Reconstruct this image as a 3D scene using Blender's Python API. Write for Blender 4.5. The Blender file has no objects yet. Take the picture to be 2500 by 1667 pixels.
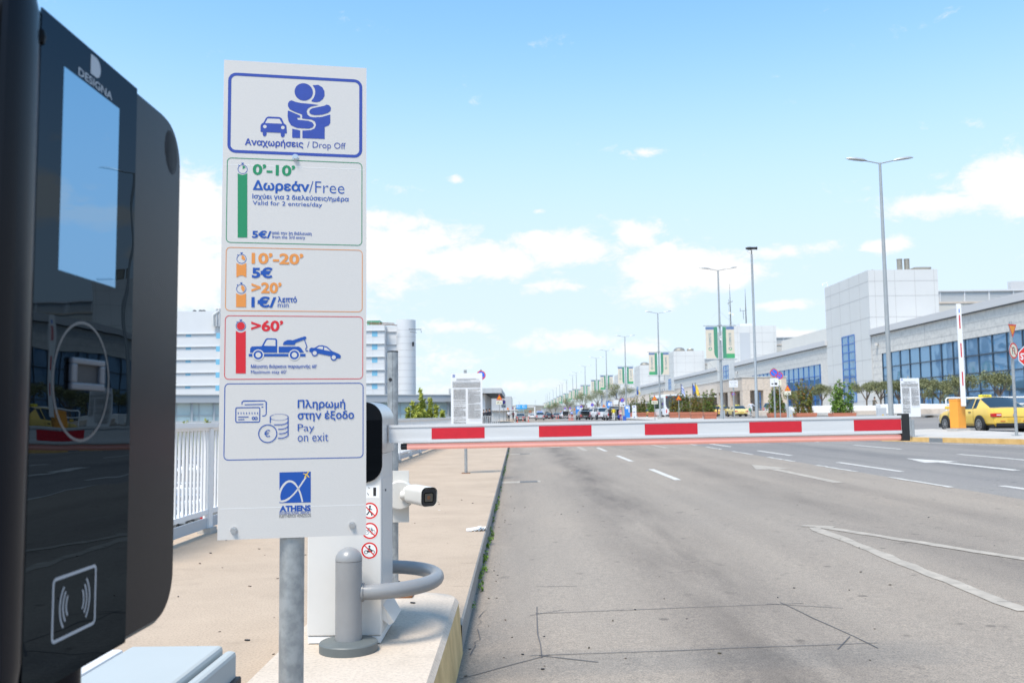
import bpy, bmesh, math, random
import numpy as np
from mathutils import Vector, Matrix, geometry
R = math.radians
scene = bpy.context.scene
COL = scene.collection
random.seed(7)

# ------------------------------------------------------------------ camera
FPX, PCX, PCY, CAMH = 2240.0, 1250.0, 833.5, 1.35      # focal length and centre in photo pixels, height of the lens
_d = Vector((15.0, -(1015 - 833.5), -FPX)).normalized() # the road's direction seen by the camera
_u0 = Vector((-.0122, 1, 0)); _u = (_u0 - _u0.dot(_d) * _d).normalized()
_x = _d.cross(_u)
W2C = Matrix((( _x[0], _d[0], _u[0]), (_x[1], _d[1], _u[1]), (_x[2], _d[2], _u[2])))
C2W = W2C.transposed()
CAM = Vector((0, 0, CAMH))
cd = bpy.data.cameras.new('camera'); cam = bpy.data.objects.new('camera', cd); COL.objects.link(cam)
cam.matrix_world = Matrix.Translation(CAM) @ C2W.to_4x4()
cd.sensor_width = 36.0; cd.lens = FPX / 2500 * 36.0
cd.clip_start = .05; cd.clip_end = 12000
cd.dof.use_dof = True; cd.dof.focus_distance = 3.6; cd.dof.aperture_fstop = 8.5
scene.camera = cam

# ------------------------------------------------------------------ light, sky, exposure
SUN_EL, SUN_AZ = R(62), R(214)       # azimuth clockwise from +Y: behind the camera and to the left
scene.view_settings.view_transform = 'Standard'; scene.view_settings.look = 'None'
scene.view_settings.gamma = 1; scene.view_settings.exposure = 1.22
sd = bpy.data.lights.new('sun', 'SUN'); sun = bpy.data.objects.new('sun', sd); COL.objects.link(sun)
sd.energy = 2.15; sd.angle = R(20); sd.color = (1, .90, .78)
sun.rotation_euler = (R(90) - SUN_EL, 0, math.pi - SUN_AZ)
sun.location = (0, 0, 60)

def ray(px, py): return C2W @ Vector((px - PCX, PCY - py, -FPX))
def at(px, py, Y):
    v = ray(px, py); return CAM + v * (Y / v.y)
def azel(px, py):
    v = ray(px, py).normalized(); return math.atan2(v.x, v.y), math.asin(v.z)

w = bpy.data.worlds.new('World'); scene.world = w; w.use_nodes = True
nt = w.node_tree; N = nt.nodes; L = nt.links; N.clear()
def nd(t, **k):
    n = N.new(t)
    for a, b in k.items(): setattr(n, a, b)
    return n
def mth(op, a, b=None, c=None, clamp=False):
    n = nd('ShaderNodeMath', operation=op); n.use_clamp = clamp
    for i, v in enumerate((a, b, c)):
        if v is None: continue
        if isinstance(v, (int, float)): n.inputs[i].default_value = v
        else: L.new(v, n.inputs[i])
    return n.outputs[0]
sky = nd('ShaderNodeTexSky', sky_type='NISHITA'); sky.sun_disc = False
sky.sun_elevation = SUN_EL; sky.sun_rotation = SUN_AZ
sky.air_density = 1.0; sky.dust_density = .6; sky.ozone_density = 2.0
tc = nd('ShaderNodeTexCoord'); sep = nd('ShaderNodeSeparateXYZ'); L.new(tc.outputs['Generated'], sep.inputs[0])
az = mth('ARCTAN2', sep.outputs[0], sep.outputs[1]); el = mth('ARCSINE', sep.outputs[2])
# cloud cover: noise on a high flat layer plus the banks that stand over this place (azimuth, elevation, half sizes, strength)
vec = nd('ShaderNodeCombineXYZ'); L.new(mth('MULTIPLY', az, 9.0), vec.inputs[0]); L.new(mth('MULTIPLY', el, 20.0), vec.inputs[1])
n1 = nd('ShaderNodeTexNoise'); n1.inputs['Scale'].default_value = 1.0; n1.inputs['Detail'].default_value = 9; n1.inputs['Roughness'].default_value = .58
n1.inputs['Distortion'].default_value = .25
L.new(vec.outputs[0], n1.inputs['Vector'])
vec2 = nd('ShaderNodeCombineXYZ'); L.new(mth('MULTIPLY', az, 34.0), vec2.inputs[0]); L.new(mth('MULTIPLY', el, 60.0), vec2.inputs[1])
n2 = nd('ShaderNodeTexNoise'); n2.inputs['Scale'].default_value = 1.0; n2.inputs['Detail'].default_value = 8; n2.inputs['Roughness'].default_value = .68; n2.inputs['Distortion'].default_value = .4
L.new(vec2.outputs[0], n2.inputs['Vector'])
BANKS = [(470,520,90,75,1.0),(420,640,150,110,.9),(960,545,90,26,.85),(880,610,190,75,.95),(1150,640,150,38,.95),(1385,608,95,40,1.0),(1550,572,48,24,1.0),
 (1320,590,60,30,.8),(1630,610,24,14,.9),(1585,372,34,14,.6),(1700,655,160,48,.85),(1880,615,120,22,.8),(1600,700,130,40,.55),(1420,830,130,28,.7),
 (1560,850,60,26,.9),(1900,745,80,12,.7),(1340,700,70,20,.45),(2470,440,90,60,1.0),(2330,500,110,28,.65),(2150,600,50,14,.7),(1960,825,90,20,1.0),(1090,800,90,18,.6),
 (1040,870,140,60,.5),(1420,700,60,14,.4),(960,470,60,22,.45),(1115,437,14,10,.5),(1320,518,16,6,.55),(1250,945,200,20,.5),(700,760,160,80,.75)]
acc = None
for (px, py, sx, sy, st) in BANKS:
    a0, e0 = azel(px, py)
    da = mth('MULTIPLY', mth('SUBTRACT', az, a0), FPX / (sx * 1.35)); de = mth('MULTIPLY', mth('SUBTRACT', el, e0), FPX / (sy * 1.3))
    g = mth('MULTIPLY', mth('EXPONENT', mth('MULTIPLY', mth('ADD', mth('MULTIPLY', da, da), mth('MULTIPLY', de, de)), -1.0)), st)
    acc = g if acc is None else mth('MAXIMUM', acc, g)
# elsewhere round the sky, beyond the photographed part, scattered cloud
away = nd('ShaderNodeMapRange'); away.interpolation_type = 'SMOOTHSTEP'
away.inputs['From Min'].default_value = .62; away.inputs['From Max'].default_value = 1.1; away.inputs['To Max'].default_value = .5
L.new(mth('ABSOLUTE', az), away.inputs['Value'])
low = nd('ShaderNodeMapRange'); low.interpolation_type = 'SMOOTHSTEP'
low.inputs['From Min'].default_value = .42; low.inputs['From Max'].default_value = .14
L.new(el, low.inputs['Value'])
acc = mth('MAXIMUM', acc, mth('MULTIPLY', away.outputs[0], low.outputs[0]))
dens = mth('ADD', mth('MULTIPLY', acc, 1.15), mth('ADD', mth('MULTIPLY', mth('SUBTRACT', n1.outputs[0], .5), 1.8), mth('MULTIPLY', mth('SUBTRACT', n2.outputs[0], .5), 1.3)))
mr = nd('ShaderNodeMapRange'); mr.interpolation_type = 'SMOOTHSTEP'
mr.inputs['From Min'].default_value = .27; mr.inputs['From Max'].default_value = .78; mr.inputs['To Max'].default_value = .92
L.new(mth('MULTIPLY', dens, mth('GREATER_THAN', el, -.02)), mr.inputs['Value'])
skym = nd('ShaderNodeVectorMath', operation='SCALE'); L.new(sky.outputs[0], skym.inputs[0]); skym.inputs['Scale'].default_value = .1
tint = nd('ShaderNodeVectorMath', operation='MULTIPLY'); L.new(skym.outputs[0], tint.inputs[0]); tint.inputs[1].default_value = (.98, 1.29, 1.30)
# thin humid air: the clear sky pales towards the horizon
hz = nd('ShaderNodeMapRange'); hz.interpolation_type = 'SMOOTHERSTEP'
hz.inputs['From Min'].default_value = .50; hz.inputs['From Max'].default_value = .06; hz.inputs['To Max'].default_value = .88
L.new(el, hz.inputs['Value'])
mixh = nd('ShaderNodeMix', data_type='RGBA'); L.new(hz.outputs[0], mixh.inputs['Factor'])
L.new(tint.outputs[0], mixh.inputs[6]); mixh.inputs[7].default_value = (.33, .372, .43, 1)
mixc = nd('ShaderNodeMix', data_type='RGBA'); L.new(mr.outputs[0], mixc.inputs['Factor'])
L.new(mixh.outputs[2], mixc.inputs[6])
mixc.inputs[7].default_value = (.455, .445, .435, 1)
bg = nd('ShaderNodeBackground'); L.new(mixc.outputs[2], bg.inputs['Color']); bg.inputs['Strength'].default_value = 1.0
wo = nd('ShaderNodeOutputWorld'); L.new(bg.outputs[0], wo.inputs[0])

# ------------------------------------------------------------------ materials
def srgb(h):
    if isinstance(h, str):
        h = h.lstrip('#'); c = [int(h[i:i+2], 16) / 255 for i in (0, 2, 4)]
        return tuple(x / 12.92 if x <= .04045 else ((x + .055) / 1.055) ** 2.4 for x in c)
    return tuple(h)
def mat(name, col, rough=.5, metal=0.0, var=.0, scale=8.0, bump=0.0, bscale=None, spec=.5, coat=0.0, emit=None, estr=0.0, col2=None, detail=4, stretch=None, alpha=None):
    m = bpy.data.materials.new(name); m.use_nodes = True
    t = m.node_tree; b = t.nodes['Principled BSDF']
    c = srgb(col); b.inputs['Base Color'].default_value = (*c, 1)
    b.inputs['Roughness'].default_value = rough; b.inputs['Metallic'].default_value = metal
    b.inputs['Specular IOR Level'].default_value = spec
    if coat: b.inputs['Coat Weight'].default_value = coat; b.inputs['Coat Roughness'].default_value = .05
    if emit is not None:
        b.inputs['Emission Color'].default_value = (*srgb(emit), 1); b.inputs['Emission Strength'].default_value = estr
    if var or bump or col2:
        co = t.nodes.new('ShaderNodeTexCoord'); src = co.outputs['Object']
        if stretch:
            mp = t.nodes.new('ShaderNodeMapping'); mp.inputs['Scale'].default_value = stretch; t.links.new(src, mp.inputs[0]); src = mp.outputs[0]
        nz = t.nodes.new('ShaderNodeTexNoise'); nz.inputs['Scale'].default_value = scale; nz.inputs['Detail'].default_value = detail; nz.inputs['Roughness'].default_value = .6
        t.links.new(src, nz.inputs['Vector'])
        if var or col2:
            rp = t.nodes.new('ShaderNodeValToRGB'); rp.color_ramp.elements[0].position = .3; rp.color_ramp.elements[1].position = .7
            a = c; bb = srgb(col2) if col2 else c
            rp.color_ramp.elements[0].color = (*[x * (1 - var) for x in a], 1); rp.color_ramp.elements[1].color = (*[min(1, x * (1 + var)) for x in bb], 1)
            t.links.new(nz.outputs[0], rp.inputs[0]); t.links.new(rp.outputs[0], b.inputs['Base Color'])
        if bump:
            bn = t.nodes.new('ShaderNodeTexNoise'); bn.inputs['Scale'].default_value = bscale or scale; bn.inputs['Detail'].default_value = 5
            t.links.new(src, bn.inputs['Vector'])
            bp = t.nodes.new('ShaderNodeBump'); bp.inputs['Strength'].default_value = bump; bp.inputs['Distance'].default_value = .01
            t.links.new(bn.outputs[0], bp.inputs['Height']); t.links.new(bp.outputs[0], b.inputs['Normal'])
    return m
def ramp(t, src, stops):
    rp = t.nodes.new('ShaderNodeValToRGB'); e = rp.color_ramp.elements
    while len(e) < len(stops): e.new(.5)
    for k, (p, c) in zip(e, stops): k.position = p; k.color = (*c, 1)
    t.links.new(src, rp.inputs[0]); return rp.outputs[0]
def mixn(t, f, a, b, mode='MIX'):
    n = t.nodes.new('ShaderNodeMix'); n.data_type = 'RGBA'; n.blend_type = mode
    for s, v in ((0, f), (6, a), (7, b)):
        if hasattr(v, 'is_linked'): t.links.new(v, n.inputs[s])
        elif isinstance(v, (int, float)): n.inputs[s].default_value = v
        else: n.inputs[s].default_value = (*v, 1)
    return n.outputs[2]
def noise(t, src, scale, detail=4, rough=.6, stretch=None):
    if stretch:
        mp = t.nodes.new('ShaderNodeMapping'); mp.inputs['Scale'].default_value = stretch; t.links.new(src, mp.inputs[0]); src = mp.outputs[0]
    n = t.nodes.new('ShaderNodeTexNoise'); n.inputs['Scale'].default_value = scale; n.inputs['Detail'].default_value = detail; n.inputs['Roughness'].default_value = rough
    t.links.new(src, n.inputs['Vector']); return n.outputs[0]
def road_mat(name, base, warm, dark, streak, bands):
    """worn asphalt: aggregate speckle, large patches, oil streaks along the lanes and round drip stains"""
    m = bpy.data.materials.new(name); m.use_nodes = True; t = m.node_tree; b = t.nodes['Principled BSDF']
    o = t.nodes.new('ShaderNodeTexCoord').outputs['Object']
    c = ramp(t, noise(t, o, .35, 5, stretch=(1, .35, 1)), [(.35, base), (.65, warm)])
    c = mixn(t, ramp(t, noise(t, o, 1.3, 5, .55, stretch=(1, .035, 1)), [(.42, (0, 0, 0)), (.72, (streak,) * 3)]), c, dark)
    sx = t.nodes.new('ShaderNodeSeparateXYZ'); t.links.new(o, sx.inputs[0])
    for xc, wd_, st_ in bands:                     # oil dropped along the middle of each lane
        def mm(op, a, b_):
            n = t.nodes.new('ShaderNodeMath'); n.operation = op
            for i, v in enumerate((a, b_)):
                if hasattr(v, 'is_linked'): t.links.new(v, n.inputs[i])
                else: n.inputs[i].default_value = v
            return n.outputs[0]
        q = mm('DIVIDE', mm('SUBTRACT', sx.outputs[0], xc), wd_); q = mm('POWER', 2.718, mm('MULTIPLY', mm('MULTIPLY', q, q), -1.0))
        q = mm('MULTIPLY', q, mm('MULTIPLY', ramp(t, noise(t, o, 1.1, 5, .6, stretch=(1.6, .3, 1)), [(.32, (.12,) * 3), (.66, (1, 1, 1))]), st_))
        c = mixn(t, q, c, dark)
    c = mixn(t, ramp(t, noise(t, o, 5.0, 3, .5, stretch=(1, .8, 1)), [(.66, (0, 0, 0)), (.74, (.5,) * 3)]), c, tuple(x * .8 for x in dark))
    vo = t.nodes.new('ShaderNodeTexVoronoi'); vo.inputs['Scale'].default_value = 3.3; t.links.new(o, vo.inputs['Vector'])
    spot = mm('MULTIPLY', ramp(t, vo.outputs['Distance'], [(.07, (1, 1, 1)), (.14, (0, 0, 0))]), mm('GREATER_THAN', noise(t, vo.outputs['Position'], 2.3, 1), .56))
    c = mixn(t, mm('MULTIPLY', spot, .6), c, tuple(x * .62 for x in dark))
    sp = ramp(t, noise(t, o, 105, 3, .75), [(.3, (.55,) * 3), (.5, (1, 1, 1)), (.72, (1.5, 1.44, 1.33))])
    c = mixn(t, 1.0, c, sp, 'MULTIPLY')
    sp2 = ramp(t, noise(t, o, 24, 4, .7), [(.3, (.86,) * 3), (.7, (1.1,) * 3)])
    c = mixn(t, 1.0, c, sp2, 'MULTIPLY')
    t.links.new(c, b.inputs['Base Color']); b.inputs['Roughness'].default_value = .8; b.inputs['Specular IOR Level'].default_value = .35
    bp = t.nodes.new('ShaderNodeBump'); bp.inputs['Strength'].default_value = .5; bp.inputs['Distance'].default_value = .004
    t.links.new(noise(t, o, 130, 3, .7), bp.inputs['Height']); t.links.new(bp.outputs[0], b.inputs['Normal'])
    return m
def slab_mat(name, base, warm, spk=.9, sc=60, bumpd=.003):
    m = bpy.data.materials.new(name); m.use_nodes = True; t = m.node_tree; b = t.nodes['Principled BSDF']
    o = t.nodes.new('ShaderNodeTexCoord').outputs['Object']
    c = ramp(t, noise(t, o, 1.1, 6, .65), [(.32, base), (.68, warm)])
    c = mixn(t, 1.0, c, ramp(t, noise(t, o, sc, 4, .7), [(.28, (spk * .8,) * 3), (.5, (1, 1, 1)), (.74, (1.14, 1.12, 1.1))]), 'MULTIPLY')
    c = mixn(t, ramp(t, noise(t, o, 3.1, 6, .7), [(.56, (0, 0, 0)), (.78, (.42,) * 3)]), c, tuple(x * .62 for x in base))
    t.links.new(c, b.inputs['Base Color']); b.inputs['Roughness'].default_value = .85; b.inputs['Specular IOR Level'].default_value = .3
    bp = t.nodes.new('ShaderNodeBump'); bp.inputs['Strength'].default_value = .45; bp.inputs['Distance'].default_value = bumpd
    t.links.new(noise(t, o, sc * 1.3, 3, .7), bp.inputs['Height']); t.links.new(bp.outputs[0], b.inputs['Normal'])
    return m
def glass_mat(name, col, rough=.04, wave=.0, metal=.0, wsc=.25, spec=.9):
    m = mat(name, col, rough, metal, spec=spec); t = m.node_tree; b = t.nodes['Principled BSDF']
    if wave:
        o = t.nodes.new('ShaderNodeTexCoord').outputs['Object']
        bp = t.nodes.new('ShaderNodeBump'); bp.inputs['Strength'].default_value = 1.0; bp.inputs['Distance'].default_value = wave
        t.links.new(noise(t, o, wsc, 1, .4), bp.inputs['Height']); t.links.new(bp.outputs[0], b.inputs['Normal'])
    return m
def leaf_mat(name, a, b_, red=None):
    m = bpy.data.materials.new(name); m.use_nodes = True; t = m.node_tree; b = t.nodes['Principled BSDF']
    g = t.nodes.new('ShaderNodeNewGeometry')
    st = [(0, a), (.75, b_)] + ([(.8, red), (1, red)] if red else [(1, b_)])
    t.links.new(ramp(t, g.outputs['Random Per Island'], st), b.inputs['Base Color'])
    b.inputs['Roughness'].default_value = .6
    b.inputs['Specular IOR Level'].default_value = .3
    return m
M = {}
M['white'] = mat('white_paint', (.78, .78, .77), .45, var=.03, scale=3)
M['housing'] = mat('powder_white', (.63, .62, .595), .42, var=.04, scale=2.5, bump=.04, bscale=300)
M['alu'] = mat('brushed_aluminium', (.62, .63, .64), .34, .9, var=.08, scale=14, stretch=(1, 8, 1))
M['armwhite'] = mat('arm_white', (.60, .615, .625), .36, var=.06, scale=6, stretch=(.3, 1, 4))
M['red'] = mat('reflective_red', (.56, .012, .028), .42, var=.05, scale=30)
M['black'] = mat('black_rubber', (.016, .017, .019), .5, var=.2, scale=30)
M['galv'] = mat('galvanised_steel', (.325, .345, .355), .46, .5, var=.06, col2=(.40, .42, .425), scale=26, detail=6)
t_ = M['galv'].node_tree; rp_ = [n for n in t_.nodes if n.type == 'VALTORGB'][0]; rp_.color_ramp.elements[0].position = .40; rp_.color_ramp.elements[1].position = .60
M['pole'] = mat('pole_grey', (.36, .385, .395), .5, .3, var=.06, scale=3)
M['bollard'] = mat('bollard_grey', (.245, .25, .255), .33, var=.07, scale=5, bump=.05, bscale=160, spec=.6)
M['bollbase'] = mat('bollard_base', (.11, .125, .125), .5, var=.06, scale=18)
M['coral'] = mat('led_tube', (.80, .44, .37), .3, spec=.5, var=.08, scale=5, emit=(.95, .32, .24), estr=.16)
M['term'] = mat('terminal_plastic', (.006, .0075, .012), .26, var=.15, scale=7, spec=.16, stretch=(1, 1, .25))
M['termside'] = mat('terminal_side', (.005, .0055, .007), .38, spec=.08)
def coated(name, k, emit=None, wave=0.0):
    """dark panel under anti-reflection coated glass: black body, mirror reflection tinted by the coating"""
    m = bpy.data.materials.new(name); m.use_nodes = True; t = m.node_tree; t.nodes.clear()
    g = t.nodes.new('ShaderNodeBsdfGlossy'); g.inputs['Color'].default_value = (*k, 1); g.inputs['Roughness'].default_value = .01
    d = t.nodes.new('ShaderNodeBsdfDiffuse'); d.inputs['Color'].default_value = (.001, .0013, .0016, 1)
    a = t.nodes.new('ShaderNodeAddShader'); t.links.new(g.outputs[0], a.inputs[0]); t.links.new(d.outputs[0], a.inputs[1]); out = a.outputs[0]
    if emit:
        e = t.nodes.new('ShaderNodeEmission'); e.inputs['Color'].default_value = (*emit, 1); a2 = t.nodes.new('ShaderNodeAddShader'); t.links.new(out, a2.inputs[0]); t.links.new(e.outputs[0], a2.inputs[1]); out = a2.outputs[0]
    if wave:
        o = t.nodes.new('ShaderNodeTexCoord').outputs['Object']; bp = t.nodes.new('ShaderNodeBump'); bp.inputs['Distance'].default_value = wave
        t.links.new(noise(t, o, 9.0, 1, .4), bp.inputs['Height']); t.links.new(bp.outputs[0], g.inputs['Normal'])
    om = t.nodes.new('ShaderNodeOutputMaterial'); t.links.new(out, om.inputs[0]); return m
M['tglass'] = coated('terminal_glass', (.038, .050, .062), None, .0004)
M['hglass'] = coated('hood_glass', (.010, .012, .016), None, 0)
M['screen'] = coated('lcd_screen', (.15, .19, .23), (.030, .090, .175), .0002)
M['print'] = mat('panel_print', (.40, .43, .47), .4)
M['ringm'] = mat('ring_print', (.085, .09, .095), .4)
M['slotm'] = mat('slot_plastic', (.06, .075, .10), .25)
M['sheet'] = mat('sign_sheet', (.60, .583, .56), .42, var=.02, scale=420, detail=1, spec=.7, bump=.05, bscale=420)
M['navy'] = mat('print_navy', (.03, .065, .34), .4, var=.05, scale=60)
M['blue'] = mat('print_blue', (.007, .075, .36), .4)
M['green'] = mat('print_green', (.010, .235, .10), .4)
M['orange'] = mat('print_orange', (.72, .27, .06), .4)
M['pred'] = mat('print_red', (.62, .018, .03), .4)
M['gold'] = mat('print_gold', (.75, .5, .04), .4)
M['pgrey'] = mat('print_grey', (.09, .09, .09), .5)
M['cab'] = mat('cabinet_blue_grey', (.40, .435, .435), .4, var=.02, scale=6)
M['cabw'] = mat('cabinet_lid_white', (.72, .71, .71), .4)
M['conc'] = slab_mat('concrete', (.42, .40, .37), (.5, .475, .44))
M['walk'] = slab_mat('pavement_screed', (.395, .308, .228), (.465, .365, .272), .82, 80)
M['isle'] = slab_mat('island_concrete', (.50, .425, .345), (.60, .52, .435), .93, 60)
M['kerb'] = slab_mat('kerb_grey', (.27, .255, .235), (.36, .34, .31), .85, 40)
M['kerby'] = mat('kerb_yellow', (.58, .40, .17), .8, var=.14, scale=5, col2=(.66, .47, .22), detail=7, bump=.3, bscale=40)
M['kerby2'] = mat('kerb_ochre', (.66, .40, .13), .8, var=.1, scale=3, col2=(.72, .47, .19), detail=6)
M['road'] = road_mat('road_worn', (.268, .233, .196), (.312, .266, .218), (.135, .114, .096), .3, ((1.45, .48, .95), (4.1, .75, .5), (-.1, .25, .35), (5.4, .3, .35)))
M['road2'] = road_mat('road_asphalt', (.22, .206, .195), (.26, .243, .222), (.12, .116, .115), .45, ((9.4, .6, .6), (13, .8, .5)))
M['mark'] = mat('road_paint', (.52, .50, .46), .7, var=.2, scale=7, detail=8)
M['markw'] = mat('road_paint_worn', (.36, .318, .265), .75, var=.24, scale=6, detail=8)
M['crack'] = mat('sawcut', (.10, .095, .095), .8)
M['beige'] = slab_mat('stone_beige', (.55, .475, .40), (.61, .53, .455), .97, 3)
M['stone'] = slab_mat('stone_grey', (.60, .585, .55), (.625, .61, .575), .98, 2)
M['panel'] = mat('panel_white', (.585, .588, .575), .4, var=.025, scale=.3)
M['panelw'] = mat('panel_bright', (.66, .67, .68), .4, var=.02, scale=.3)
M['fascia'] = mat('fascia_grey', (.55, .545, .545), .45)
M['joint'] = mat('joint_grey', (.40, .395, .385), .7)
M['louv'] = mat('louvre_grey', (.46, .48, .50), .5)
M['cream'] = mat('cream_panel', (.60, .585, .54), .5, var=.02, scale=.3)
M['bglass'] = glass_mat('facade_glass', (.16, .31, .48), .03, .05, metal=.5, wsc=.35, spec=1.0)
M['bframe'] = mat('frame_blue', (.035, .14, .42), .4)
M['dframe'] = mat('frame_dark', (.03, .05, .075), .4)
M['lglass'] = glass_mat('hotel_glass', (.16, .46, .66), .1)
M['cglass'] = glass_mat('gallery_glass', (.50, .62, .63), .08, .02, wsc=.4)
M['dark'] = mat('dark_opening', (.02, .022, .026), .7)
M['lemon'] = mat('taxi_sign_yellow', (.72, .66, .06), .35)
M['terra'] = mat('terracotta', (.45, .16, .095), .75, var=.07, scale=3)
M['taxi'] = mat('taxi_yellow', (.78, .52, .075), .3, coat=.6, var=.015, scale=2)
M['taxipale'] = mat('taxi_pale_yellow', (.80, .66, .26), .3, coat=.6)
M['cgrey'] = mat('car_grey', (.20, .205, .21), .3, .4, coat=.6)
M['csilver'] = mat('car_silver', (.55, .58, .61), .3, .4, coat=.6)
M['cwhite'] = mat('car_white', (.76, .77, .78), .3, coat=.6)
M['cblack'] = mat('car_black', (.02, .021, .024), .25, coat=.6)
M['autog'] = glass_mat('car_glass', (.015, .03, .045), .03, spec=1.0)
M['tyre'] = mat('tyre', (.02, .02, .02), .75)
M['rim'] = mat('wheel_rim', (.45, .45, .46), .3, .8)
M['lamp_red'] = mat('tail_red', (.55, .012, .015), .2)
M['lamp_white'] = mat('tail_white', (.75, .72, .72), .2)
M['plate'] = mat('plate_white', (.7, .7, .68), .4)
M['platey'] = mat('plate_yellow', (.72, .45, .05), .4)
M['sgred'] = mat('sign_red', (.62, .025, .02), .4)
M['sgblue'] = mat('sign_blue', (.02, .16, .72), .4)
M['sgora'] = mat('sign_orange', (.80, .30, .006), .4)
M['sgwhite'] = mat('sign_white', (.74, .75, .76), .45)
M['sgcream'] = mat('sign_cream', (.72, .70, .55), .45)
M['gantry'] = mat('gantry_blue', (.02, .36, .78), .4)
M['bananab'] = mat('banner_cream', (.66, .59, .48), .7, var=.03, scale=2)
M['banblue'] = mat('banner_blue', (.12, .20, .36), .7)
M['bangr'] = mat('banner_green', (.07, .27, .17), .7)
M['bangr2'] = mat('banner_light_green', (.06, .36, .15), .7)
M['banmid'] = mat('banner_text', (.10, .22, .26), .7)
M['obox'] = mat('orange_box', (.86, .35, .045), .45, var=.04, scale=4)
M['delin'] = mat('delineator_red', (.78, .13, .08), .5)
M['bluebox'] = mat('pylon_blue', (.03, .22, .66), .45)
M['flag_blue'] = mat('flag_blue', (.04, .12, .5), .7)
M['flag_yel'] = mat('flag_yellow', (.72, .52, .07), .7)
M['bark'] = mat('bark', (.17, .13, .10), .85, var=.2, scale=9)
M['olive'] = leaf_mat('olive_leaf', (.085, .10, .042), (.26, .27, .135))
M['shrub'] = leaf_mat('shrub_leaf', (.05, .10, .018), (.19, .27, .05), (.24, .11, .04))
M['shrubg'] = leaf_mat('shrub_green_leaf', (.045, .115, .018), (.18, .29, .045))
M['shrubr'] = leaf_mat('shrub_rust_leaf', (.09, .11, .02), (.20, .23, .05), (.32, .14, .04))
M['cypress'] = leaf_mat('conifer_leaf', (.14, .19, .025), (.40, .42, .07))
M['weed'] = leaf_mat('weed_leaf', (.05, .13, .015), (.17, .27, .04))
M['hill'] = mat('hill_scrub', (.075, .10, .065), .9, var=.35, scale=.03, col2=(.20, .17, .145), detail=9)
M['camwhite'] = mat('camera_white', (.60, .585, .545), .4, var=.02, scale=8)
M['drain'] = mat('drain_iron', (.13, .128, .125), .7, var=.15, scale=12)
M['skin'] = mat('skin', (.42, .25, .18), .55)
M['hairb'] = mat('hair_dark', (.02, .016, .014), .6)
M['hairg'] = mat('hair_grey', (.35, .31, .28), .6)
for nme, c in dict(shirt_yellow=(.75, .60, .03), shirt_pink=(.65, .30, .42), trouser_pink=(.55, .10, .32), trouser_white=(.72, .70, .66), shirt_blue=(.26, .32, .66), shirt_white=(.70, .72, .78),
                   shirt_grey=(.16, .16, .17), trouser_dark=(.025, .028, .04), shirt_dark=(.035, .035, .045), shirt_lilac=(.55, .48, .55), pack=(.05, .04, .045), shirt_red=(.5, .06, .1), brown=(.1, .085, .06)).items():
    M[nme] = mat(nme, c, .8, var=.06, scale=20)
M['ground'] = mat('lower_ground', (.11, .108, .10), .9, var=.2, scale=.08, col2=(.15, .145, .13), detail=7)
M['paper'] = mat('paper', (.8, .79, .77), .7)
M['rust'] = mat('rust', (.20, .085, .035), .8, var=.3, scale=30)
M['roofmetal'] = mat('roof_metal', (.36, .33, .28), .4, .6, var=.12, scale=4)
M['soil'] = mat('soil', (.07, .05, .035), .9)
LAYER = .00003
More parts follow.
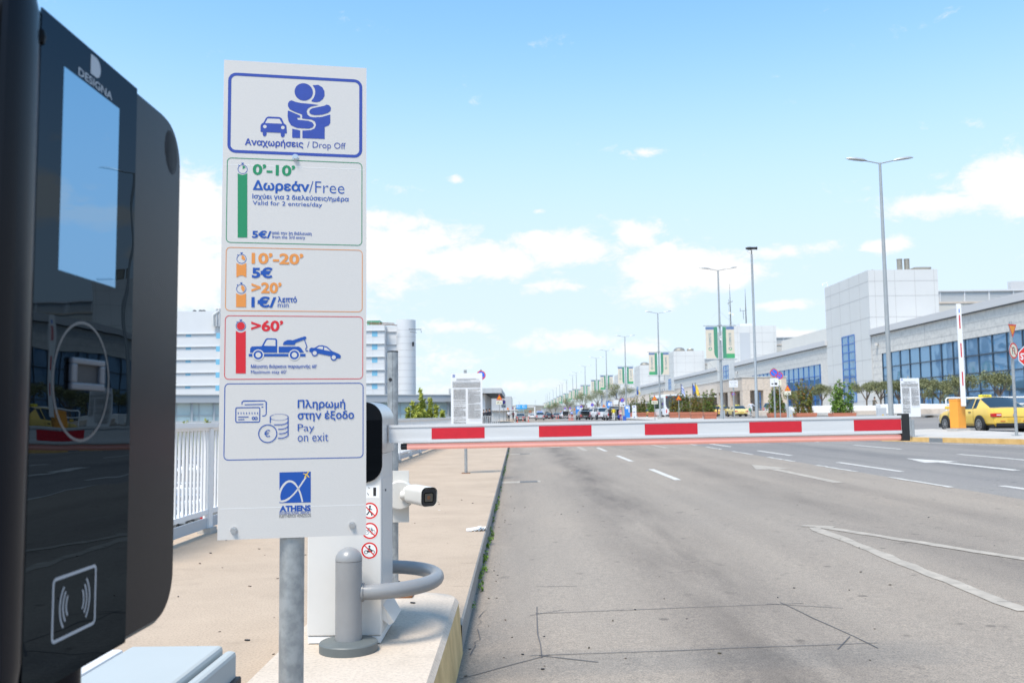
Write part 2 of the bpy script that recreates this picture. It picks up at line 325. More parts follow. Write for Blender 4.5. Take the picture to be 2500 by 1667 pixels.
# ------------------------------------------------------------------ building helpers
def grade(y): return 0.0 if y < 40 else min(.35, .0035 * (y - 40))
SL = .022
def rz(x, y): return SL * x + grade(y)          # the carriageway falls towards the left kerb and climbs gently ahead
def xat(px, Y): return at(px, 1012, Y).x
class Frame:
    """a flat face in space: origin, right, up"""
    def __init__(s, o, u, v): s.o = Vector(o); s.u = Vector(u).normalized(); s.v = Vector(v).normalized(); s.n = s.u.cross(s.v)
    def p(s, a, b, h=0.0): return s.o + s.u * a + s.v * b + s.n * h
    def hit(s, px, py):
        r = ray(px, py); k = (s.o - CAM).dot(s.n) / r.dot(s.n); q = CAM + r * k - s.o
        return (q.dot(s.u), q.dot(s.v))
class MB:
    def __init__(s): s.v = []; s.f = []; s.m = []; s.mats = []; s.lay = 0.0; s.smooth = []
    def mi(s, m):
        m = M[m] if isinstance(m, str) else m
        if m not in s.mats: s.mats.append(m)
        return s.mats.index(m)
    def add(s, vs, fs, m, sm=False):
        b = len(s.v); k = s.mi(m); s.v += [tuple(q) for q in vs]
        for f in fs: s.f.append(tuple(b + i for i in f)); s.m.append(k); s.smooth.append(sm)
        return s
    def box(s, a, b, m, bev=0.0):
        (x0, y0, z0), (x1, y1, z1) = a, b
        if x0 > x1: x0, x1 = x1, x0
        if y0 > y1: y0, y1 = y1, y0
        if z0 > z1: z0, z1 = z1, z0
        if not bev:
            vs = [(x0,y0,z0),(x1,y0,z0),(x1,y1,z0),(x0,y1,z0),(x0,y0,z1),(x1,y0,z1),(x1,y1,z1),(x0,y1,z1)]
            return s.add(vs, [(0,3,2,1),(4,5,6,7),(0,1,5,4),(1,2,6,5),(2,3,7,6),(3,0,4,7)], m)
        bm = bmesh.new(); bmesh.ops.create_cube(bm, size=1)
        for q in bm.verts: q.co = Vector(((x0+x1)/2 + q.co.x*(x1-x0), (y0+y1)/2 + q.co.y*(y1-y0), (z0+z1)/2 + q.co.z*(z1-z0)))
        bmesh.ops.bevel(bm, geom=bm.edges[:], offset=bev, segments=2, profile=.5, affect='EDGES')
        return s.bm(bm, m)
    def bm(s, bm, m, sm=False):
        bm.verts.index_update(); vs = [q.co.copy() for q in bm.verts]; fs = [[q.index for q in f.verts] for f in bm.faces]; bm.free()
        return s.add(vs, fs, m, sm)
    def obox(s, c, sz, rot, m, bev=0.0):
        """box turned about Z"""
        t = MB(); t.box(tuple(-q/2 for q in sz), tuple(q/2 for q in sz), m, bev)
        ca, sa = math.cos(rot), math.sin(rot)
        return s.add([(c[0]+x*ca-y*sa, c[1]+x*sa+y*ca, c[2]+z) for x, y, z in t.v], t.f, m)
    def tube(s, pts, rad, m, n=12, cap=True, sm=True):
        pts = [Vector(p) for p in pts]; rads = rad if isinstance(rad, (list, tuple)) else [rad] * len(pts)
        vs = []; fs = []; prev = None
        for i, p in enumerate(pts):
            d = (pts[min(i+1, len(pts)-1)] - pts[max(i-1, 0)]).normalized()
            if prev is None:
                a = Vector((0, 0, 1)) if abs(d.z) < .9 else Vector((1, 0, 0)); e = d.cross(a).normalized()
            else: e = (prev - d * prev.dot(d)).normalized()
            prev = e; g = d.cross(e)
            for k in range(n):
                a = 2 * math.pi * k / n; vs.append(p + (e * math.cos(a) + g * math.sin(a)) * rads[i])
        for i in range(len(pts) - 1):
            for k in range(n): fs.append((i*n+k, i*n+(k+1) % n, (i+1)*n+(k+1) % n, (i+1)*n+k))
        s.add(vs, fs, m, sm)
        if cap:
            b = len(vs)
            s.add(vs[:n], [tuple(range(n))[::-1]], m); s.add(vs[-n:], [tuple(range(n))], m)
        return s
    def lathe(s, c, prof, m, n=28, sm=True):
        """profile of (radius, z) round a vertical axis at c"""
        vs = []; fs = []
        for (r, z) in prof:
            for k in range(n):
                a = 2 * math.pi * k / n; vs.append((c[0] + r * math.cos(a), c[1] + r * math.sin(a), c[2] + z))
        for i in range(len(prof) - 1):
            for k in range(n): fs.append((i*n+k, i*n+(k+1) % n, (i+1)*n+(k+1) % n, (i+1)*n+k))
        s.add(vs, fs, m, sm)
        return s
    def prism(s, pts, z0, z1, m, side=None):
        """closed outline in plan (x, y), counter-clockwise, from z0 to z1; z may be functions of (x, y)"""
        f0 = z0 if callable(z0) else (lambda x, y: z0); f1 = z1 if callable(z1) else (lambda x, y: z1)
        n = len(pts); lo = [(x, y, f0(x, y)) for x, y in pts]; hi = [(x, y, f1(x, y)) for x, y in pts]
        tri = geometry.tessellate_polygon([[Vector((x, y, 0)) for x, y in pts]])
        s.add(hi, [t for t in tri], m); s.add(lo, [t[::-1] for t in tri], m)
        s.add(lo + hi, [(i, (i+1) % n, n + (i+1) % n, n + i) for i in range(n)], side or m)
        return s
    # flat artwork on a Frame; every mark lies a hair above the one before
    def art(s, fr, pts, m, thick=0.0):
        s.lay += LAYER
        P2 = [Vector((a, b, 0)) for a, b in pts]; tri = geometry.tessellate_polygon([P2])
        ar = sum(P2[i].x * P2[(i+1) % len(P2)].y - P2[(i+1) % len(P2)].x * P2[i].y for i in range(len(P2)))
        out = []
        for t in tri:
            a, b, c = (P2[i] for i in t)
            out.append(t if (b - a).cross(c - a).z > 0 else t[::-1])
        return s.add([fr.p(a, b, s.lay) for a, b in pts], out, m)
    def rect(s, fr, a0, b0, a1, b1, m): return s.art(fr, [(min(a0,a1), min(b0,b1)), (max(a0,a1), min(b0,b1)), (max(a0,a1), max(b0,b1)), (min(a0,a1), max(b0,b1))], m)
    def disc(s, fr, ca, cb, r, m, n=32, ry=None): return s.art(fr, [(ca + r*math.cos(2*math.pi*k/n), cb + (ry or r)*math.sin(2*math.pi*k/n)) for k in range(n)], m)
    def ribbon(s, fr, inner, outer, m, closed=False):
        s.lay += LAYER; n = len(inner)
        vs = [fr.p(a, b, s.lay) for a, b in inner] + [fr.p(a, b, s.lay) for a, b in outer]
        k = n if closed else n - 1
        return s.add(vs, [(i, (i+1) % n, n + (i+1) % n, n + i) for i in range(k)], m)
    def ring(s, fr, ca, cb, r0, r1, m, a0=0.0, a1=2*math.pi, n=36, ry=1.0):
        cl = abs(a1 - a0) > 6.28; K = n if cl else n + 1
        an = [a0 + (a1 - a0) * i / n for i in range(K)]
        return s.ribbon(fr, [(ca + r0*math.cos(a), cb + ry*r0*math.sin(a)) for a in an][::-1], [(ca + r1*math.cos(a), cb + ry*r1*math.sin(a)) for a in an][::-1], m, cl)
    def stroke(s, fr, pts, wd, m, closed=False):
        n = len(pts); L_, R_ = [], []
        for i in range(n):
            p = Vector(pts[i]); a = Vector(pts[i-1]) if (i or closed) else p; b = Vector(pts[(i+1) % n]) if (i < n-1 or closed) else p
            d = (b - a).normalized(); q = Vector((-d.y, d.x)) * wd / 2
            if a != p and b != p:
                d1 = (p - a).normalized(); cs = max(.5, abs(d.dot(d1))); q = q / cs
            L_.append(tuple(p + q)); R_.append(tuple(p - q))
        return s.ribbon(fr, R_, L_, m, closed)
    def rrect(s, fr, a0, b0, a1, b1, rad, wd, m):
        a0, a1 = min(a0, a1), max(a0, a1); b0, b1 = min(b0, b1), max(b0, b1)
        def path(i):
            out = []; r = max(rad - i, .0005)
            for cx, cy, st in ((a1-i-r, b1-i-r, 0), (a0+i+r, b1-i-r, 90), (a0+i+r, b0+i+r, 180), (a1-i-r, b0+i+r, 270)):
                for k in range(9): an = R(st + 90*k/8); out.append((cx + r*math.cos(an), cy + r*math.sin(an)))
            return out
        return s.ribbon(fr, path(wd)[::-1], path(0)[::-1], m, True)
    def text(s, fr, st, a0, b0, a1, b1, m, weight=0.0, turn=0):
        """lettering stretched to the given rectangle of the face"""
        V, F = glyphs(st, weight)
        if turn: V = [(-y, x) for x, y in V]
        us = {i for f in F for i in f}; xs = [V[i][0] for i in us]; ys = [V[i][1] for i in us]; x0, x1, y0, y1 = min(xs), max(xs), min(ys), max(ys)
        a0, a1 = min(a0, a1), max(a0, a1); b0, b1 = min(b0, b1), max(b0, b1)
        s.lay += LAYER
        return s.add([fr.p(a0 + (x-x0)/(x1-x0)*(a1-a0), b0 + (y-y0)/(y1-y0)*(b1-b0), s.lay) for x, y in V], F, m)
    def mesh(s, name, sharp=32):
        us = sorted({i for f in s.f for i in f}); mp = {q: i for i, q in enumerate(us)}
        me = bpy.data.meshes.new(name); me.from_pydata([s.v[i] for i in us], [], [tuple(mp[i] for i in f) for f in s.f])
        for mm in s.mats: me.materials.append(mm)
        me.polygons.foreach_set('material_index', s.m); me.polygons.foreach_set('use_smooth', s.smooth)
        if any(s.smooth): me.set_sharp_from_angle(angle=R(sharp))
        me.update(); return me
    def build(s, name, parent=None, label=None):
        o = bpy.data.objects.new(name, s.mesh(name)); COL.objects.link(o)
        if parent is not None: o.parent = parent
        if label: o['label'] = label
        return o
_gl = {}
def glyphs(st, weight):
    """outlines of the built-in font, thickened by weight, filled by the non-zero rule"""
    k = (st, weight)
    if k not in _gl:
        c = bpy.data.curves.new('lettering', 'FONT'); c.body = st; c.size = 1; c.resolution_u = 3; c.fill_mode = 'NONE'
        o = bpy.data.objects.new('lettering', c); COL.objects.link(o); dg = bpy.context.evaluated_depsgraph_get(); dg.update()
        me = bpy.data.meshes.new_from_object(o.evaluated_get(dg))
        P = [Vector((v.co.x, v.co.y)) for v in me.vertices]; E = [tuple(e.vertices) for e in me.edges]
        bpy.data.objects.remove(o); bpy.data.curves.remove(c); bpy.data.meshes.remove(me)
        nxt = {}
        for i, j in E: nxt.setdefault(i, []).append(j); nxt.setdefault(j, []).append(i)
        seg = []; seen = set(); loops = []
        for i in sorted(nxt):                              # walk each closed outline in the order its points were made
            if i in seen: continue
            cur, prev = i, None; seen.add(i); loops.append([i])
            nb = sorted(nxt[i]); step = i + 1 if (i + 1) in nb else nb[0]
            while step is not None:
                seg.append((cur, step)); seen.add(step); prev, cur = cur, step
                if cur == i: break
                loops[-1].append(cur)
                cand = [q for q in nxt[cur] if q != prev]; step = cand[0] if cand else None
        if weight:
            Q = list(P); LA = [np.array([(P[i].x, P[i].y) for i in lp_]) for lp_ in loops]
            def inside(pts, poly):
                x, y = poly[:, 0], poly[:, 1]; x2, y2 = np.roll(x, -1), np.roll(y, -1); k_ = 0
                for px, py in pts:
                    c_ = (y <= py) != (y2 <= py); k_ += int(np.sum(x[c_] + (py - y[c_])*(x2[c_] - x[c_])/(y2[c_] - y[c_]) > px)) % 2
                return k_ > len(pts)*.8
            for li, lp_ in enumerate(loops):
                n_ = len(lp_); lo, hi = LA[li].min(0), LA[li].max(0)
                out_ = [lj for lj in range(len(loops)) if lj != li and (LA[lj].min(0) <= lo + 1e-6).all() and (LA[lj].max(0) >= hi - 1e-6).all() and inside(LA[li][::3], LA[lj])]
                top_ = loops[max(out_, key=lambda j_: float(np.prod(LA[j_].max(0) - LA[j_].min(0))))] if out_ else lp_
                sg_ = 1 if sum(P[top_[t_-1]].cross(P[top_[t_]]) for t_ in range(len(top_))) > 0 else -1
                for t_ in range(n_):
                    p, a, b = P[lp_[t_]], P[lp_[t_-1]], P[lp_[(t_+1) % n_]]; d1, d2 = p - a, b - p
                    if d1.length < 1e-7 or d2.length < 1e-7: d1 = d2 = b - a
                    d1, d2 = d1.normalized(), d2.normalized(); m1, m2 = Vector((d1.y, -d1.x)), Vector((d2.y, -d2.x)); q = m1 + m2
                    if q.length < 1e-4: q = m1
                    q.normalize(); Q[lp_[t_]] = p + q * (weight * sg_ / max(.55, q.dot(m1)))
            P = Q
        V, _, F, _, _, _ = geometry.delaunay_2d_cdt(P, seg, [], 0, 1e-6)
        A = np.array([(P[i].x, P[i].y, P[j].x, P[j].y) for i, j in seg])
        Cn = np.array([[sum(V[q].x for q in f)/len(f), sum(V[q].y for q in f)/len(f)] for f in F])
        x0, y0, x1, y1 = A.T; keep = []
        for f, (cx, cy) in zip(F, Cn):
            up = (y0 <= cy) & (y1 > cy); dn = (y0 > cy) & (y1 <= cy); m_ = up | dn
            xi = x0[m_] + (cy - y0[m_])*(x1[m_] - x0[m_])/(y1[m_] - y0[m_]); wn = int(np.sum(np.where(up[m_], 1, -1)[xi > cx]))
            if wn != 0: keep.append(f)
        out = []
        for f in keep:
            a, b, d = (V[q] for q in f[:3]); out.append(tuple(f) if (b - a).cross(d - a) > 0 else tuple(f)[::-1])
        _gl[k] = ([(v.x, v.y) for v in V], out)
    return _gl[k]
def tag(o, label=None, cat=None, group=None, kind=None):
    for k, v in (('label', label), ('category', cat), ('group', group), ('kind', kind)):
        if v: o[k] = v
    return o
def thing(name, label, cat, loc=(0, 0, 0), rz_=0.0, group=None):
    o = bpy.data.objects.new(name, None); COL.objects.link(o); o.location = loc; o.rotation_euler = (0, 0, rz_); o.empty_display_size = .1
    return tag(o, label, cat, group)
KIDS = {}
def copy_tree(o, parent=None, label=None, loc=None, rot=None, scale=None):
    c = o.copy(); COL.objects.link(c)
    if parent is not None: c.parent = parent
    if label: c['label'] = label
    if loc is not None: c.location = loc
    if rot is not None: c.rotation_euler = (0, 0, rot)
    if scale is not None: c.scale = scale
    for k in [q for q in o.children]: copy_tree(k, c)
    return c
SETTING = dict(ground=('flat pale ground of the lower level below the raised road', 'ground'), road=('worn light grey carriageway beside the left kerb', 'road'), outer_road=('darker grey asphalt lanes right of the pale carriageway', 'road'),
    pavement=('beige screed pavement between the railing and the kerb', 'pavement'), kerb=('grey concrete kerb along the beige pavement', 'kerb'), kerb_island=('raised pale concrete island with yellow side under the barrier', 'kerb island'),
    traffic_island=('pale traffic island with ochre kerb below the street lamps', 'traffic island'), plaza=('paved forecourt before the terminal building', 'plaza'), lane_markings=('white lane dashes and arrows on the road', 'road markings'),
    worn_road_markings=('worn pale lines along the seam and lane edge', 'road markings'), road_cracks=('dark saw cuts and cracks in the carriageway', 'cracks'), hills=('low scrubby hills at the end of the road', 'hills'))
def struct(mb, name, label=None):
    o = mb.build(name); o['kind'] = 'structure'; o['label'], o['category'] = SETTING[name]
    return o
ORD = ['first', 'second', 'third', 'fourth', 'fifth', 'sixth', 'seventh', 'eighth', 'ninth', 'tenth', 'eleventh', 'twelfth', 'thirteenth', 'fourteenth', 'fifteenth', 'sixteenth', 'seventeenth', 'eighteenth', 'nineteenth', 'twentieth']
def leaves(mb, pts, size, m, rng, flat=.0, asp=.5):
    """many leaf-sized four-sided faces, one at each point"""
    k = mb.mi(m)
    for p in pts:
        a = Vector((rng.gauss(0, 1), rng.gauss(0, 1), rng.gauss(0, 1) * (1 - flat))).normalized()
        b = a.cross(Vector((rng.gauss(0, 1), rng.gauss(0, 1), rng.gauss(0, 1)))).normalized()
        sz = size * rng.uniform(.6, 1.35); p = Vector(p); i = len(mb.v)
        mb.v += [tuple(p - a*sz), tuple(p + b*sz*asp), tuple(p + a*sz), tuple(p - b*sz*asp)]
        mb.f.append((i, i+1, i+2, i+3)); mb.m.append(k); mb.smooth.append(False)
def blob_pts(rng, n, clumps):
    """points spread over a set of clumps (centre, radius), denser near each surface"""
    out = []; tot = sum(c[1]**2 for c in clumps)
    for c, r in clumps:
        for _ in range(int(n * r*r / tot)):
            d = Vector((rng.gauss(0, 1), rng.gauss(0, 1), rng.gauss(0, 1))).normalized() * r * rng.uniform(.35, 1.1)
            out.append(Vector(c) + d)
    return out
# ------------------------------------------------------------------ ground, road, pavements
g = MB(); g.prism([(-6000, -3000), (6000, -3000), (6000, 9000), (-6000, 9000)], -7.0, -6.5, 'ground'); struct(g, 'ground')
YB = [-30, 0, 2, 4, 6, 8, 10, 14, 20, 30, 40, 60, 90, 140, 250, 500, 900]
def strip(x0, x1, m, name, nx=3, lift=0.0, x0f=None):
    b = MB(); xs = [x0 + (x1 - x0) * i / nx for i in range(nx + 1)]
    vs = [(x, y, rz(x, y) + lift) for y in YB for x in xs]; n = nx + 1
    b.add(vs, [(j*n+i, j*n+i+1, (j+1)*n+i+1, (j+1)*n+i) for j in range(len(YB)-1) for i in range(nx)], m)
    # the deck has thickness
    b.add([(x0, -30, -6.4), (x1, -30, -6.4), (x1, 900, -6.4), (x0, 900, -6.4)], [(0, 3, 2, 1)], 'conc')
    return struct(b, name)
strip(-.40, 6.8, 'road', 'road')
strip(6.8, 62, 'road2', 'outer_road', 8)

pv = MB()
KX = -.33
def kx(y): return KX - .0022 * max(0, y)       # the kerb line drifts a little away from the lane lines
ys = [-6, 4.9, 5.6, 20, 40, 60, 90, 140, 300]
for y0, y1 in zip(ys, ys[1:]):
    z = [.15 + grade(y0), .15 + grade(y1)]
    xa, xb = kx(y0) - .14, kx(y1) - .14
    pv.add([(-3.75, y0, z[0]), (xa, y0, z[0]), (xb, y1, z[1]), (-3.75, y1, z[1])], [(0, 1, 2, 3)], 'walk')
pv.add([(-3.75, -6, .15), (-3.75, 300, .5), (-3.75, 300, -6.5), (-3.75, -6, -6.5)], [(0, 1, 2, 3)], 'conc')
struct(pv, 'pavement')
kb = MB(); ys = [5.45] + ys[2:]
for y0, y1 in zip(ys, ys[1:]):
    n = max(1, int((y1 - y0) / 1.0)) if y0 < 40 else 1
    for i in range(n):
        a = y0 + (y1 - y0) * i / n; b = y0 + (y1 - y0) * (i + 1) / n - (.006 if y0 < 40 else 0)
        za, zb = .15 + grade(a) + .002, .15 + grade(b) + .002
        xa, xb = kx(a), kx(b)
        vs = [(xa-.14, a, za), (xa-.012, a, za), (xa, a, za-.012), (xa+.004, a, -.05+grade(a)), (xb-.14, b, zb), (xb-.012, b, zb), (xb, b, zb-.012), (xb+.004, b, -.05+grade(b))]
        kb.add(vs, [(0, 1, 5, 4)], 'walk'); kb.add(vs, [(1, 2, 6, 5), (2, 3, 7, 6)], 'kerb')
struct(kb, 'kerb')

# raised concrete island that carries the barrier, with its painted side
isl = MB()
XR, XL = -.345, -1.13
def arc(cx, cy, r, a0, a1, n=6): return [(cx + r*math.cos(R(a0 + (a1-a0)*i/n)), cy + r*math.sin(R(a0 + (a1-a0)*i/n))) for i in range(n+1)]
ol = [(XL, -1.0), (XR, -1.0)] + arc(XR - .22, 5.42, .22, 0, 80) + [(XL + .35, 5.78)] + arc(XL + .3, 5.55, .3, 100, 180)
def inset(pts, d):
    out = []; n = len(pts)
    for i in range(n):
        a, p, b = Vector(pts[i-1]), Vector(pts[i]), Vector(pts[(i+1) % n])
        d1 = (p-a).normalized(); d2 = (b-p).normalized(); q = (Vector((-d1.y, d1.x)) + Vector((-d2.y, d2.x))).normalized()
        out.append(tuple(p + q * d))
    return out
top = inset(ol, .035); n = len(ol)
tri = geometry.tessellate_polygon([[Vector((x, y, 0)) for x, y in top]])
isl.add([(x, y, .30) for x, y in top], tri, 'isle')
mid = inset(ol, .012)
isl.add([(x, y, .30) for x, y in top] + [(x, y, .275) for x, y in mid], [(i+n, (i+1) % n+n, (i+1) % n, i) for i in range(n)], 'isle', True)
isl.add([(x, y, .275) for x, y in mid] + [(x + .012, y, -.03) for x, y in ol], [(i+n, (i+1) % n+n, (i+1) % n, i) for i in range(n)], 'kerby', True)
o = struct(isl, 'kerb_island')

# traffic island and median on the right
md = MB()
def mz(h): return lambda x, y: rz(x, y) + h
main = [(13.2, 33.6), (13.45, 32.9), (15.0, 27.4), (18.2, 16.0), (19.4, 16.0), (18.0, 32), (18.35, 41), (16.6, 41), (14.4, 37.2), (13.4, 35)]
med = [(16.6, 43), (18.15, 43), (18.8, 47), (21.6, 56.5), (21.6, 90), (15.4, 90), (15.4, 47)]
md2 = [(15.4, 90), (21.6, 90), (21.6, 140), (15.4, 140)]; md3 = [(15.4, 140), (21.6, 140), (21.6, 700), (15.4, 700)]
for ptsx, sd_ in ((main, 'kerby2'), (med, 'kerb'), (md2, 'kerb'), (md3, 'kerb')): md.prism(ptsx, mz(-.1), mz(.16), 'conc', sd_)
struct(md, 'traffic_island')
pz = MB()
for y0, y1 in ((20, 40), (40, 140), (140, 700)): pz.prism([(33, y0), (60, y0), (60, y1), (33, y1)], mz(-.1), mz(.14), 'conc', 'kerb')
struct(pz, 'plaza')

# painted lines, arrows and saw cuts lie on the carriageway
mk = MB(); mw = MB(); ck = MB()
def flat(b, pts, m, lift=.004):
    P2 = [Vector((x, y, 0)) for x, y in pts]; out = []
    for t in geometry.tessellate_polygon([P2]):
        a, c, d = (P2[i] for i in t); out.append(t if (c-a).cross(d-a).z > 0 else t[::-1])
    b.add([(x, y, rz(x, y) + lift) for x, y in pts], out, m)
def line(b, p, q, wd, m, lift=.004, jag=0, rng=random.Random(3)):
    p, q = Vector(p), Vector(q); d = (q-p).normalized(); nn = Vector((-d.y, d.x)); k = max(1, int((q-p).length / .25)) if jag else 1
    Lp, Rp = [], []
    for i in range(k+1):
        c = p + (q-p) * i / k; j = rng.uniform(-jag, jag); e = rng.uniform(1-.35*bool(jag), 1)
        Lp.append(tuple(c + nn*(wd/2*e) + nn*j)); Rp.append(tuple(c - nn*(wd/2*e) + nn*j))
    for i in range(k): flat(b, [Rp[i], Rp[i+1], Lp[i+1], Lp[i]], m, lift)
for i in range(12):
    y = 18.05 + 7.33*i
    if y > 40 > y - 4: continue
    line(mk, (3.1, y), (3.1, y + 3.65), .13, 'mark')
for i in range(10):
    line(mk, (7.55, 18.3 + 7.3*i), (7.55, 21.9 + 7.3*i), .13, 'mark')
    line(mk, (11.2, 19.8 + 7.3*i), (11.2, 23.6 + 7.3*i), .13, 'mark')
line(mk, (7.6, 11), (7.58, 14.6), .13, 'mark')
for i in range(9): line(mw, (6.8, 14.6 + 4.1*i), (6.79, 17.0 + 4.1*i), .11, 'mark', .006, jag=.02)
def arrow(b, x, y, ln, m, side=0):
    """arrow pointing ahead, tip at y"""
    hw = .38
    flat(b, [(x-.09, y-ln), (x+.09, y-ln), (x+.09, y-1.9), (x-.09, y-1.9)], m)
    if side: flat(b, [(x-.09, y-1.9), (x+.09, y-1.9), (x+.09, y-1.2), (x-.75, y-.35), (x-.75, y), (x-1.5, y-.75), (x-.75, y-1.35), (x-.75, y-.95), (x-.09, y-1.45)], m)
    else: flat(b, [(x-hw, y-1.9), (x-.09, y-1.9), (x+.09, y-1.9), (x+hw, y-1.9), (x, y)], m)
arrow(mk, 5.58, 22.2, 6.0, 'markw'); arrow(mk, 5.4, 39.2, 5.6, 'markw'); arrow(mk, 9.45, 22.6, 5.0, 'mark'); arrow(mk, 9.4, 60, 5, 'mark')
arrow(mk, 2.45, 39.3, 5.6, 'markw', 1)
line(mw, (3.27, 10.4), (3.22, 6.0), .15, 'markw', jag=.014); line(mw, (3.34, 10.45), (6.2, 2.6), .15, 'markw', .005, jag=.014); line(mw, (3.2, 10.55), (3.5, 10.35), .12, 'markw', .006)
line(mk, (13.2, 31.6), (14.75, 26.0), .1, 'mark'); line(mk, (14.9, 25.2), (16.5, 19.5), .1, 'mark'); line(mk, (12.4, 40), (12.4, 90), .12, 'mark')
struct(mk, 'lane_markings'); struct(mw, 'worn_road_markings')
for p, q in (((.11, 6.62), (.11, 5.25)), ((.10, 6.40), (1.95, 6.45)), ((1.80, 6.50), (1.98, 5.22)), ((.05, 5.30), (2.02, 5.33)), ((-.32, 4.88), (.16, 5.31)), ((.10, 5.30), (.42, 5.12)), ((.06, 6.35), (.3, 6.5)),
             ((1.76, 5.22), (1.92, 5.5)), ((1.7, 6.47), (2.15, 6.25)), ((.12, 7.4), (.45, 7.35))):
    line(ck, p, q, .009, 'crack', .0035, jag=.007)
rng = random.Random(11)
x, y = -.26, 5.0
for (x, y, dx, dy, n) in ((-.29, 5.35, .012, .1, 6), (-.28, 6.1, .012, .08, 6), (3.2, 6.3, .11, -.08, 9)):
    for i in range(n):
        x2, y2 = x + dx + rng.uniform(-.03, .03), y + dy + rng.uniform(-.05, .05); line(ck, (x, y), (x2, y2), rng.uniform(.002, .007), 'crack', .0045); x, y = x2, y2
struct(ck, 'road_cracks')
for (x0, y0, lab) in ((.02, 18.7, 'flat steel drain cover in the lane level with the left board of small print'), (.05, 32.5, 'far flat steel drain cover in the lane beside the kerb')):
    dr = MB()
    flat(dr, [(x0-.38, y0), (x0+.42, y0), (x0+.42, y0+.5), (x0-.38, y0+.5)], 'markw', .003)
    flat(dr, [(x0+.0, y0+.04), (x0+.36, y0+.04), (x0+.36, y0+.46), (x0+.0, y0+.46)], 'drain', .006)
    tag(dr.build('drain_cover'), lab, 'drain cover')
hl = MB(); rng = random.Random(5)
xs = list(range(-3600, 3601, 90)); yy = [1500, 1750, 2000, 2300, 2600, 3000, 3500]
def hz_(x, j): return [-6.6, 3, 10, 19, 27, 26, 15][j] * (1 + .28*math.sin(x*.0021 + 1.1) + .16*math.sin(x*.0067 + j) + .07*math.sin(x*.019 + 2*j)) * (.62 if x < -60 else 1.0)
hl.add([(x, y, hz_(x, j)) for j, y in enumerate(yy) for x in xs], [(j*len(xs)+i, j*len(xs)+i+1, (j+1)*len(xs)+i+1, (j+1)*len(xs)+i) for j in range(6) for i in range(len(xs)-1)], 'hill', True)
struct(hl, 'hills')
# weeds in the joint at the foot of the kerb, dirt beside them
wd_ = MB(); rng = random.Random(8)
for i in range(85):
    y = 6.6 + (rng.random() ** 1.5) * 32
    if rng.random() < .25 and y > 14: continue
    s_ = rng.uniform(.012, .036); x = kx(y) + rng.uniform(.0, .05)
    leaves(wd_, [(x + rng.gauss(0, s_*.5), y + rng.gauss(0, s_*1.5), abs(rng.gauss(.02, s_*.6)) - .005 + grade(y)) for _ in range(16)], .014, 'weed', rng)
tag(wd_.build('weeds'), 'small green weeds growing in the joint along the foot of the kerb', 'weeds', kind='stuff')
lit = MB(); rng = random.Random(21)
for i in range(85):
    x, y = rng.uniform(-.25, 5), rng.uniform(3.6, 16) if i % 3 else rng.uniform(4, 7)
    if i % 4 == 0: x = -.3 + abs(rng.gauss(0, .12))
    s_ = rng.uniform(.003, .009); a = rng.uniform(0, 6.28); z = rz(x, y) + .002
    lit.obox((x, y, z + s_*.3), (s_*2.2, s_, s_*.7), a, rng.choice(['brown', 'brown', 'bark', 'black']))
for i in range(70):
    x, y = rng.uniform(-3, -.6), rng.uniform(4.5, 14); s_ = rng.uniform(.003, .012); z = .152
    if x > -1.15 and y < 5.9: z = .302
    lit.obox((x, y, z + s_*.2), (s_*2.4, s_, s_*.5), rng.uniform(0, 6.28), rng.choice(['brown', 'bark', 'paper', 'black']))
tag(lit.build('litter'), 'scattered bits of grit and dry leaf on the road and pavement', 'litter', kind='stuff')
pp = MB(); rng = random.Random(2)
for i in range(5):
    a = i*.11; pp.add([(-.56+a*.4, 9.74+rng.uniform(-.03,.03), .154), (-.50+a*.35, 9.72, .158+.012*i), (-.47+a*.3, 9.92, .17+.01*(i % 3)), (-.57+a*.35, 9.95, .156+.004*i)], [(0, 1, 2, 3)], 'paper')
tag(pp.build('crumpled_paper'), 'crumpled white paper lying on the beige pavement by the kerb', 'paper')
# ------------------------------------------------------------------ payment terminal at the left edge
TX = -.50
t = thing('payment_terminal', 'tall dark parking payment terminal with glossy touch screen at the left edge', 'payment terminal', (TX, 1.15, .15))
def T(y, z): return (y - 1.15, z - .15)                 # place on the face -> local
y0, y1, z0, z1 = .905, 1.350, 1.068, 1.790
fr = Frame((0, -.0, 0), (0, 1, 0), (0, 0, 1))           # face of the terminal, in local terms; normal +X
def rr(a0, b0, a1, b1, r, n=10):
    out = []
    for cx, cy, st in ((a1-r, b1-r, 0), (a0+r, b1-r, 90), (a0+r, b0+r, 180), (a1-r, b0+r, 270)):
        for k in range(n+1): an = R(st + 90*k/n); out.append((cx + r*math.cos(an), cy + r*math.sin(an)))
    return out
hs = MB()
A0, A1, B0, B1 = y0 - 1.15 - .045, y1 - 1.15, z0 - .15, z1 - .15
prof = [(0.0, .010), (-.006, .003), (-.014, 0), (-.16, 0), (-.19, .012)]
rings = [[(d, a, b) for a, b in rr(A0 + i_, B0 + i_, A1 - i_, B1 - i_, .066 - i_*.8)] for d, i_ in prof]
n = len(rings[0]); vs = [p for q in rings for p in q]
hs.add(vs, [(i*n+k, (i+1)*n+k, (i+1)*n+(k+1) % n, i*n+(k+1) % n) for i in range(len(rings)-1) for k in range(n)], 'termside', True)
hs.add(rings[0], [tuple(range(n))], 'term'); hs.add(rings[-1], [tuple(range(n))[::-1]], 'term')
hs.build('housing', t)
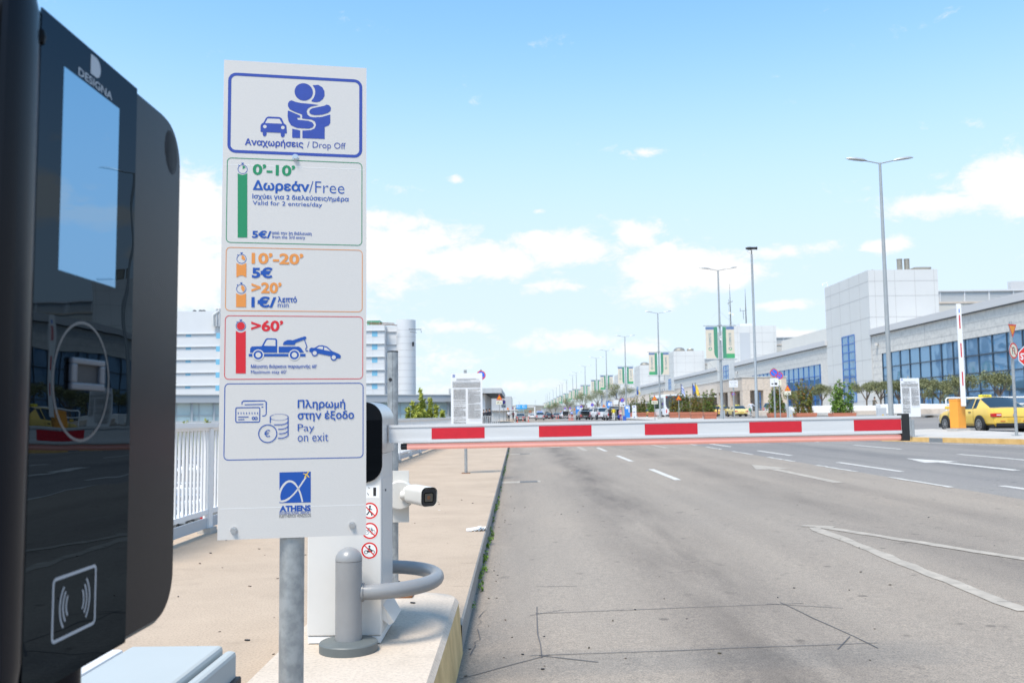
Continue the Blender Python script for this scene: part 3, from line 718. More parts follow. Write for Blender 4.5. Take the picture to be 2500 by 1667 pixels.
# rounded front column that stands proud of the face beside the glass
fc = MB(); pr = []
for k in range(9): an = R(-90 + 180*k/8); pr.append((.0 + .012*math.cos(an)*1.0, -.253 + .034*math.sin(an)))
zz = [(B0 + .02, .8), (B0 + .045, 1.0), (B1 - .07, 1.0), (B1 - .02, .94), (B1 - .004, .75)]
vs = [(x_*s_ + .0005, -.253 + (y_ + .253)*s_, z_) for z_, s_ in zz for x_, y_ in pr]; m_ = len(pr)
fc.add(vs, [(i*m_+k, i*m_+k+1, (i+1)*m_+k+1, (i+1)*m_+k) for i in range(len(zz)-1) for k in range(m_-1)], 'term', True)
fc.add(vs[-m_:], [tuple(range(m_))], 'term'); fc.build('edge_column', t)
lk = MB(); lk.lathe((.004, -.224, 1.60), [(0, .008), (.006, .007), (.0075, 0), (.006, -.007), (0, -.008)], 'termside', 14); lk.build('lock', t)
gp = MB(); gfr = Frame((.0012, 0, 0), (0, 1, 0), (0, 0, 1))
gp.box((.0004, T(.935, 0)[0], B0 + .004), (.0022, T(1.178, 0)[0], B1 - .004), 'tglass'); gl = gp.build('glass_panel', t)
pfr = Frame((.0024, 0, 0), (0, 1, 0), (0, 0, 1))
sc = MB(); sc.rect(pfr, *T(.984, 1.514), *T(1.125, 1.741), 'screen'); sc.build('screen', gl)
pt = MB()
pt.art(pfr, [T(1.046, 1.7805), T(1.046, 1.757)] + [(T(1.060, 0)[0] + .0118*math.cos(R(a)), T(0, 1.7688)[1] + .0118*math.sin(R(a))) for a in range(-90, 91, 15)], 'print')
pt.text(pfr, 'DESIGNA', *T(1.017, 1.744), *T(1.104, 1.7535), 'print', .012)
pt.build('maker_logo', gl)
rg = MB(); rg.ring(pfr, *T(1.046, 1.395), .0655, .0685, 'ringm', n=64); rg.build('card_ring', gl)
sl = MB(); a0, b0 = T(1.012, 1.385); a1, b1 = T(1.093, 1.421)
for p, q in (((a0, b0), (a1, b0 + .008)), ((a0, b1 - .007), (a1, b1)), ((a0, b0 + .008), (a0 + .012, b1 - .007)), ((a1 - .012, b0 + .008), (a1, b1 - .007))): sl.box((.0023, p[0], p[1]), (.0075, q[0], q[1]), 'slotm', .0015)
sl.box((.0023, a0 + .011, b0 + .007), (.0032, a1 - .011, b1 - .006), 'dark'); sl.build('card_slot', gl)
ic = MB(); a0, b0 = T(.991, 1.114); a1, b1 = T(1.093, 1.183); ic.rrect(pfr, a0, b0, a1, b1, .007, .0035, 'print')
cy_, cz_ = (a0 + a1)/2, (b0 + b1)/2
for sgn in (-1, 1):
    for k, r_ in enumerate((.017, .024, .031)):
        cen = cy_ + sgn*.002; st = 0 if sgn > 0 else math.pi
        ic.ring(pfr, cen, cz_, r_, r_ + .0026, 'print', st - .62 - .06*k, st + .62 + .06*k, 14)
ic.build('contactless_symbol', gl)
gr = MB(); gr.lay = .0
for k in range(-7, 8):
    ca, cb = T(1.304, 1.737); x_ = k*.0042; h_ = math.sqrt(max(0, .031**2 - x_**2))
    gr.stroke(Frame((.0002, 0, 0), (0, 1, 0), (0, 0, 1)), [(ca + x_*.75 - h_*.12, cb + h_), (ca + x_*.75 + h_*.12, cb - h_)], .0018, 'dark')
gr.build('speaker_grille', t)
st = MB(); st.tube([(-.03, -.085, -.15), (-.03, -.085, B0 + .01)], .028, 'term', 18); st.build('stem', t)
bp_ = MB(); bp_.box((-.135, -.235, 0.15), (-.012, -.125, B0 - .012), 'housing', .006); bp_.build('pedestal', t)

# service cabinet below the terminal
c = thing('service_cabinet', 'low blue grey metal cabinet with white back edge and black hinge by the terminal', 'cabinet', (-.702, 1.55, .30))
b = MB(); b.box((-.11, -.62, 0), (.084, .40, .583), 'cab', .008); b.build('cabinet_body', c)
b = MB(); b.box((.090, -.615, .02), (.114, .392, .574), 'cab', .008); b.build('door', c)
b = MB(); b.box((-.185, -.60, .35), (-.122, .395, .578), 'cabw', .006); b.build('back_edge', c)
b = MB()
b.box((.106, .28, .44), (.124, .392, .462), 'black', .003); b.box((.106, .28, .50), (.124, .392, .522), 'black', .003); b.box((.106, .30, .46), (.118, .372, .503), 'black'); b.build('hinge', c)

# ------------------------------------------------------------------ the tariff sign
TL, TR = at(547, 145, 2.27), at(895, 168, 2.34)
bz0, bz1 = 1.056, 2.2635
O = Vector((TL.x, TL.y, bz0)); U = Vector((TR.x - TL.x, TR.y - TL.y, 0)); BW = U.length; U.normalize()
sg = thing('tariff_sign', 'tall white drop off tariff board with Greek and English text on a galvanised pole', 'sign', (O.x, O.y, .30))
OL = Vector((0, 0, bz0 - .30)); NV = U.cross(Vector((0, 0, 1)))
BH = bz1 - bz0
b = MB(); bf = Frame(OL - NV*.003, U, (0, 0, 1))
def bbox_on(mb, fr, a0, b0, a1, b1, h0, h1, m):
    p = [fr.p(a, b_, h) for h in (h0, h1) for a, b_ in ((a0, b0), (a1, b0), (a1, b1), (a0, b1))]
    mb.add(p, [(3, 2, 1, 0), (4, 5, 6, 7), (0, 1, 5, 4), (1, 2, 6, 5), (2, 3, 7, 6), (3, 0, 4, 7)], m)
b.lay = 0; bbox_on(b, bf, 0, 0, BW, BH, 0, .003, 'sheet')
for zz_ in (.075, .935): bbox_on(b, bf, .004, zz_, BW - .004, zz_ + .0012, .003, .0032, 'white')
b.build('board', sg)
b = MB(); pc = Frame(O, U, (0, 0, 1)).hit(711, 1400); px_, py_ = (U * pc[0]).x, (U * pc[0]).y; pp_ = Vector((px_, py_, 0)) - NV*.037
b.tube([(pp_.x, pp_.y, 0), (pp_.x, pp_.y, bz1 - .30 - .06)], .0305, 'galv', 28); b.build('pole', sg)
AF = Frame(OL, U, (0, 0, 1)); WF = Frame(O, U, (0, 0, 1))      # local face for drawing, world face for reading off the layout
class Art:
    def __init__(s, crop): s.mb = MB(); s.mb.lay = .0004; s.c = crop
    def q(s, x, y): c = s.c; return WF.hit(c[0] + x/c[2], c[1] + y/c[2])
    def k(s, d): return d / s.c[2] / 990.0                      # a length on the board
    def poly(s, pts, m): s.mb.art(AF, [s.q(*p) for p in pts], m)
    def text(s, st, x0, y0, x1, y1, m, wt=0): s.mb.text(AF, st, *s.q(x0, y0), *s.q(x1, y1), m, wt)
    def disc(s, x, y, r, m): s.mb.disc(AF, *s.q(x, y), s.k(r), m)
    def ring(s, x, y, r0, r1, m, *a, **kw): s.mb.ring(AF, *s.q(x, y), s.k(r0), s.k(r1), m, *a, **kw)
    def stroke(s, pts, wd, m, closed=False): s.mb.stroke(AF, [s.q(*p) for p in pts], s.k(wd), m, closed)
    def frame(s, x0, y0, x1, y1, r, wd, m): s.mb.rrect(AF, *s.q(x0, y0), *s.q(x1, y1), s.k(r), s.k(wd), m)
    def watch(s, x, y, r, m, frac, full=False):
        s.ring(x, y, r - r*.11, r, 'blue')
        if full: s.disc(x, y, r*.8, m)
        else: s.poly([(x, y)] + [(x + r*.72*math.sin(a), y - r*.72*math.cos(a)) for a in [frac*i/8 for i in range(9)]], m)
        s.stroke([(x, y - r*.98), (x, y - r*1.28)], r*.2, 'blue'); s.stroke([(x - r*.26, y - r*1.22), (x + r*.26, y - r*1.22)], r*.16, 'blue'); s.stroke([(x - r*.86, y - r*.9), (x - r*.66, y - r*.72)], r*.16, 'blue')
    def bar(s, x0, y0, x1, y1, m, cut=0, cut2=0):
        n = 8; a = [(x0 + (x1-x0)*i/n, y0 + cut*math.sin(math.pi*i/n)) for i in range(n+1)]
        e = [(x1 - (x1-x0)*i/n, y1 - cut2*math.sin(math.pi*i/n)) for i in range(n+1)]
        s.poly(a + e, m)
    def done(s, name): s.mb.build(name, sg)
a = Art((520, 120, 3.015))
a.frame(113, 172, 1098, 803, 62, 23, 'navy')
a.disc(668, 317, 69, 'navy')
a.poly([(733,268),(775,265),(805,283),(820,310),(821,345),(808,370),(785,388),(760,393),(735,390),(722,384),(740,362),(750,338),(753,312),(748,290)], 'navy')
a.poly([(552,400),(563,384),(580,379),(610,391),(650,399),(700,403),(780,413),(720,425),(697,440),(689,460),(696,484),(714,499),(740,504),(800,501),(863,483),(863,545),(852,563),(822,575),(822,663),(658,657),(658,601),(720,598),(748,585),(758,560),(750,534),(725,520),(656,512),(656,483),(600,462),(565,445),(552,422)], 'navy')
a.poly([(551,454),(570,460),(642,492),(642,505),(617,507),(626,522),(700,529),(730,540),(743,560),(732,578),(705,587),(620,582),(575,563),(556,532),(549,495)], 'navy')
a.poly([(709,462),(714,448),(732,437),(780,427),(820,419),(836,410),(855,415),(868,432),(866,455),(845,472),(800,485),(750,488),(724,482),(711,473)], 'navy')
a.poly([(583,588),(641,600),(641,656),(583,654)], 'navy')
a.poly([(350,566),(356,552),(372,542),(390,508),(405,498),(490,502),(507,512),(522,548),(540,562),(544,621),(528,622),(528,640),(517,651),(505,649),(499,638),(498,618),(395,613),(394,632),(385,643),(374,643),(366,632),(366,612),(350,610)], 'navy')
a.poly([(384,546),(402,513),(490,516),(510,551)], 'sheet'); a.disc(382, 572, 13, 'sheet'); a.disc(514, 579, 13, 'sheet')
a.text('Αναχωρήσεις', 235, 656, 665, 738, 'navy', .028); a.text('/ Drop Off', 693, 680, 976, 752, 'navy', -.003)
a.done('drop_off_panel')
a = Art((520, 120, 3.015))
a.frame(103, 798, 1098, 1448, 34, 5.5, 'green'); a.watch(218, 885, 36, 'green', 1.05); a.bar(182, 914, 252, 1387, 'green', 13)
a.text('0’-10’', 293, 846, 605, 938, 'green', .034); a.text('Δωρεάν', 293, 962, 710, 1070, 'blue', .034); a.text('/Free', 708, 972, 967, 1066, 'blue', -.010)
a.text('Ισχύει για 2 διελεύσεις/ημέρα', 290, 1064, 1000, 1132, 'blue', .018); a.text('Valid for 2 entries/day', 292, 1115, 803, 1172, 'blue', .004)
a.text('5€/', 288, 1334, 430, 1394, 'blue', .034); a.text('από την 3η διέλευση', 433, 1340, 725, 1377, 'blue', .02); a.text('from the 3rd entry', 435, 1370, 678, 1407, 'blue', .008)
a.done('free_stay_panel')
a = Art((520, 580, 4.1275))
a.frame(130, 95, 1507, 752, 46, 7, 'orange'); a.watch(288, 215, 49, 'orange', 2.1); a.watch(285, 517, 49, 'orange', 2.6)
a.bar(236, 257, 336, 402, 'orange', 18, 20); a.bar(233, 560, 333, 700, 'orange', 18)
a.text('10’-20’', 390, 153, 910, 275, 'orange', .034); a.text('5€', 392, 297, 600, 411, 'blue', .038); a.text('>20’', 388, 449, 690, 564, 'orange', .034)
a.text('1€/', 388, 592, 636, 706, 'blue', .036); a.text('λεπτό', 652, 591, 845, 656, 'blue', .026); a.text('min', 652, 655, 762, 703, 'blue', 0)
a.done('short_stay_panel')
a = Art((520, 580, 4.1275))
a.frame(121, 783, 1512, 1425, 46, 7, 'pred'); a.watch(281, 891, 50, 'pred', 0, True); a.bar(230, 938, 330, 1368, 'pred', 20); a.text('>60’', 385, 832, 707, 947, 'pred', .034)
a.poly([(373,1158),(375,1114),(392,1097),(490,1094),(530,1022),(546,1014),(632,1016),(646,1028),(646,1158)], 'blue')
a.poly([(512,1090),(541,1034),(555,1028),(623,1029),(630,1036),(630,1092)], 'sheet')
a.poly([(662,1098),(866,1098),(888,1114),(918,1158),(662,1158)], 'blue')
for x0, x1 in ((360, 398), (512, 760), (878, 932)): a.poly([(x0, 1171), (x1, 1171), (x1, 1197), (x0, 1197)], 'blue')
for x_, y_ in ((456, 1182), (820, 1182)): a.disc(x_, y_, 57, 'sheet'); a.ring(x_, y_, 27, 46, 'blue')
a.poly([(703,1080),(714,1051),(745,1033),(780,1030),(800,1036),(918,996),(938,998),(942,1014),(934,1022),(832,1060),(822,1082)], 'blue')
a.stroke([(920,1020),(930,1055),(943,1085),(946,1102),(934,1120),(936,1138),(948,1143),(960,1136)], 9, 'blue')
a.poly([(970,1150),(972,1120),(990,1108),(1020,1112),(1065,1087),(1100,1084),(1150,1098),(1200,1143),(1270,1172),(1288,1190),(1282,1216),(1240,1216),(1180,1192),(1050,1166)], 'blue')
a.poly([(1042,1114),(1075,1097),(1111,1099),(1106,1128)], 'sheet'); a.poly([(1122,1102),(1145,1110),(1184,1144),(1118,1132)], 'sheet')
for x_, y_ in ((1025, 1163), (1217, 1206)): a.disc(x_, y_, 33, 'blue'); a.disc(x_, y_, 21, 'sheet')
a.text('Μέγιστη διάρκεια παραμονής 60’', 383, 1278, 1047, 1322, 'blue', .02); a.text('Maximum stay 60’', 383, 1336, 742, 1378, 'blue', .008)
a.done('towing_panel')
a = Art((520, 900, 3.5625))
a.frame(100, 127, 1308, 773, 40, 7, 'blue')
a.stroke([(252,312),(252,292),(265,280),(450,278),(463,290),(463,393),(452,408),(428,410)], 8, 'blue'); a.stroke([(275,312),(438,309)], 8, 'blue'); a.stroke([(422,333),(438,333)], 8, 'blue')
a.frame(195, 334, 410, 466, 16, 8, 'blue')
for k in range(8): a.stroke([(220 + 24*k, 378), (220 + 24*k, 394)], 7, 'blue')
a.stroke([(218,419),(310,418)], 7, 'blue'); a.stroke([(218,442),(273,440)], 7, 'blue'); a.ring(351, 430, 7, 14, 'blue'); a.ring(375, 430, 7, 14, 'blue')
a.ring(476, 563, 73, 81, 'blue'); a.text('€', 445, 530, 497, 592, 'blue', .0)
a.mb.ring(AF, *a.q(576, 420), a.k(74), a.k(81), 'blue', ry=.36)
a.stroke([(498,424),(498,470)], 8, 'blue'); a.stroke([(653,424),(653,580)], 8, 'blue')
for y_, x_ in ((468, 530), (507, 566), (546, 572), (585, 565)):
    a.stroke([(x_, y_ + 18), (600, y_ + 17), (630, y_ + 10), (653, y_ - 6)], 8, 'blue')
a.text('Πληρωμή', 737, 268, 1150, 356, 'blue', .022); a.text('στην έξοδο', 737, 366, 1226, 452, 'blue', .022); a.text('Pay', 737, 480, 882, 560, 'blue', -.006); a.text('on exit', 737, 560, 1003, 628, 'blue', -.006)
a.done('payment_panel')
a = Art((520, 900, 3.5625))
a.poly([(578,900),(850,893),(850,1160),(578,1166)], 'blue')
def bez(p, n=14):
    out = []
    for i in range(n + 1):
        t_ = i/n; q = [Vector(x) for x in p]
        while len(q) > 1: q = [q[j]*(1-t_) + q[j+1]*t_ for j in range(len(q)-1)]
        out.append(tuple(q[0]))
    return out
lp = bez([(806,945),(760,1010),(720,1090),(640,1165),(585,1150)]) + bez([(585,1150),(560,1110),(590,1020),(640,985)])[1:] + bez([(640,985),(700,950),(755,1030),(778,1158)])[1:]
wid = [10]*8 + [14]*12 + [20]*30; L_, R_ = [], []
for i, p in enumerate(lp):
    d = (Vector(lp[min(i+1, len(lp)-1)]) - Vector(lp[max(i-1, 0)])).normalized(); w_ = (13 if i < 10 else 18) * (1.0 if i < len(lp) - 8 else .75); nn = Vector((-d.y, d.x))*w_/2
    L_.append(a.q(*(Vector(p) + nn))); R_.append(a.q(*(Vector(p) - nn)))
a.mb.ribbon(AF, L_, R_, 'sheet')
a.stroke([(796,945),(833,890)], 9, 'gold'); a.poly([(782,908),(815,914),(841,942),(834,945),(812,925),(786,914)], 'gold'); a.poly([(795,938),(806,936),(816,948),(800,946)], 'gold')
a.text('ATHENS', 580, 1190, 850, 1234, 'blue', .05); a.text('INTERNATIONAL AIRPORT', 578, 1240, 850, 1260, 'blue', 0); a.text('ELEFTHERIOS VENIZELOS', 578, 1266, 852, 1286, 'pgrey', 0)
a.done('airport_logo')
def bolt(px, py):
    q = WF.hit(px, py); b = MB(); p0, p1 = AF.p(*q, .0005), AF.p(*q, .008)
    b.tube([AF.p(*q, .0004), AF.p(*q, .0022)], .0085, 'alu', 20); b.tube([p0, p1], .0062, 'alu', 6, sm=False); b.build('bolt', sg)
bolt(721, 385); bolt(571, 1294); bolt(860, 1281)
# ------------------------------------------------------------------ barrier gate
BX0, BX1, BY0, BY1 = -.998, -.650, 4.37, 4.76
bg_ = thing('barrier_gate', 'white car park barrier with black hood lowered across the road behind the tariff sign', 'barrier', ((BX0+BX1)/2, (BY0+BY1)/2, .30))
LX, LY = (BX0+BX1)/2, (BY0+BY1)/2
def lb(x, y, z): return (x - LX, y - LY, z - .30)
b = MB(); b.box(lb(BX0+.004, BY0+.004, .305), lb(BX1-.004, BY1-.004, .335), 'white'); b.box(lb(BX0, BY0, .337), lb(BX1, BY1, 1.178), 'housing', .006)
b.box(lb(BX1 - .001, BY0 + .03, .345), lb(BX1 + .0015, BY1 - .02, 1.06), 'housing'); b.build('cabinet_body', bg_)
b = MB()
b.add([lb(BX1+.002, BY0+.04, .47), lb(BX1+.002, BY1-.06, .47), lb(BX1+.05, BY1-.06, .385), lb(BX1+.05, BY0+.06, .385), lb(BX1+.03, BY0+.06, .372), lb(BX1+.002, BY0+.04, .40)], [(0, 5, 4, 3), (0, 3, 2, 1)], 'housing')
b.build('splash_plate', bg_)
for y_, z_ in ((BY0+.10, .505), (BY0+.22, .53), (BY0+.12, 1.0)):
    b = MB(); c_ = lb(BX1+.0016, y_, z_); b.tube([c_, (c_[0]+.004, c_[1], c_[2])], .006, 'pgrey', 10); b.build('screw', bg_)
# hood: black front face, brushed metal wrap
def rr2(x0, z0, x1, z1, r, n=10):
    return [(cx + r*math.cos(R(st+90*k/n)), cz + r*math.sin(R(st+90*k/n))) for cx, cz, st in ((x1-r, z1-r, 0), (x0+r, z1-r, 90), (x0+r, z0+r, 180), (x1-r, z0+r, 270)) for k in range(n+1)]
H0, H1 = 1.045, 1.425
def arch(x0, z0, x1, z1, r, k=10): return [(x1 - r + r*math.cos(R(90*i/k)), z1 - r + r*math.sin(R(90*i/k))) for i in range(k+1)] + [(x0 + r + r*math.cos(R(90 + 90*i/k)), z1 - r + r*math.sin(R(90 + 90*i/k))) for i in range(k+1)] + [(x0, z0), (x1, z0)]
path = arch(BX0-.004, 1.18, BX1+.006, H1, .085); n = len(path)
b = MB(); vs = [lb(x, BY0-.004, z) for x, z in path] + [lb(x, BY1+.004, z) for x, z in path]
b.add(vs, [(i, n+i, n+(i+1) % n, (i+1) % n) for i in range(n)], 'alu', True); b.add(vs[n:], [tuple(range(n))[::-1]], 'alu'); b.add(vs[:n], [tuple(range(n))], 'alu'); b.build('hood', bg_)
b = MB(); pi_ = rr2(BX0-.002, H0+.002, BX1+.004, H1-.002, .082); po_ = rr2(BX0-.003, H0, BX1+.0055, H1-.0005, .084); n = len(pi_); vs = [lb(x, BY0-.012, z) for x, z in pi_] + [lb(x, BY0-.0045, z) for x, z in po_]
b.add(vs[:n], [tuple(range(n))], 'hglass'); b.add(vs, [(i, n+i, n+(i+1) % n, (i+1) % n) for i in range(n)], 'black', True); b.build('hood_face', bg_)
# stickers on the front
def prohib(name, px, py, icon):
    f = Frame(lb(0, BY0 - .0006, 0), (1, 0, 0), (0, 0, 1)); p = at(px, py, BY0); ca, cb = p.x, p.z; r = .0385
    b = MB(); b.disc(f, ca, cb, r*1.04, 'white'); b.ring(f, ca, cb, r*.80, r, 'sgred')
    q = lambda x, y: (ca + x*r, cb + y*r)
    if icon == 'walk':
        b.disc(f, *q(.02, .5), r*.13, 'black'); b.stroke(f, [q(.0, .36), q(-.05, 0), q(.22, -.32), q(.25, -.6)], r*.17, 'black'); b.stroke(f, [q(-.05, 0), q(-.2, -.3), q(-.4, -.5)], r*.15, 'black'); b.stroke(f, [q(0, .3), q(.28, .08)], r*.1, 'black'); b.stroke(f, [q(0, .3), q(-.28, .05)], r*.1, 'black')
    if icon == 'bike':
        for sx in (-.38, .38): b.ring(f, *q(sx, -.18), r*.24, r*.29, 'black', n=20)
        b.stroke(f, [q(-.38, -.18), q(-.1, .22), q(.26, .22), q(.0, -.18), q(-.1, .22)], r*.06, 'black'); b.stroke(f, [q(.38, -.18), q(.24, .34), q(.1, .38)], r*.06, 'black'); b.stroke(f, [q(-.2, .3), q(-.02, .3)], r*.08, 'black')
    if icon == 'moto':
        for sx in (-.42, .42): b.ring(f, *q(sx, -.2), r*.15, r*.23, 'black', n=20)
        b.art(f, [q(-.45, -.02), q(-.2, .02), q(-.05, -.05), q(.2, .1), q(.38, .05), q(.4, -.08), q(.2, -.2), q(-.15, -.25), q(-.3, -.12)], 'black')
        b.disc(f, *q(.0, .48), r*.13, 'black'); b.art(f, [q(-.2, .05), q(-.12, .3), q(.0, .36), q(.12, .22), q(.26, .12), q(.2, .04), q(.05, .12), q(0, -.05)], 'black')
    b.stroke(f, [q(-.62, .62), q(.62, -.62)], r*.14, 'sgred'); b.build(name, bg_)
prohib('no_pedestrians_sticker', 903, 1246, 'walk'); prohib('no_bicycles_sticker', 903, 1295, 'bike'); prohib('no_motorcycles_sticker', 902, 1343, 'moto')
b = MB(); f = Frame(lb(0, BY0 - .0006, 0), (1, 0, 0), (0, 0, 1)); p = at(905, 1200, BY0); b.rect(f, p.x-.05, p.z-.03, p.x+.042, p.z+.03, 'white'); b.rect(f, p.x+.012, p.z-.020, p.x+.026, p.z+.020, 'black'); b.stroke(f, [(p.x-.012, p.z+.02), (p.x-.004, p.z+.018)], .003, 'black'); b.stroke(f, [(p.x-.016, p.z-.005), (p.x-.009, p.z-.016)], .003, 'black'); b.build('arrow_sticker', bg_)
# the arm
AY = 4.56; za, zb = 1.268, 1.287; xa_, xb_ = BX1 + .012, 1.885
def az_(x): return za + (zb - za)*(x - xa_)/(xb_ - xa_)
def abox(mb, x0, x1, dz0, dz1, yf, yb, m):
    vs = [lb(x, y, az_(x)+dz) for x in (x0, x1) for y in (yf, yb) for dz in (dz0, dz1)]
    mb.add(vs, [(0, 1, 3, 2), (4, 6, 7, 5), (0, 4, 5, 1), (2, 3, 7, 6), (0, 2, 6, 4), (1, 5, 7, 3)], m)
b = MB(); abox(b, xa_, xb_, -.0435, .0435, AY-.02, AY+.022, 'armwhite')
abox(b, xa_, xb_, .031, .0437, AY-.0235, AY-.02, 'armwhite'); abox(b, xa_, xb_, -.0437, -.031, AY-.0235, AY-.02, 'armwhite'); arm = b.build('arm', bg_)
for x0, x1 in ((1054.5, 1183), (1315, 1442.5), (1572, 1700), (1826, 1953), (2080, 2199)):
    b = MB(); abox(b, xat(x0, AY), min(xat(x1, AY), xb_ - .004), -.0285, .0255, AY-.0212, AY-.0202, 'red'); b.build('reflective_patch', arm)
b = MB(); vs = []; abox(b, xb_ - .002, xb_ + .034, -.080, .052, AY-.028, AY+.028, 'black'); b.build('end_cap', arm)
b = MB(); x0, x1 = xat(993, AY), xb_ - .003; b.tube([lb(x0, AY, az_(x0)-.0635), lb(x1, AY, az_(x1)-.0635)], .0145, 'coral', 14); tb = b.build('light_strip', arm)
b = MB(); xs_ = xat(979, AY); b.tube([lb(xs_, AY, az_(xs_)-.0635), lb(x0+.002, AY, az_(x0)-.0635)], .0155, 'black', 14); b.build('strip_cap', arm)
b = MB(); abox(b, xs_+.01, xb_-.003, -.052, -.0435, AY-.004, AY+.004, 'alu'); b.build('strip_rail', arm)

# ------------------------------------------------------------------ bollard with hoop guard
gx, gy = -.782, 4.255
bo = thing('guard_bollard', 'grey domed steel bollard with curved hoop rail round the barrier', 'bollard', (gx, gy, .30))
b = MB(); rr_ = .0605; b.lathe((0, 0, 0), [(rr_, .02), (rr_, .400)], 'bollard', 36); b.build('post', bo)
b = MB(); b.lathe((0, 0, 0), [(rr_-.002, .400), (rr_+.0008, .402)] + [((rr_+.0008)*math.cos(R(a)), .404 + .058*math.sin(R(a))) for a in range(0, 91, 9)], 'bollard', 36); b.build('dome_cap', bo)
b = MB(); b.lathe((0, 0, 0), [(.132, 0), (.132, .036), (.128, .041), (.064, .052), (.060, .050)], 'bollbase', 44); b.build('base_ring', bo)
hp = [(rr_-.02, .0, .255)] ; cxh, cyh, rh = .0, .375, .355
ptsH = [(.02, .02, .255), (.06, .02, .255)] + [(.06 + .335*math.sin(R(a))*.92, .375 - .355*math.cos(R(a)), .255) for a in range(6, 175, 8)] + [(.06, .73, .255), (-.03, .73, .255)]
b = MB(); b.tube(ptsH, .0355, 'bollard', 20); b.tube([(.052, .02, .255), (.066, .02, .255)], .043, 'bollard', 20); b.build('hoop', bo)
b = MB(); b.lathe((-.03, .73, 0), [(rr_, .0), (rr_, .40), (rr_*.8, .44), (rr_*.4, .46), (0, .463)], 'bollard', 24); b.build('far_post', bo)

# ------------------------------------------------------------------ galvanised post and its camera
cpY = 5.52; cpX = xat(959, cpY)
cp = thing('galvanised_post', 'bare galvanised steel post with a drilled hole standing behind the barrier', 'post', (cpX, cpY, .30))
b = MB(); b.tube([(0, 0, 0), (0, 0, 1.445)], .0325, 'galv', 24); pst = b.build('tube', cp)
b = MB(); b.tube([(-.032, 0, 1.445), (.032, 0, 1.445)], .001, 'black', 4); b.lathe((0, 0, 1.445), [(.0335, -.004), (.0335, .003), (0, .004)], 'black', 24); b.build('rim_cap', cp)
b = MB(); q = Vector((-.010, -.0318, 0)); zz_ = at(958, 927, cpY).z - .30; b.tube([(q.x, q.y - .0022, zz_), (q.x, q.y + .004, zz_)], .0105, 'dark', 18); b.build('drilled_hole', cp)
b = MB(); b.tube([(.002, -.0322, .3), (.002, -.0322, 1.44)], .0009, 'pgrey', 5); b.build('weld_seam', cp)
b = MB(); b.box((-.08, -.075, .001), (.122, .075, .012), 'rust'); b.box((-.06, -.06, .012), (.105, .06, .03), 'cabw', .004); b.build('base_plate', cp)
cc = thing('security_camera', 'white bullet security camera on a round junction box facing the viewer', 'camera', (cpX + .052, cpY - .045, .895)); cc.scale = (1.04, 1.04, 1.04)
b = MB(); b.box((-.045, -.004, -.155), (.048, .0, .135), 'camwhite', .001); b.build('mount_plate', cc)
def ztube(mb, p, q, r, m, n=24): mb.tube([p, q], r, m, n)
b = MB(); b.tube([(.0, -.005, .0), (.0, -.047, .0)], .0815, 'camwhite', 40); b.tube([(.0, -.047, .0), (.0, -.052, .0)], [.0815, .074], 'camwhite', 40)
jb = b.build('junction_box', cc)
for a in (40, 140, 220, 320): b = MB(); b.tube([(.062*math.cos(R(a)), -.0515, .062*math.sin(R(a))), (.062*math.cos(R(a)), -.0545, .062*math.sin(R(a)))], .004, 'pgrey', 8); b.build('screw', jb)
dirv = Vector((.60, -.79, -.04)).normalized(); c0 = Vector((.085, -.075, .005))
b = MB(); b.tube([(.015, -.05, .0), (.05, -.066, .002), tuple(c0)], [.026, .026, .030], 'camwhite', 20); b.build('bracket', cc)
sdv = Vector((0, 0, 1)).cross(dirv).normalized() * -1; upv = dirv.cross(sdv) * -1
if upv.z < 0: upv = -upv
fcam = Frame(c0 + dirv*0, sdv if sdv.cross(upv).dot(dirv) > 0 else -sdv, upv)
def body(w, h, r, k=7): return rr2(-w/2, -h/2, w/2, h/2, r, k)
def loft(mb, frm, secs, m, cap0=True, cap1=True):
    n = len(secs[0][1]); vs = [frm.p(a, c_, h) for h, pr in secs for a, c_ in pr]
    mb.add(vs, [(i*n+k, i*n+(k+1) % n, (i+1)*n+(k+1) % n, (i+1)*n+k) for i in range(len(secs)-1) for k in range(n)], m, True)
    if cap1: mb.add(vs[-n:], [tuple(range(n))], m)
    if cap0: mb.add(vs[:n], [tuple(range(n))[::-1]], m)
b = MB(); loft(b, fcam, [(-.07, body(.062, .062, .026)), (-.055, body(.086, .086, .03)), (.150, body(.094, .094, .026))], 'camwhite'); bd = b.build('camera_body', cc)
b = MB(); hv = body(.103, .104, .03)
loft(b, fcam, [(-.02, [(x, z + .004) for x, z in body(.100, .101, .03)]), (.162, [(x, z + .004) for x, z in hv])], 'camwhite', False, False); b.build('sun_hood', cc)
b = MB(); loft(b, fcam, [(.150, body(.093, .093, .022)), (.156, body(.092, .092, .022))], 'black'); lay = Frame(fcam.p(0, 0, .1563), fcam.u, fcam.v); lay2 = MB()
fcp = b.build('front_window', cc)
b = MB(); b.art(lay, body(.062, .056, .01), 'termside'); b.art(lay, body(.05, .044, .006), 'brown'); b.ring(lay, 0, 0, .0145, .0165, 'slotm', n=28); b.disc(lay, 0, 0, .011, 'rust', 24); b.build('lens', fcp)

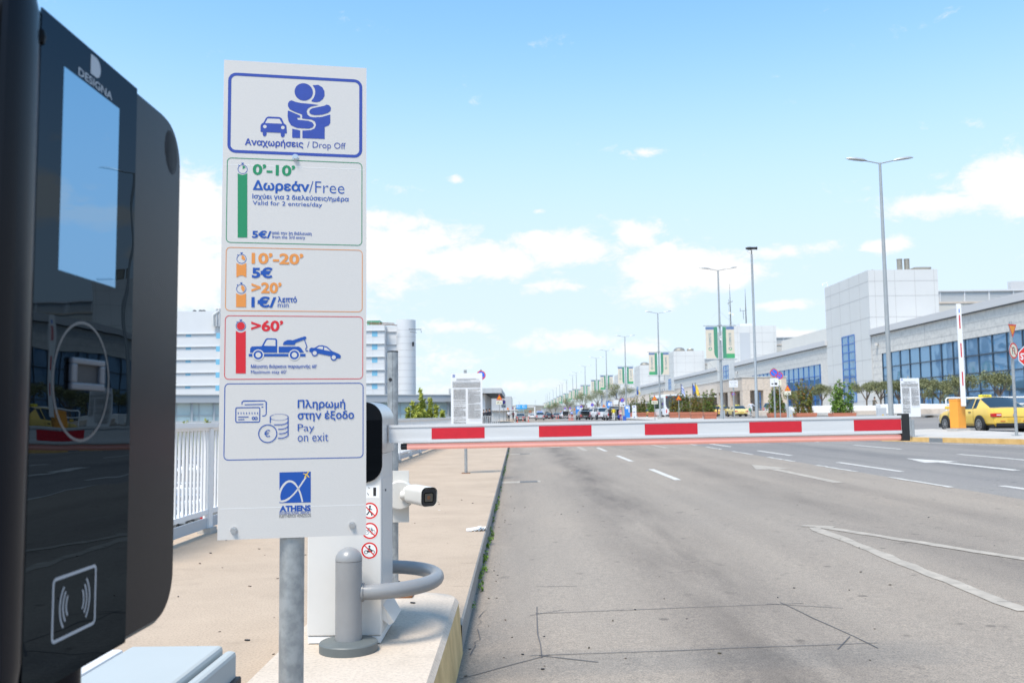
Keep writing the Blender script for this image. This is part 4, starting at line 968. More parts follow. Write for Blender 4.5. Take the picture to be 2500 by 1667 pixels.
# ------------------------------------------------------------------ railing along the outer edge of the pavement
def railing_bay(y0, y1, x0=-3.38, x1=-3.38, bars=True):
    o = thing('railing_bay', 'x', 'railing', (x0, y0, .15 + grade(y0)), 0, 'white railing bays along the outer pavement edge')
    dx, dy, dz = x1 - x0, y1 - y0, grade(y1) - grade(y0); ln = y1 - y0
    P_ = lambda t_, z, ox=0: (dx*t_ + ox, dy*t_, dz*t_ + z)
    def bar(mb, t0, t1, za_, zb_, xa, xb, m='white'):
        vs = [P_(t_, z, x) for t_ in (t0, t1) for x in (xa, xb) for z in (za_, zb_)]
        mb.add(vs, [(0, 1, 3, 2), (4, 6, 7, 5), (0, 4, 5, 1), (2, 3, 7, 6), (0, 2, 6, 4), (1, 5, 7, 3)], m)
    b = MB(); bar(b, 0, 1, 1.115, 1.165, -.045, .045); bar(b, 0, 1, 1.085, 1.115, -.02, .02); b.build('top_rail', o)
    b = MB(); bar(b, 0, 1, .20, .25, -.022, .022); b.build('bottom_rail', o)
    b = MB(); bar(b, 0, 1, .055, .16, -.018, .012, 'louv'); b.build('kick_plate', o)
    tp = .06 / ln
    b = MB(); bar(b, 1 - .11/ln, 1, .06, 1.1, -.035, .035); bar(b, 1 - .16/ln, 1 + .03/ln, .0, .06, -.07, .07, 'conc'); b.build('post', o)
    if bars:
        k = int((ln - .11) / .105)
        for i in range(k):
            t_ = (.05 + i*.105) / ln; b = MB(); bar(b, t_, t_ + .036/ln, .25, 1.085, -.010, .010); b.build('baluster', o)
    else:
        b = MB(); k = int((ln - .11) / .105)
        for i in range(k): t_ = (.05 + i*.105) / ln; bar(b, t_, t_ + .036/ln, .25, 1.085, -.010, .010)
        b.build('baluster_row', o)
    return o
marks = [4.9, 7.4, 9.93, 12.4, 14.9, 17.4, 19.9, 22.4, 24.9, 27.4, 29.9, 34.9, 39.9, 49.9, 64.9, 74.5]
dsc = {1: 'nearest white railing bay, beside the payment terminal', 2: 'white railing bay whose post stands between terminal and tariff sign'}
for i in range(1, len(marks) - 1):
    o = railing_bay(marks[i], marks[i+1], -3.38 + .006*marks[i], -3.38 + .006*marks[i+1], i < 6)
    o['label'] = dsc.get(i, 'white railing bay, %s beyond the one by the tariff sign' % ORD[i-3])
# cross railing ahead, in front of the station entrance
cr = thing('pedestrian_railing', 'grey vertical bar railing across the pavement before the station entrance', 'railing', (-3.1, 75, .15 + grade(75)))
b = MB(); b.box((-3.9, -.03, 1.06), (1.5, .03, 1.12), 'galv'); b.build('top_rail', cr)
b = MB()
for i in range(34): b.box((-3.9 + i*.16, -.02, .1), (-3.9 + i*.16 + .085, .02, 1.06), 'alu')
b.build('bar_row', cr)

# ------------------------------------------------------------------ boards with the terms of use
def lines_of_print(b, f, W, H, rng):
    def row(x0, x1, y, h):
        x = x0
        while x < x1 - .004:
            w_ = rng.uniform(.012, .045); b.rect(f, x, y, min(x + w_, x1), y + h, 'pgrey'); x += w_ + .006
    b.lay = .0006
    b.rect(f, .06*W, H - .075, .13*W, H - .028, 'blue'); b.ring(f, .095*W, H - .052, .009, .013, 'white', n=14); b.rect(f, .06*W, H - .089, .13*W, H - .081, 'blue')
    for k in range(3): row(.18*W, (.80, .9, .62)[k]*W, H - .125 - .018*k, .0075)
    row(.055*W, .94*W, H - .185, .006)
    for k in range(9): row(.055*W, .94*W, H - .205 - .0125*k, .0058)
    for c0, c1, n_ in ((.08, .47, 62), (.54, .94, 49)):
        y = H - .345
        for k in range(n_):
            if y < .03: break
            row(c0*W, (c1 if rng.random() > .12 else c0 + (c1-c0)*rng.uniform(.3, .8))*W, y, .0058); y -= .0125 if rng.random() > .11 else .027
def info_board(label, px, Y, ztop, gz, W=.67, H=1.36, rot=0.0):
    X = xat(px, Y); o = thing('terms_board', label, 'sign', (X, Y, gz), rot)
    b = MB(); b.box((-W/2, -.052, ztop - H - gz), (W/2, -.048, ztop - gz), 'sgwhite'); bd = b.build('board', o)
    b = MB(); lines_of_print(b, Frame((-W/2, -.0526, ztop - H - gz), (1, 0, 0), (0, 0, 1)), W, H, random.Random(4)); b.build('small_print', bd)
    b = MB(); b.tube([(-.03, 0, .0), (-.03, 0, ztop - gz + .07)], .032, 'galv', 16); b.build('pole', o)
    b = MB(); b.box((-.12, -.09, .0), (.06, .09, .012), 'rust'); b.build('foot_plate', o); return o
info_board('white board of small print on a galvanised pole on the left pavement', 1140, 19.63, at(1140, 911, 19.63).z, .15 + grade(19.6))
info_board('white board of small print on the right traffic island before the olive trees', 2223, 32.6, at(2223, 923, 32.6).z, rz(13.9, 32.6) + .16)
# ------------------------------------------------------------------ street lamps
HL = 12.75
def banner(parent, x0, x1, z0, z1, kind, inner, txt=True):
    """hanging advertising banner; inner = the side towards the pole (-1 left, +1 right)"""
    b = MB(); b.box((x0, -.006, z0), (x1, .006, z1), 'bananab'); o = b.build('banner', parent)
    W, H = x1 - x0, z1 - z0; f = Frame((x0, -.0075, z0), (1, 0, 0), (0, 0, 1)); X = (lambda t_: t_*W) if inner > 0 else (lambda t_: (1 - t_)*W)
    b = MB(); b.lay = .0005
    def poly(pts, m):
        q = [(X(a), c*H) for a, c in pts]; b.art(f, q, m)
    poly([(0, .91), (.68, .91), (.68, 1), (0, 1)], 'banblue')
    if kind == 'curve': poly([(.68, 1), (1, 1), (1, 0), (.9, .005), (.78, .06), (.70, .14), (.68, .2)], 'bangr')
    else:
        poly([(.70, 1), (1, 1), (1, 0), (.70, 0)], 'bangr'); poly([(0, 0), (.70, 0), (.70, .145), (0, .145)], 'bangr2')
    cx_ = X(.36); b.ring(f, cx_, .30*H, W*.085, W*.145, 'banmid', 0.3, 3.3, 14); b.ring(f, cx_, .30*H, W*.085, W*.145, 'bangr2', 3.3, 6.58, 14)
    if txt: b.text(f, 'COSMOTE', cx_ - W*.10, .40*H, cx_ + W*.10, .80*H, 'banmid', .02, turn=1)
    b.build('banner_print', o); return o
def make_lamp(banners=None, big=True):
    o = thing('street_lamp', 'x', 'street lamp', (0, 0, 0), 0, 'double armed street lamps along the traffic island')
    b = MB(); b.tube([(0, 0, 0), (0, 0, HL)], [.125, .062], 'pole', 14); b.build('pole', o)
    b = MB(); b.box((-.28, -.28, -.05), (.28, .28, .22), 'conc'); b.build('foundation', o)
    for sx in (-1, 1):
        b = MB(); b.tube([(0, 0, HL - .03), (sx*.9, 0, HL + .16)], .03, 'pole', 8); ar = b.build('arm', o)
        b = MB()
        secs = [(.62, .02), (.80, .07), (1.15, .085), (1.45, .07), (1.62, .02)]; vs = []; fs = []
        for i, (x, h) in enumerate(secs):
            w_ = (.05, .15, .17, .13, .03)[i]; z = HL + .10 + (x - .62)*.13
            vs += [(sx*x, -w_, z), (sx*x, -w_*.7, z + h), (sx*x, w_*.7, z + h), (sx*x, w_, z), (sx*x, 0, z - .012)]
        for i in range(4):
            for k in range(5): q = (i*5+k, i*5+(k+1) % 5, (i+1)*5+(k+1) % 5, (i+1)*5+k); fs.append(q if sx < 0 else q[::-1])
        b.add(vs, fs, 'pole', True); b.build('lamp_head', ar)
    if banners:
        zt, zb_ = 8.05, 5.2
        for z in (zt, zb_):
            b = MB(); b.tube([(-1.38, -.02, z), (1.38, -.02, z)], .035, 'pole', 8); b.box((-.16, -.16, z - .06), (.16, .16, z + .06), 'galv'); b.build('banner_bar', o)
        b = MB()
        for sx in (-1, 1):
            b.tube([(sx*1.3, -.02, zt), (sx*.1, 0, zt + 1.15)], .008, 'pole', 5); b.tube([(sx*1.3, -.02, zb_), (sx*.1, 0, zb_ - 1.15)], .008, 'pole', 5)
        b.build('stay_wire', o)
        banner(o, -1.20, -.20, zb_ + .1, zt - .09, banners[0], 1); banner(o, .22, 1.20, zb_ + .1, zt - .09, banners[1], -1)
    return o
LX_ = 17.05
lampA = make_lamp(('curve', 'block')); lampB = make_lamp(('block', 'curve')); lamp0 = make_lamp(None)
def place(o, x, y, lab): o.location = (x, y, rz(x, y) + .16); o['label'] = lab; return o
place(lamp0, 17.62, 43.6, 'tall double armed street lamp without banners, in front of the white tower')
LY_ = [77, 110.6, 145, 176, 198.6, 232, 267, 285, 320, 353, 373, 407, 443, 494, 530, 560]
for i, y in enumerate(LY_):
    lab = 'grey street lamp with two banners, %s in the row from the tall camera mast' % ORD[i]
    if i == 0: lab = 'nearest street lamp with two cream and green advertising banners'
    src = (lampA, lampB)[i % 2]
    place(src if i < 2 else copy_tree(src), LX_, y, lab)
b = MB(); la = lampA
o = thing('pole_camera', 'small white camera box fixed between the banners of the nearest bannered lamp', 'camera', (LX_, 77 - .19, rz(LX_, 77) + 7.2))
b.box((-.07, -.12, -.25), (.07, .03, .1), 'white', .01); b.build('camera_box', o); b = MB(); b.tube([(.0, -.125, -.02), (.0, -.13, -.02)], .04, 'dark', 12); b.build('lens', o)
# far lamps beyond the gantry
for i, (px, py, Y) in enumerate(((1252, 971, 420), (1268, 979, 560), (1307, 977, 600))):
    o = thing('distant_lamp', ('thin distant street lamp left of the blue gantry sign', 'thin distant street lamp just above the blue gantry sign', 'thin distant street lamp above the right leg of the gantry')[i], 'street lamp', (xat(px, Y), Y, rz(0, Y)), 0)
    zt = at(px, py, Y).z - rz(0, Y); b = MB(); b.tube([(0, 0, 0), (0, 0, zt)], [.14, .09], 'pole', 6); b.build('pole', o); b = MB(); b.tube([(0, 0, zt), (1.6, 0, zt + .2)], .07, 'pole', 6); b.build('arm', o)

# camera mast
Y = 66.0; X = xat(1848, Y); gz = rz(X, Y) + .16; zt = at(1835, 621, Y).z - gz
o = thing('camera_mast', 'tall plain steel mast topped by a black surveillance camera', 'mast', (X, Y, gz))
b = MB(); b.tube([(0, 0, 0), (0, 0, 2.3), (0, 0, 2.35), (0, 0, zt)], [.125, .125, .1, .075], 'galv', 16); b.build('pole', o)
b = MB(); b.box((-.03, -.05, zt), (.03, .05, zt + .3), 'pgrey'); b.build('bracket', o)
b = MB(); z = zt + .43; b.tube([(-.42, 0, z), (-.34, 0, z + .01), (-.1, 0, z), (0, 0, z)], [.05, .095, .12, .11], 'black', 14); b.tube([(-.02, 0, z + .01), (.36, 0, z + .01), (.36, 0, z + .01), (.41, 0, z + .01)], [.095, .095, .115, .115], 'black', 14); b.tube([(-.25, 0, z - .08), (-.3, 0, z - .25), (0, 0, zt + .05)], .008, 'black', 5); b.build('camera_body', o)

# ------------------------------------------------------------------ road signs
def post_sign(name, label, px, Y, gz, marks, rot=0.0, rad=.035, top=None, poff=0.0, m='galv'):
    """marks: list of (kind, world z of centre, size, extra)"""
    X = xat(px, Y); o = thing(name, label, 'road sign', (X, Y, gz), rot)
    ztop = max(z + (s_[1] if isinstance(s_, tuple) else s_)/2 for k, z, s_, e in marks) - gz + .06
    b = MB(); b.tube([(poff, .05, 0), (poff, .05, top or ztop)], rad, m, 12); b.build('post', o)
    b = MB(); b.box((poff-.11, -.06, 0), (poff+.11, .16, .015), 'galv'); b.build('foot_plate', o)
    for k, z, s_, e in marks:
        b = MB(); f = Frame((0, -.004, z - gz), (1, 0, 0), (0, 0, 1)); b.lay = .002
        def solid(pts, mm):
            n = len(pts); vs = [f.p(x, y, h) for h in (-.012, .0015) for x, y in pts]; b.add(vs, [tuple(range(n))[::-1]], 'alu'); b.add(vs, [tuple(range(n, 2*n))], mm); b.add(vs, [(i, (i+1) % n, n + (i+1) % n, n + i) for i in range(n)], 'alu')
        cpts = lambda r: [(r*math.cos(2*math.pi*i/36), r*math.sin(2*math.pi*i/36)) for i in range(36)]
        if k in ('nopark', 'nostop'):
            solid(cpts(s_/2), 'sgred'); b.disc(f, 0, 0, s_*.40, 'sgblue'); b.stroke(f, [(-s_*.28, s_*.28), (s_*.28, -s_*.28)], s_*.085, 'sgred')
            if k == 'nostop': b.stroke(f, [(s_*.28, s_*.28), (-s_*.28, -s_*.28)], s_*.085, 'sgred')
            b.build('round_plate', o)
        elif k == 'warn':
            h = s_*.866; solid([(-s_/2, -h/2), (s_/2, -h/2), (0, h/2)], 'sgred'); b.art(f, [(-s_*.34, -h*.385), (s_*.34, -h*.385), (0, h*.30)], 'sgora')
            b.art(f, [(-s_*.18, -h*.30), (s_*.18, -h*.30), (s_*.10, -h*.24), (0, -h*.19), (-s_*.10, -h*.24)], 'black'); b.build('triangle_plate', o)
        elif k == 'yield':
            h = s_*.866; solid([(s_/2, h/2), (-s_/2, h/2), (0, -h/2)], 'sgred'); b.art(f, [(s_*.36, h*.385), (-s_*.36, h*.385), (0, -h*.29)], 'sgora'); b.build('triangle_plate', o)
        elif k == 'uturn':
            solid(cpts(s_/2), 'sgred'); b.disc(f, 0, 0, s_*.40, 'sgcream')
            b.stroke(f, [(-s_*.13, -s_*.24), (-s_*.13, s_*.08), (-s_*.09, s_*.17), (0, s_*.2), (s_*.09, s_*.17), (s_*.13, s_*.08), (s_*.13, -s_*.16)], s_*.075, 'black'); b.art(f, [(s_*.04, -s_*.14), (s_*.22, -s_*.14), (s_*.13, -s_*.26)], 'black')
            b.stroke(f, [(-s_*.29, s_*.29), (s_*.29, -s_*.29)], s_*.07, 'sgred'); b.build('round_plate', o)
        elif k == 'stop':
            oc = lambda r: [(r*math.cos(R(22.5 + 45*i)), r*math.sin(R(22.5 + 45*i))) for i in range(8)]
            solid(oc(s_*.541), 'sgwhite'); b.art(f, oc(s_*.50), 'sgred'); b.text(f, 'STOP', -s_*.40, -s_*.17, s_*.40, s_*.17, 'sgwhite', .03); b.build('octagon_plate', o)
        elif k in ('plate', 'cream'):
            w_, h = s_; solid([(-w_/2, -h/2), (w_/2, -h/2), (w_/2, h/2), (-w_/2, h/2)], 'sgcream' if k == 'cream' else 'sgwhite')
            if e == '50 m': b.text(f, '50 m', -w_*.34, -h*.26, w_*.34, h*.26, 'black', .02)
            elif e == 'tow':
                b.rect(f, -w_*.36, -h*.24, -w_*.10, -h*.12, 'black'); b.rect(f, w_*.02, -h*.26, w_*.36, -h*.06, 'black'); b.stroke(f, [(-w_*.02, h*.28), (w_*.10, -h*.1)], w_*.03, 'black'); b.disc(f, w_*.1, -h*.27, w_*.06, 'black', 12); b.disc(f, w_*.28, -h*.27, w_*.06, 'black', 12); b.disc(f, -w_*.23, -h*.24, w_*.05, 'black', 12)
            elif e == 'up': b.stroke(f, [(0, -h*.3), (0, h*.15)], w_*.07, 'black'); b.art(f, [(-w_*.1, h*.12), (w_*.1, h*.12), (0, h*.32)], 'black')
            elif e: 
                for i_, ln in enumerate(e): b.text(f, ln, -w_*.42*min(1, len(ln)/16), h*(.30 - .22*i_) - h*.07, w_*.42*min(1, len(ln)/16), h*(.30 - .22*i_) + h*.07, 'pgrey', .01)
            b.build('square_plate', o)
    return o
def zc(px, py, Y): return at(px, py, Y).z
def pg(y): return .15 + grade(y)
post_sign('no_parking_sign', 'round no parking sign half hidden behind the left board of small print', 1175, 44, pg(44), [('nopark', zc(1175, 916, 44), .45, 0)])
post_sign('bump_warning_sign', 'orange bump warning triangle over a 50 m plate beside the station canopy', 1219.5, 91, pg(91), [('warn', zc(1219, 969.5, 91), .62, 0), ('cream', zc(1219, 982.5, 91), (.64, .34), '50 m')])
post_sign('no_parking_sign', 'round no parking sign over a tow plate beside the left 50 m plate', 1230, 140, pg(140), [('nopark', zc(1230, 981, 140), .6, 0), ('plate', zc(1231, 990, 140), (.7, .62), 'tow')])
post_sign('bump_warning_sign', 'small orange warning triangle left of the blue gantry sign', 1240, 172, pg(172), [('warn', zc(1240, 997.5, 172), .66, 0)])
post_sign('no_parking_sign', 'tiny round no parking sign between the warning triangle and the blue gantry sign', 1249, 205, pg(205), [('nopark', zc(1249, 996.5, 205), .6, 0), ('plate', zc(1249, 1003, 205), (.6, .5), 'tow')])
def mg(px, Y): x = xat(px, Y); return rz(x, Y) + .16
post_sign('no_parking_sign', 'round no parking sign with tow plate before the nearest planter of tall shrubs', 1893, 52, mg(1893, 52), [('nopark', zc(1890, 910, 52), .46, 0), ('plate', zc(1891, 933, 52), (.46, .47), 'tow')], rad=.05)
post_sign('no_stopping_sign', 'round no stopping sign with crossed red bars behind the no parking sign', 1906, 56, mg(1906, 56), [('nostop', zc(1906, 917, 56), .45, 0), ('cream', zc(1907, 933, 56), (.2, .36), 'up')], rad=.03)
post_sign('bump_warning_sign', 'orange bump warning triangle over a cream plate between two shrub planters', 1925, 63, mg(1925, 63), [('warn', zc(1925, 947, 63), .45, 0), ('cream', zc(1925, 959, 63), (.45, .26), 'tow')], rad=.04)
post_sign('free_stay_sign', 'white rectangular free stay sign on a post right of the nearest bannered lamp', 1793, 74, mg(1793, 74), [('plate', zc(1793, 936.5, 74), (.70, .57), ('Δωρεάν παραμονή', 'μέχρι 10 λεπτά', 'Free stay', 'up to 10 minutes'))], rad=.05, top=zc(1793, 922, 74) - mg(1793, 74))
post_sign('no_parking_sign', 'small round no parking sign on a post before the pale stone piers', 1792, 110, mg(1792, 110), [('nopark', zc(1793, 961.5, 110), .42, 0)])
post_sign('bump_warning_sign', 'orange bump warning triangle over a 50 m plate right of the yellow shirted man', 1599, 93, mg(1599, 93), [('warn', zc(1599, 971, 93), .60, 0), ('cream', zc(1599, 982, 93), (.64, .34), '50 m')])
post_sign('bump_warning_sign', 'orange bump warning triangle standing among the four joined planters', 1658, 100, mg(1658, 100), [('warn', zc(1658, 970, 100), .62, 0)])
for i, (px, py, Y, lab) in enumerate(((1520, 977, 112, 'round no parking sign with tow plate beside the white open hatch people carrier'), (1446.5, 988, 165, 'round no parking sign with tow plate above the grey open hatch estate'), (1419.5, 992.5, 205, 'round no parking sign with tow plate over the man in a blue shirt'),
        (1392, 996.5, 240, 'tiny no parking sign with tow plate above the white saloon with open boot'), (1379.5, 997, 262, 'tiny no parking sign left of the far olive trees'))):
    post_sign('no_parking_sign', lab, px, Y, rz(14, Y) + .16, [('nopark', zc(px, py, Y), .6 if i else .52, 0), ('plate', zc(px, py + 8.5*120/Y, Y), (.66, .58), 'tow')])
for i, (px, py, Y, lab) in enumerate(((1504.5, 981, 120, 'blank white plate left of the no parking sign by the people carrier'), (1438.5, 991, 170, 'blank white plate on a post above the grey open hatch estate'), (1413, 994, 215, 'small blank white plate on a post above the blue pylon'))):
    post_sign('white_plate_sign', lab, px, Y, rz(14, Y) + .16, [('plate', zc(px, py, Y), (.62, .55), None)])
for i, (px, py, Y, lab) in enumerate(((1474.5, 990, 150, 'orange warning triangle above the white jeep'), (1403, 998.5, 230, 'small orange warning triangle beside the middle blue pylon'), (1369.5, 1004, 300, 'tiny orange warning triangle far along the lamp row'))):
    post_sign('bump_warning_sign', lab, px, Y, rz(14, Y) + .16, [('warn', zc(px, py, Y), .56, 0)])
post_sign('yield_sign', 'inverted yield triangle with orange face on the right traffic island', 2483, 30.2, rz(16.3, 30.2) + .16, [('yield', zc(2477, 808, 30.2), .51, 0), ('uturn', zc(2479, 856, 30.2), .53, 0)], rot=R(34), rad=.048)
post_sign('stop_sign', 'red octagonal stop sign behind the yield sign at the right edge', 2519, 31.2, rz(17.2, 31.2) + .16, [('stop', zc(2503, 870, 31.2), .69, 0)], rad=.04, top=zc(2497, 838, 31.2) - rz(17.2, 31.2) - .16)
o = thing('short_post', 'short galvanised post beside the tip of the lowered barrier arm', 'post', (13.75, 32.2, rz(13.7, 32.2) + .16)); b = MB(); b.tube([(0, 0, 0), (0, 0, .60)], .05, 'galv', 12); b.box((-.12, -.12, 0), (.12, .12, .012), 'galv'); b.build('tube', o)
o = thing('tariff_panel_sign', 'narrow white tariff sign standing before the far terracotta planter', 'sign', (xat(1548.5, 98), 98, mg(1548, 98)))
zt = zc(1548, 989, 98) - mg(1548, 98); b = MB(); b.box((-.23, -.02, zt - 1.42), (.23, .0, zt), 'sgwhite', .004); bd = b.build('board', o); b = MB(); f = Frame((0, -.021, zt), (1, 0, 0), (0, 0, 1)); b.rect(f, -.07, -.22, .07, -.08, 'navy'); b.rect(f, -.17, -.42, -.14, -.30, 'green'); b.rect(f, -.17, -.84, -.14, -.66, 'pred'); b.rect(f, -.1, -.76, .1, -.7, 'blue'); b.rect(f, -.05, -1.34, .05, -1.22, 'blue'); b.build('print', bd); b = MB(); b.tube([(0, .02, 0), (0, .02, zt - .05)], .03, 'galv', 10); b.build('pole', o)

# gantry over the far road
Y = 520; gz0 = rz(0, Y)
o = thing('road_gantry', 'white portal gantry carrying a blue direction sign across the far road', 'gantry', (0, Y, gz0))
xl, xr, zb_ = xat(1256, Y), xat(1305.5, Y), zc(1280, 992.5, Y) - gz0
for x in (xl, xr): b = MB(); b.box((x - .3, -.3, 0), (x + .3, .3, zb_ + .3), 'white'); b.build('leg', o)
b = MB(); b.box((xl, -.3, zb_ - .25), (xr, .3, zb_ + .25), 'white'); b.build('beam', o)
x0, x1 = xat(1261, Y), xat(1286.5, Y); z0, z1 = zc(1274, 997.8, Y) - gz0, zc(1274, 987.8, Y) - gz0
b = MB(); b.box((x0, -.55, z0), (x1, -.40, z1), 'gantry'); sp = b.build('direction_board', o)
b = MB(); f = Frame((x0, -.56, z0), (1, 0, 0), (0, 0, 1)); W, H = x1 - x0, z1 - z0
for a_, c_ in ((.06, .7), (.56, .7)): b.rect(f, W*a_, H*c_, W*(a_+.09), H*(c_+.18), 'sgwhite'); b.rect(f, W*(a_+.13), H*(c_+.04), W*(a_+.28), H*(c_+.14), 'sgwhite')
for a_, c_ in ((.06, .38), (.56, .35)): b.rect(f, W*a_, H*c_, W*(a_+.12), H*(c_+.2), 'sgwhite'); b.rect(f, W*(a_+.16), H*(c_+.02), W*(a_+.34), H*(c_+.1), 'sgwhite')
b.stroke(f, [(W*.25, H*.08), (W*.25, H*.2)], W*.02, 'sgwhite'); b.stroke(f, [(W*.72, H*.08), (W*.72, H*.2)], W*.02, 'sgwhite'); b.build('sign_lettering', sp)

# ------------------------------------------------------------------ upright barrier on the right island
Y = 37.2; X = xat(2338, Y); gz = rz(X, Y) + .16
o = thing('raised_barrier', 'orange barrier cabinet with its white and red arm raised upright beside the taxi', 'barrier', (X, Y, gz))
b = MB(); b.obox((0, 0, .05), (.66, .58, .1), R(20), 'conc'); b.build('foundation', o)
b = MB(); b.obox((0, 0, .65), (.44, .40, 1.1), R(24), 'obox', .015); b.obox((0, 0, 1.235), (.455, .415, .07), R(24), 'obox', .012); b.build('cabinet', o)
zt = zc(2343, 744, Y) - gz; b = MB(); b.box((.02, -.34, .98), (.20, -.27, zt), 'white', .006); ar = b.build('arm', o)
for z0_, z1_ in ((771, 804), (839, 873), (908, 942)):
    b = MB(); b.box((.085, -.3425, zc(2343, z1_, Y) - gz), (.135, -.3405, zc(2343, z0_, Y) - gz), 'red'); b.build('reflective_patch', ar)
b = MB(); f = Frame((.11, -.341, zc(2343, 755, Y) - gz), (1, 0, 0), (0, 0, 1)); b.rect(f, -.02, -.18, .02, -.02, 'sgblue'); b.build('sticker', ar)
b = MB(); b.tube([(.21, -.3, 1.9), (.24, -.3, 2.6), (.215, -.3, 3.6)], .006, 'white', 5); b.build('cable', ar)
dr = MB(); p0, p1 = Vector((13.9, 31.3, 0)), Vector((14.07, 30.7, 0)); dd = (p1 - p0).normalized(); nn = Vector((-dd.y, dd.x, 0)) * -1
if nn.x > 0: nn = -nn
for k in range(5):
    z = rz(14.0, 31) + .01 + .028*k; a_ = p0 + nn*.012; c_ = p1 + nn*.012
    dr.add([(a_.x, a_.y, z), (c_.x, c_.y, z), (c_.x, c_.y, z + .016), (a_.x, a_.y, z + .016)], [(0, 1, 2, 3)], 'galv')
    dr.add([(a_.x - nn.x*.008, a_.y - nn.y*.008, z - .011), (c_.x - nn.x*.008, c_.y - nn.y*.008, z - .011), (c_.x - nn.x*.008, c_.y - nn.y*.008, z + .028), (a_.x - nn.x*.008, a_.y - nn.y*.008, z + .028)], [(0, 1, 2, 3)], 'louv')
tag(dr.build('kerb_drain'), 'slotted grey drain grille set in the ochre kerb', 'drain')

# grey boxes on the island
for i, (px, py, Y, w_, h_, lab) in enumerate(((1928, 1008, 64.5, .32, .75, 'grey control box between two shrub planters'), (1764, 1010, 79, .36, .85, 'grey control box with yellow mark beside the nearest bannered lamp'), (2152, 1003, 52, .46, .8, 'grey control box with yellow mark beside the tall lamp pole'))):
    X = xat(px, Y); o = thing('control_box', lab, 'control box', (X, Y, rz(X, Y) + .16)); zt = zc(px, py - 8, Y) - rz(X, Y) - .16
    b = MB(); b.box((-w_/2, -.15, 0), (w_/2, .15, max(.5, zt)), 'louv', .012); b.build('cabinet', o)
    b = MB(); f = Frame((0, -.152, max(.5, zt)*.55), (1, 0, 0), (0, 0, 1)); b.disc(f, .02, 0, .05, 'platey', 12); b.build('mark', o)

# ------------------------------------------------------------------ planters with tall shrubs
def planter(label, px, Y, w_=1.4, seed=0, leafm='shrub', h=2.2, n=3200, tall=(1, 1)):
    rng = random.Random(seed); X = xat(px, Y); gz = rz(X, Y) + .16; zt = zc(px, 1007.5, Y) - gz if Y < 90 else .72
    zt = max(.62, min(.8, zt))
    o = thing('planter', 'terracotta ' + label, 'planter', (X, Y, gz), 0, 'terracotta planters along the traffic island')
    b = MB(); w_ *= .92; a, c = w_/2, .5
    vs = []
    for z, s_ in ((0, .86), (zt*.62, .95), (zt*.62, 1.0), (zt, 1.03), (zt, .93), (zt*.9, .92)): vs += [(-a*s_, -c*s_, z), (a*s_, -c*s_, z), (a*s_, c*s_, z), (-a*s_, c*s_, z)]
    fs = [(3, 2, 1, 0)] + [(i*4+k, i*4+(k+1) % 4, (i+1)*4+(k+1) % 4, (i+1)*4+k) for i in range(5) for k in range(4)]
    b.add(vs, fs, 'terra'); b.build('trough', o)
    b = MB(); b.box((-a*.9, -c*.9, zt*.85), (a*.9, c*.9, zt*.88), 'soil'); b.build('soil', o)
    s = thing('shrub', 'loose shrub in the ' + label, 'shrub', (X, Y, gz + zt*.88), 0, 'shrubs in the terracotta planters')
    stm = MB(); cl = []
    for k in range(12):
        bx = -a*.86 + a*1.72*(k + rng.uniform(.1, .9))/12; hh = h*rng.choice((.55, .7, .8, .9, 1.0))*rng.uniform(.9, 1.03); lean = rng.uniform(-.25, .25)
        pts = [(bx, rng.uniform(-.2, .2), 0), (bx + lean*.4, 0, hh*.5), (bx + lean, 0, hh)]; stm.tube(pts, [.022, .014, .006], 'bark', 5)
        for q in range(9):
            t_ = .08 + .92*q/8; r_ = (.19 - .07*t_)*rng.uniform(.8, 1.25)
            cl.append(((bx + lean*t_ + rng.gauss(0, .09), rng.gauss(0, .12), hh*t_), r_))
    stm.build('stems', s); b = MB(); leaves(b, blob_pts(rng, n, cl), .06, leafm, rng, .2, .55); b.build('foliage', s)
PL = [('planter nearest the camera, level with the white tower window', 2056, 57.5, 1.5, 'shrubg', 2.15), ('second planter from the camera, with rust coloured leaves', 1965, 65, 1.5, 'shrubr', 2.5), ('third planter from the camera, behind the no parking sign', 1897, 72.5, 1.45, 'shrub', 2.35),
      ('planter at the right end of the joined group of four', 1733, 97, 1.45, 'shrub', 2.6), ('planter second from the right end of the joined group of four', 1700, 104.5, 1.5, 'shrubr', 2.3), ('planter second from the left end of the joined group of four', 1672, 111.5, 1.5, 'shrub', 2.6), ('planter at the left end of the joined group of four', 1647, 118.5, 1.5, 'shrubr', 2.3),
      ('planter before the white bus side', 1592, 139, 1.45, 'shrubg', 2.9), ('planter behind the pink dressed woman', 1567, 150, 1.6, 'shrub', 3.0), ('planter partly hidden by the narrow tariff sign', 1545, 162, 1.5, 'shrub', 2.9)]
for i, (lab, px, Y, w_, lm, h) in enumerate(PL): planter(lab, px, Y, w_, 30 + i, lm, h)

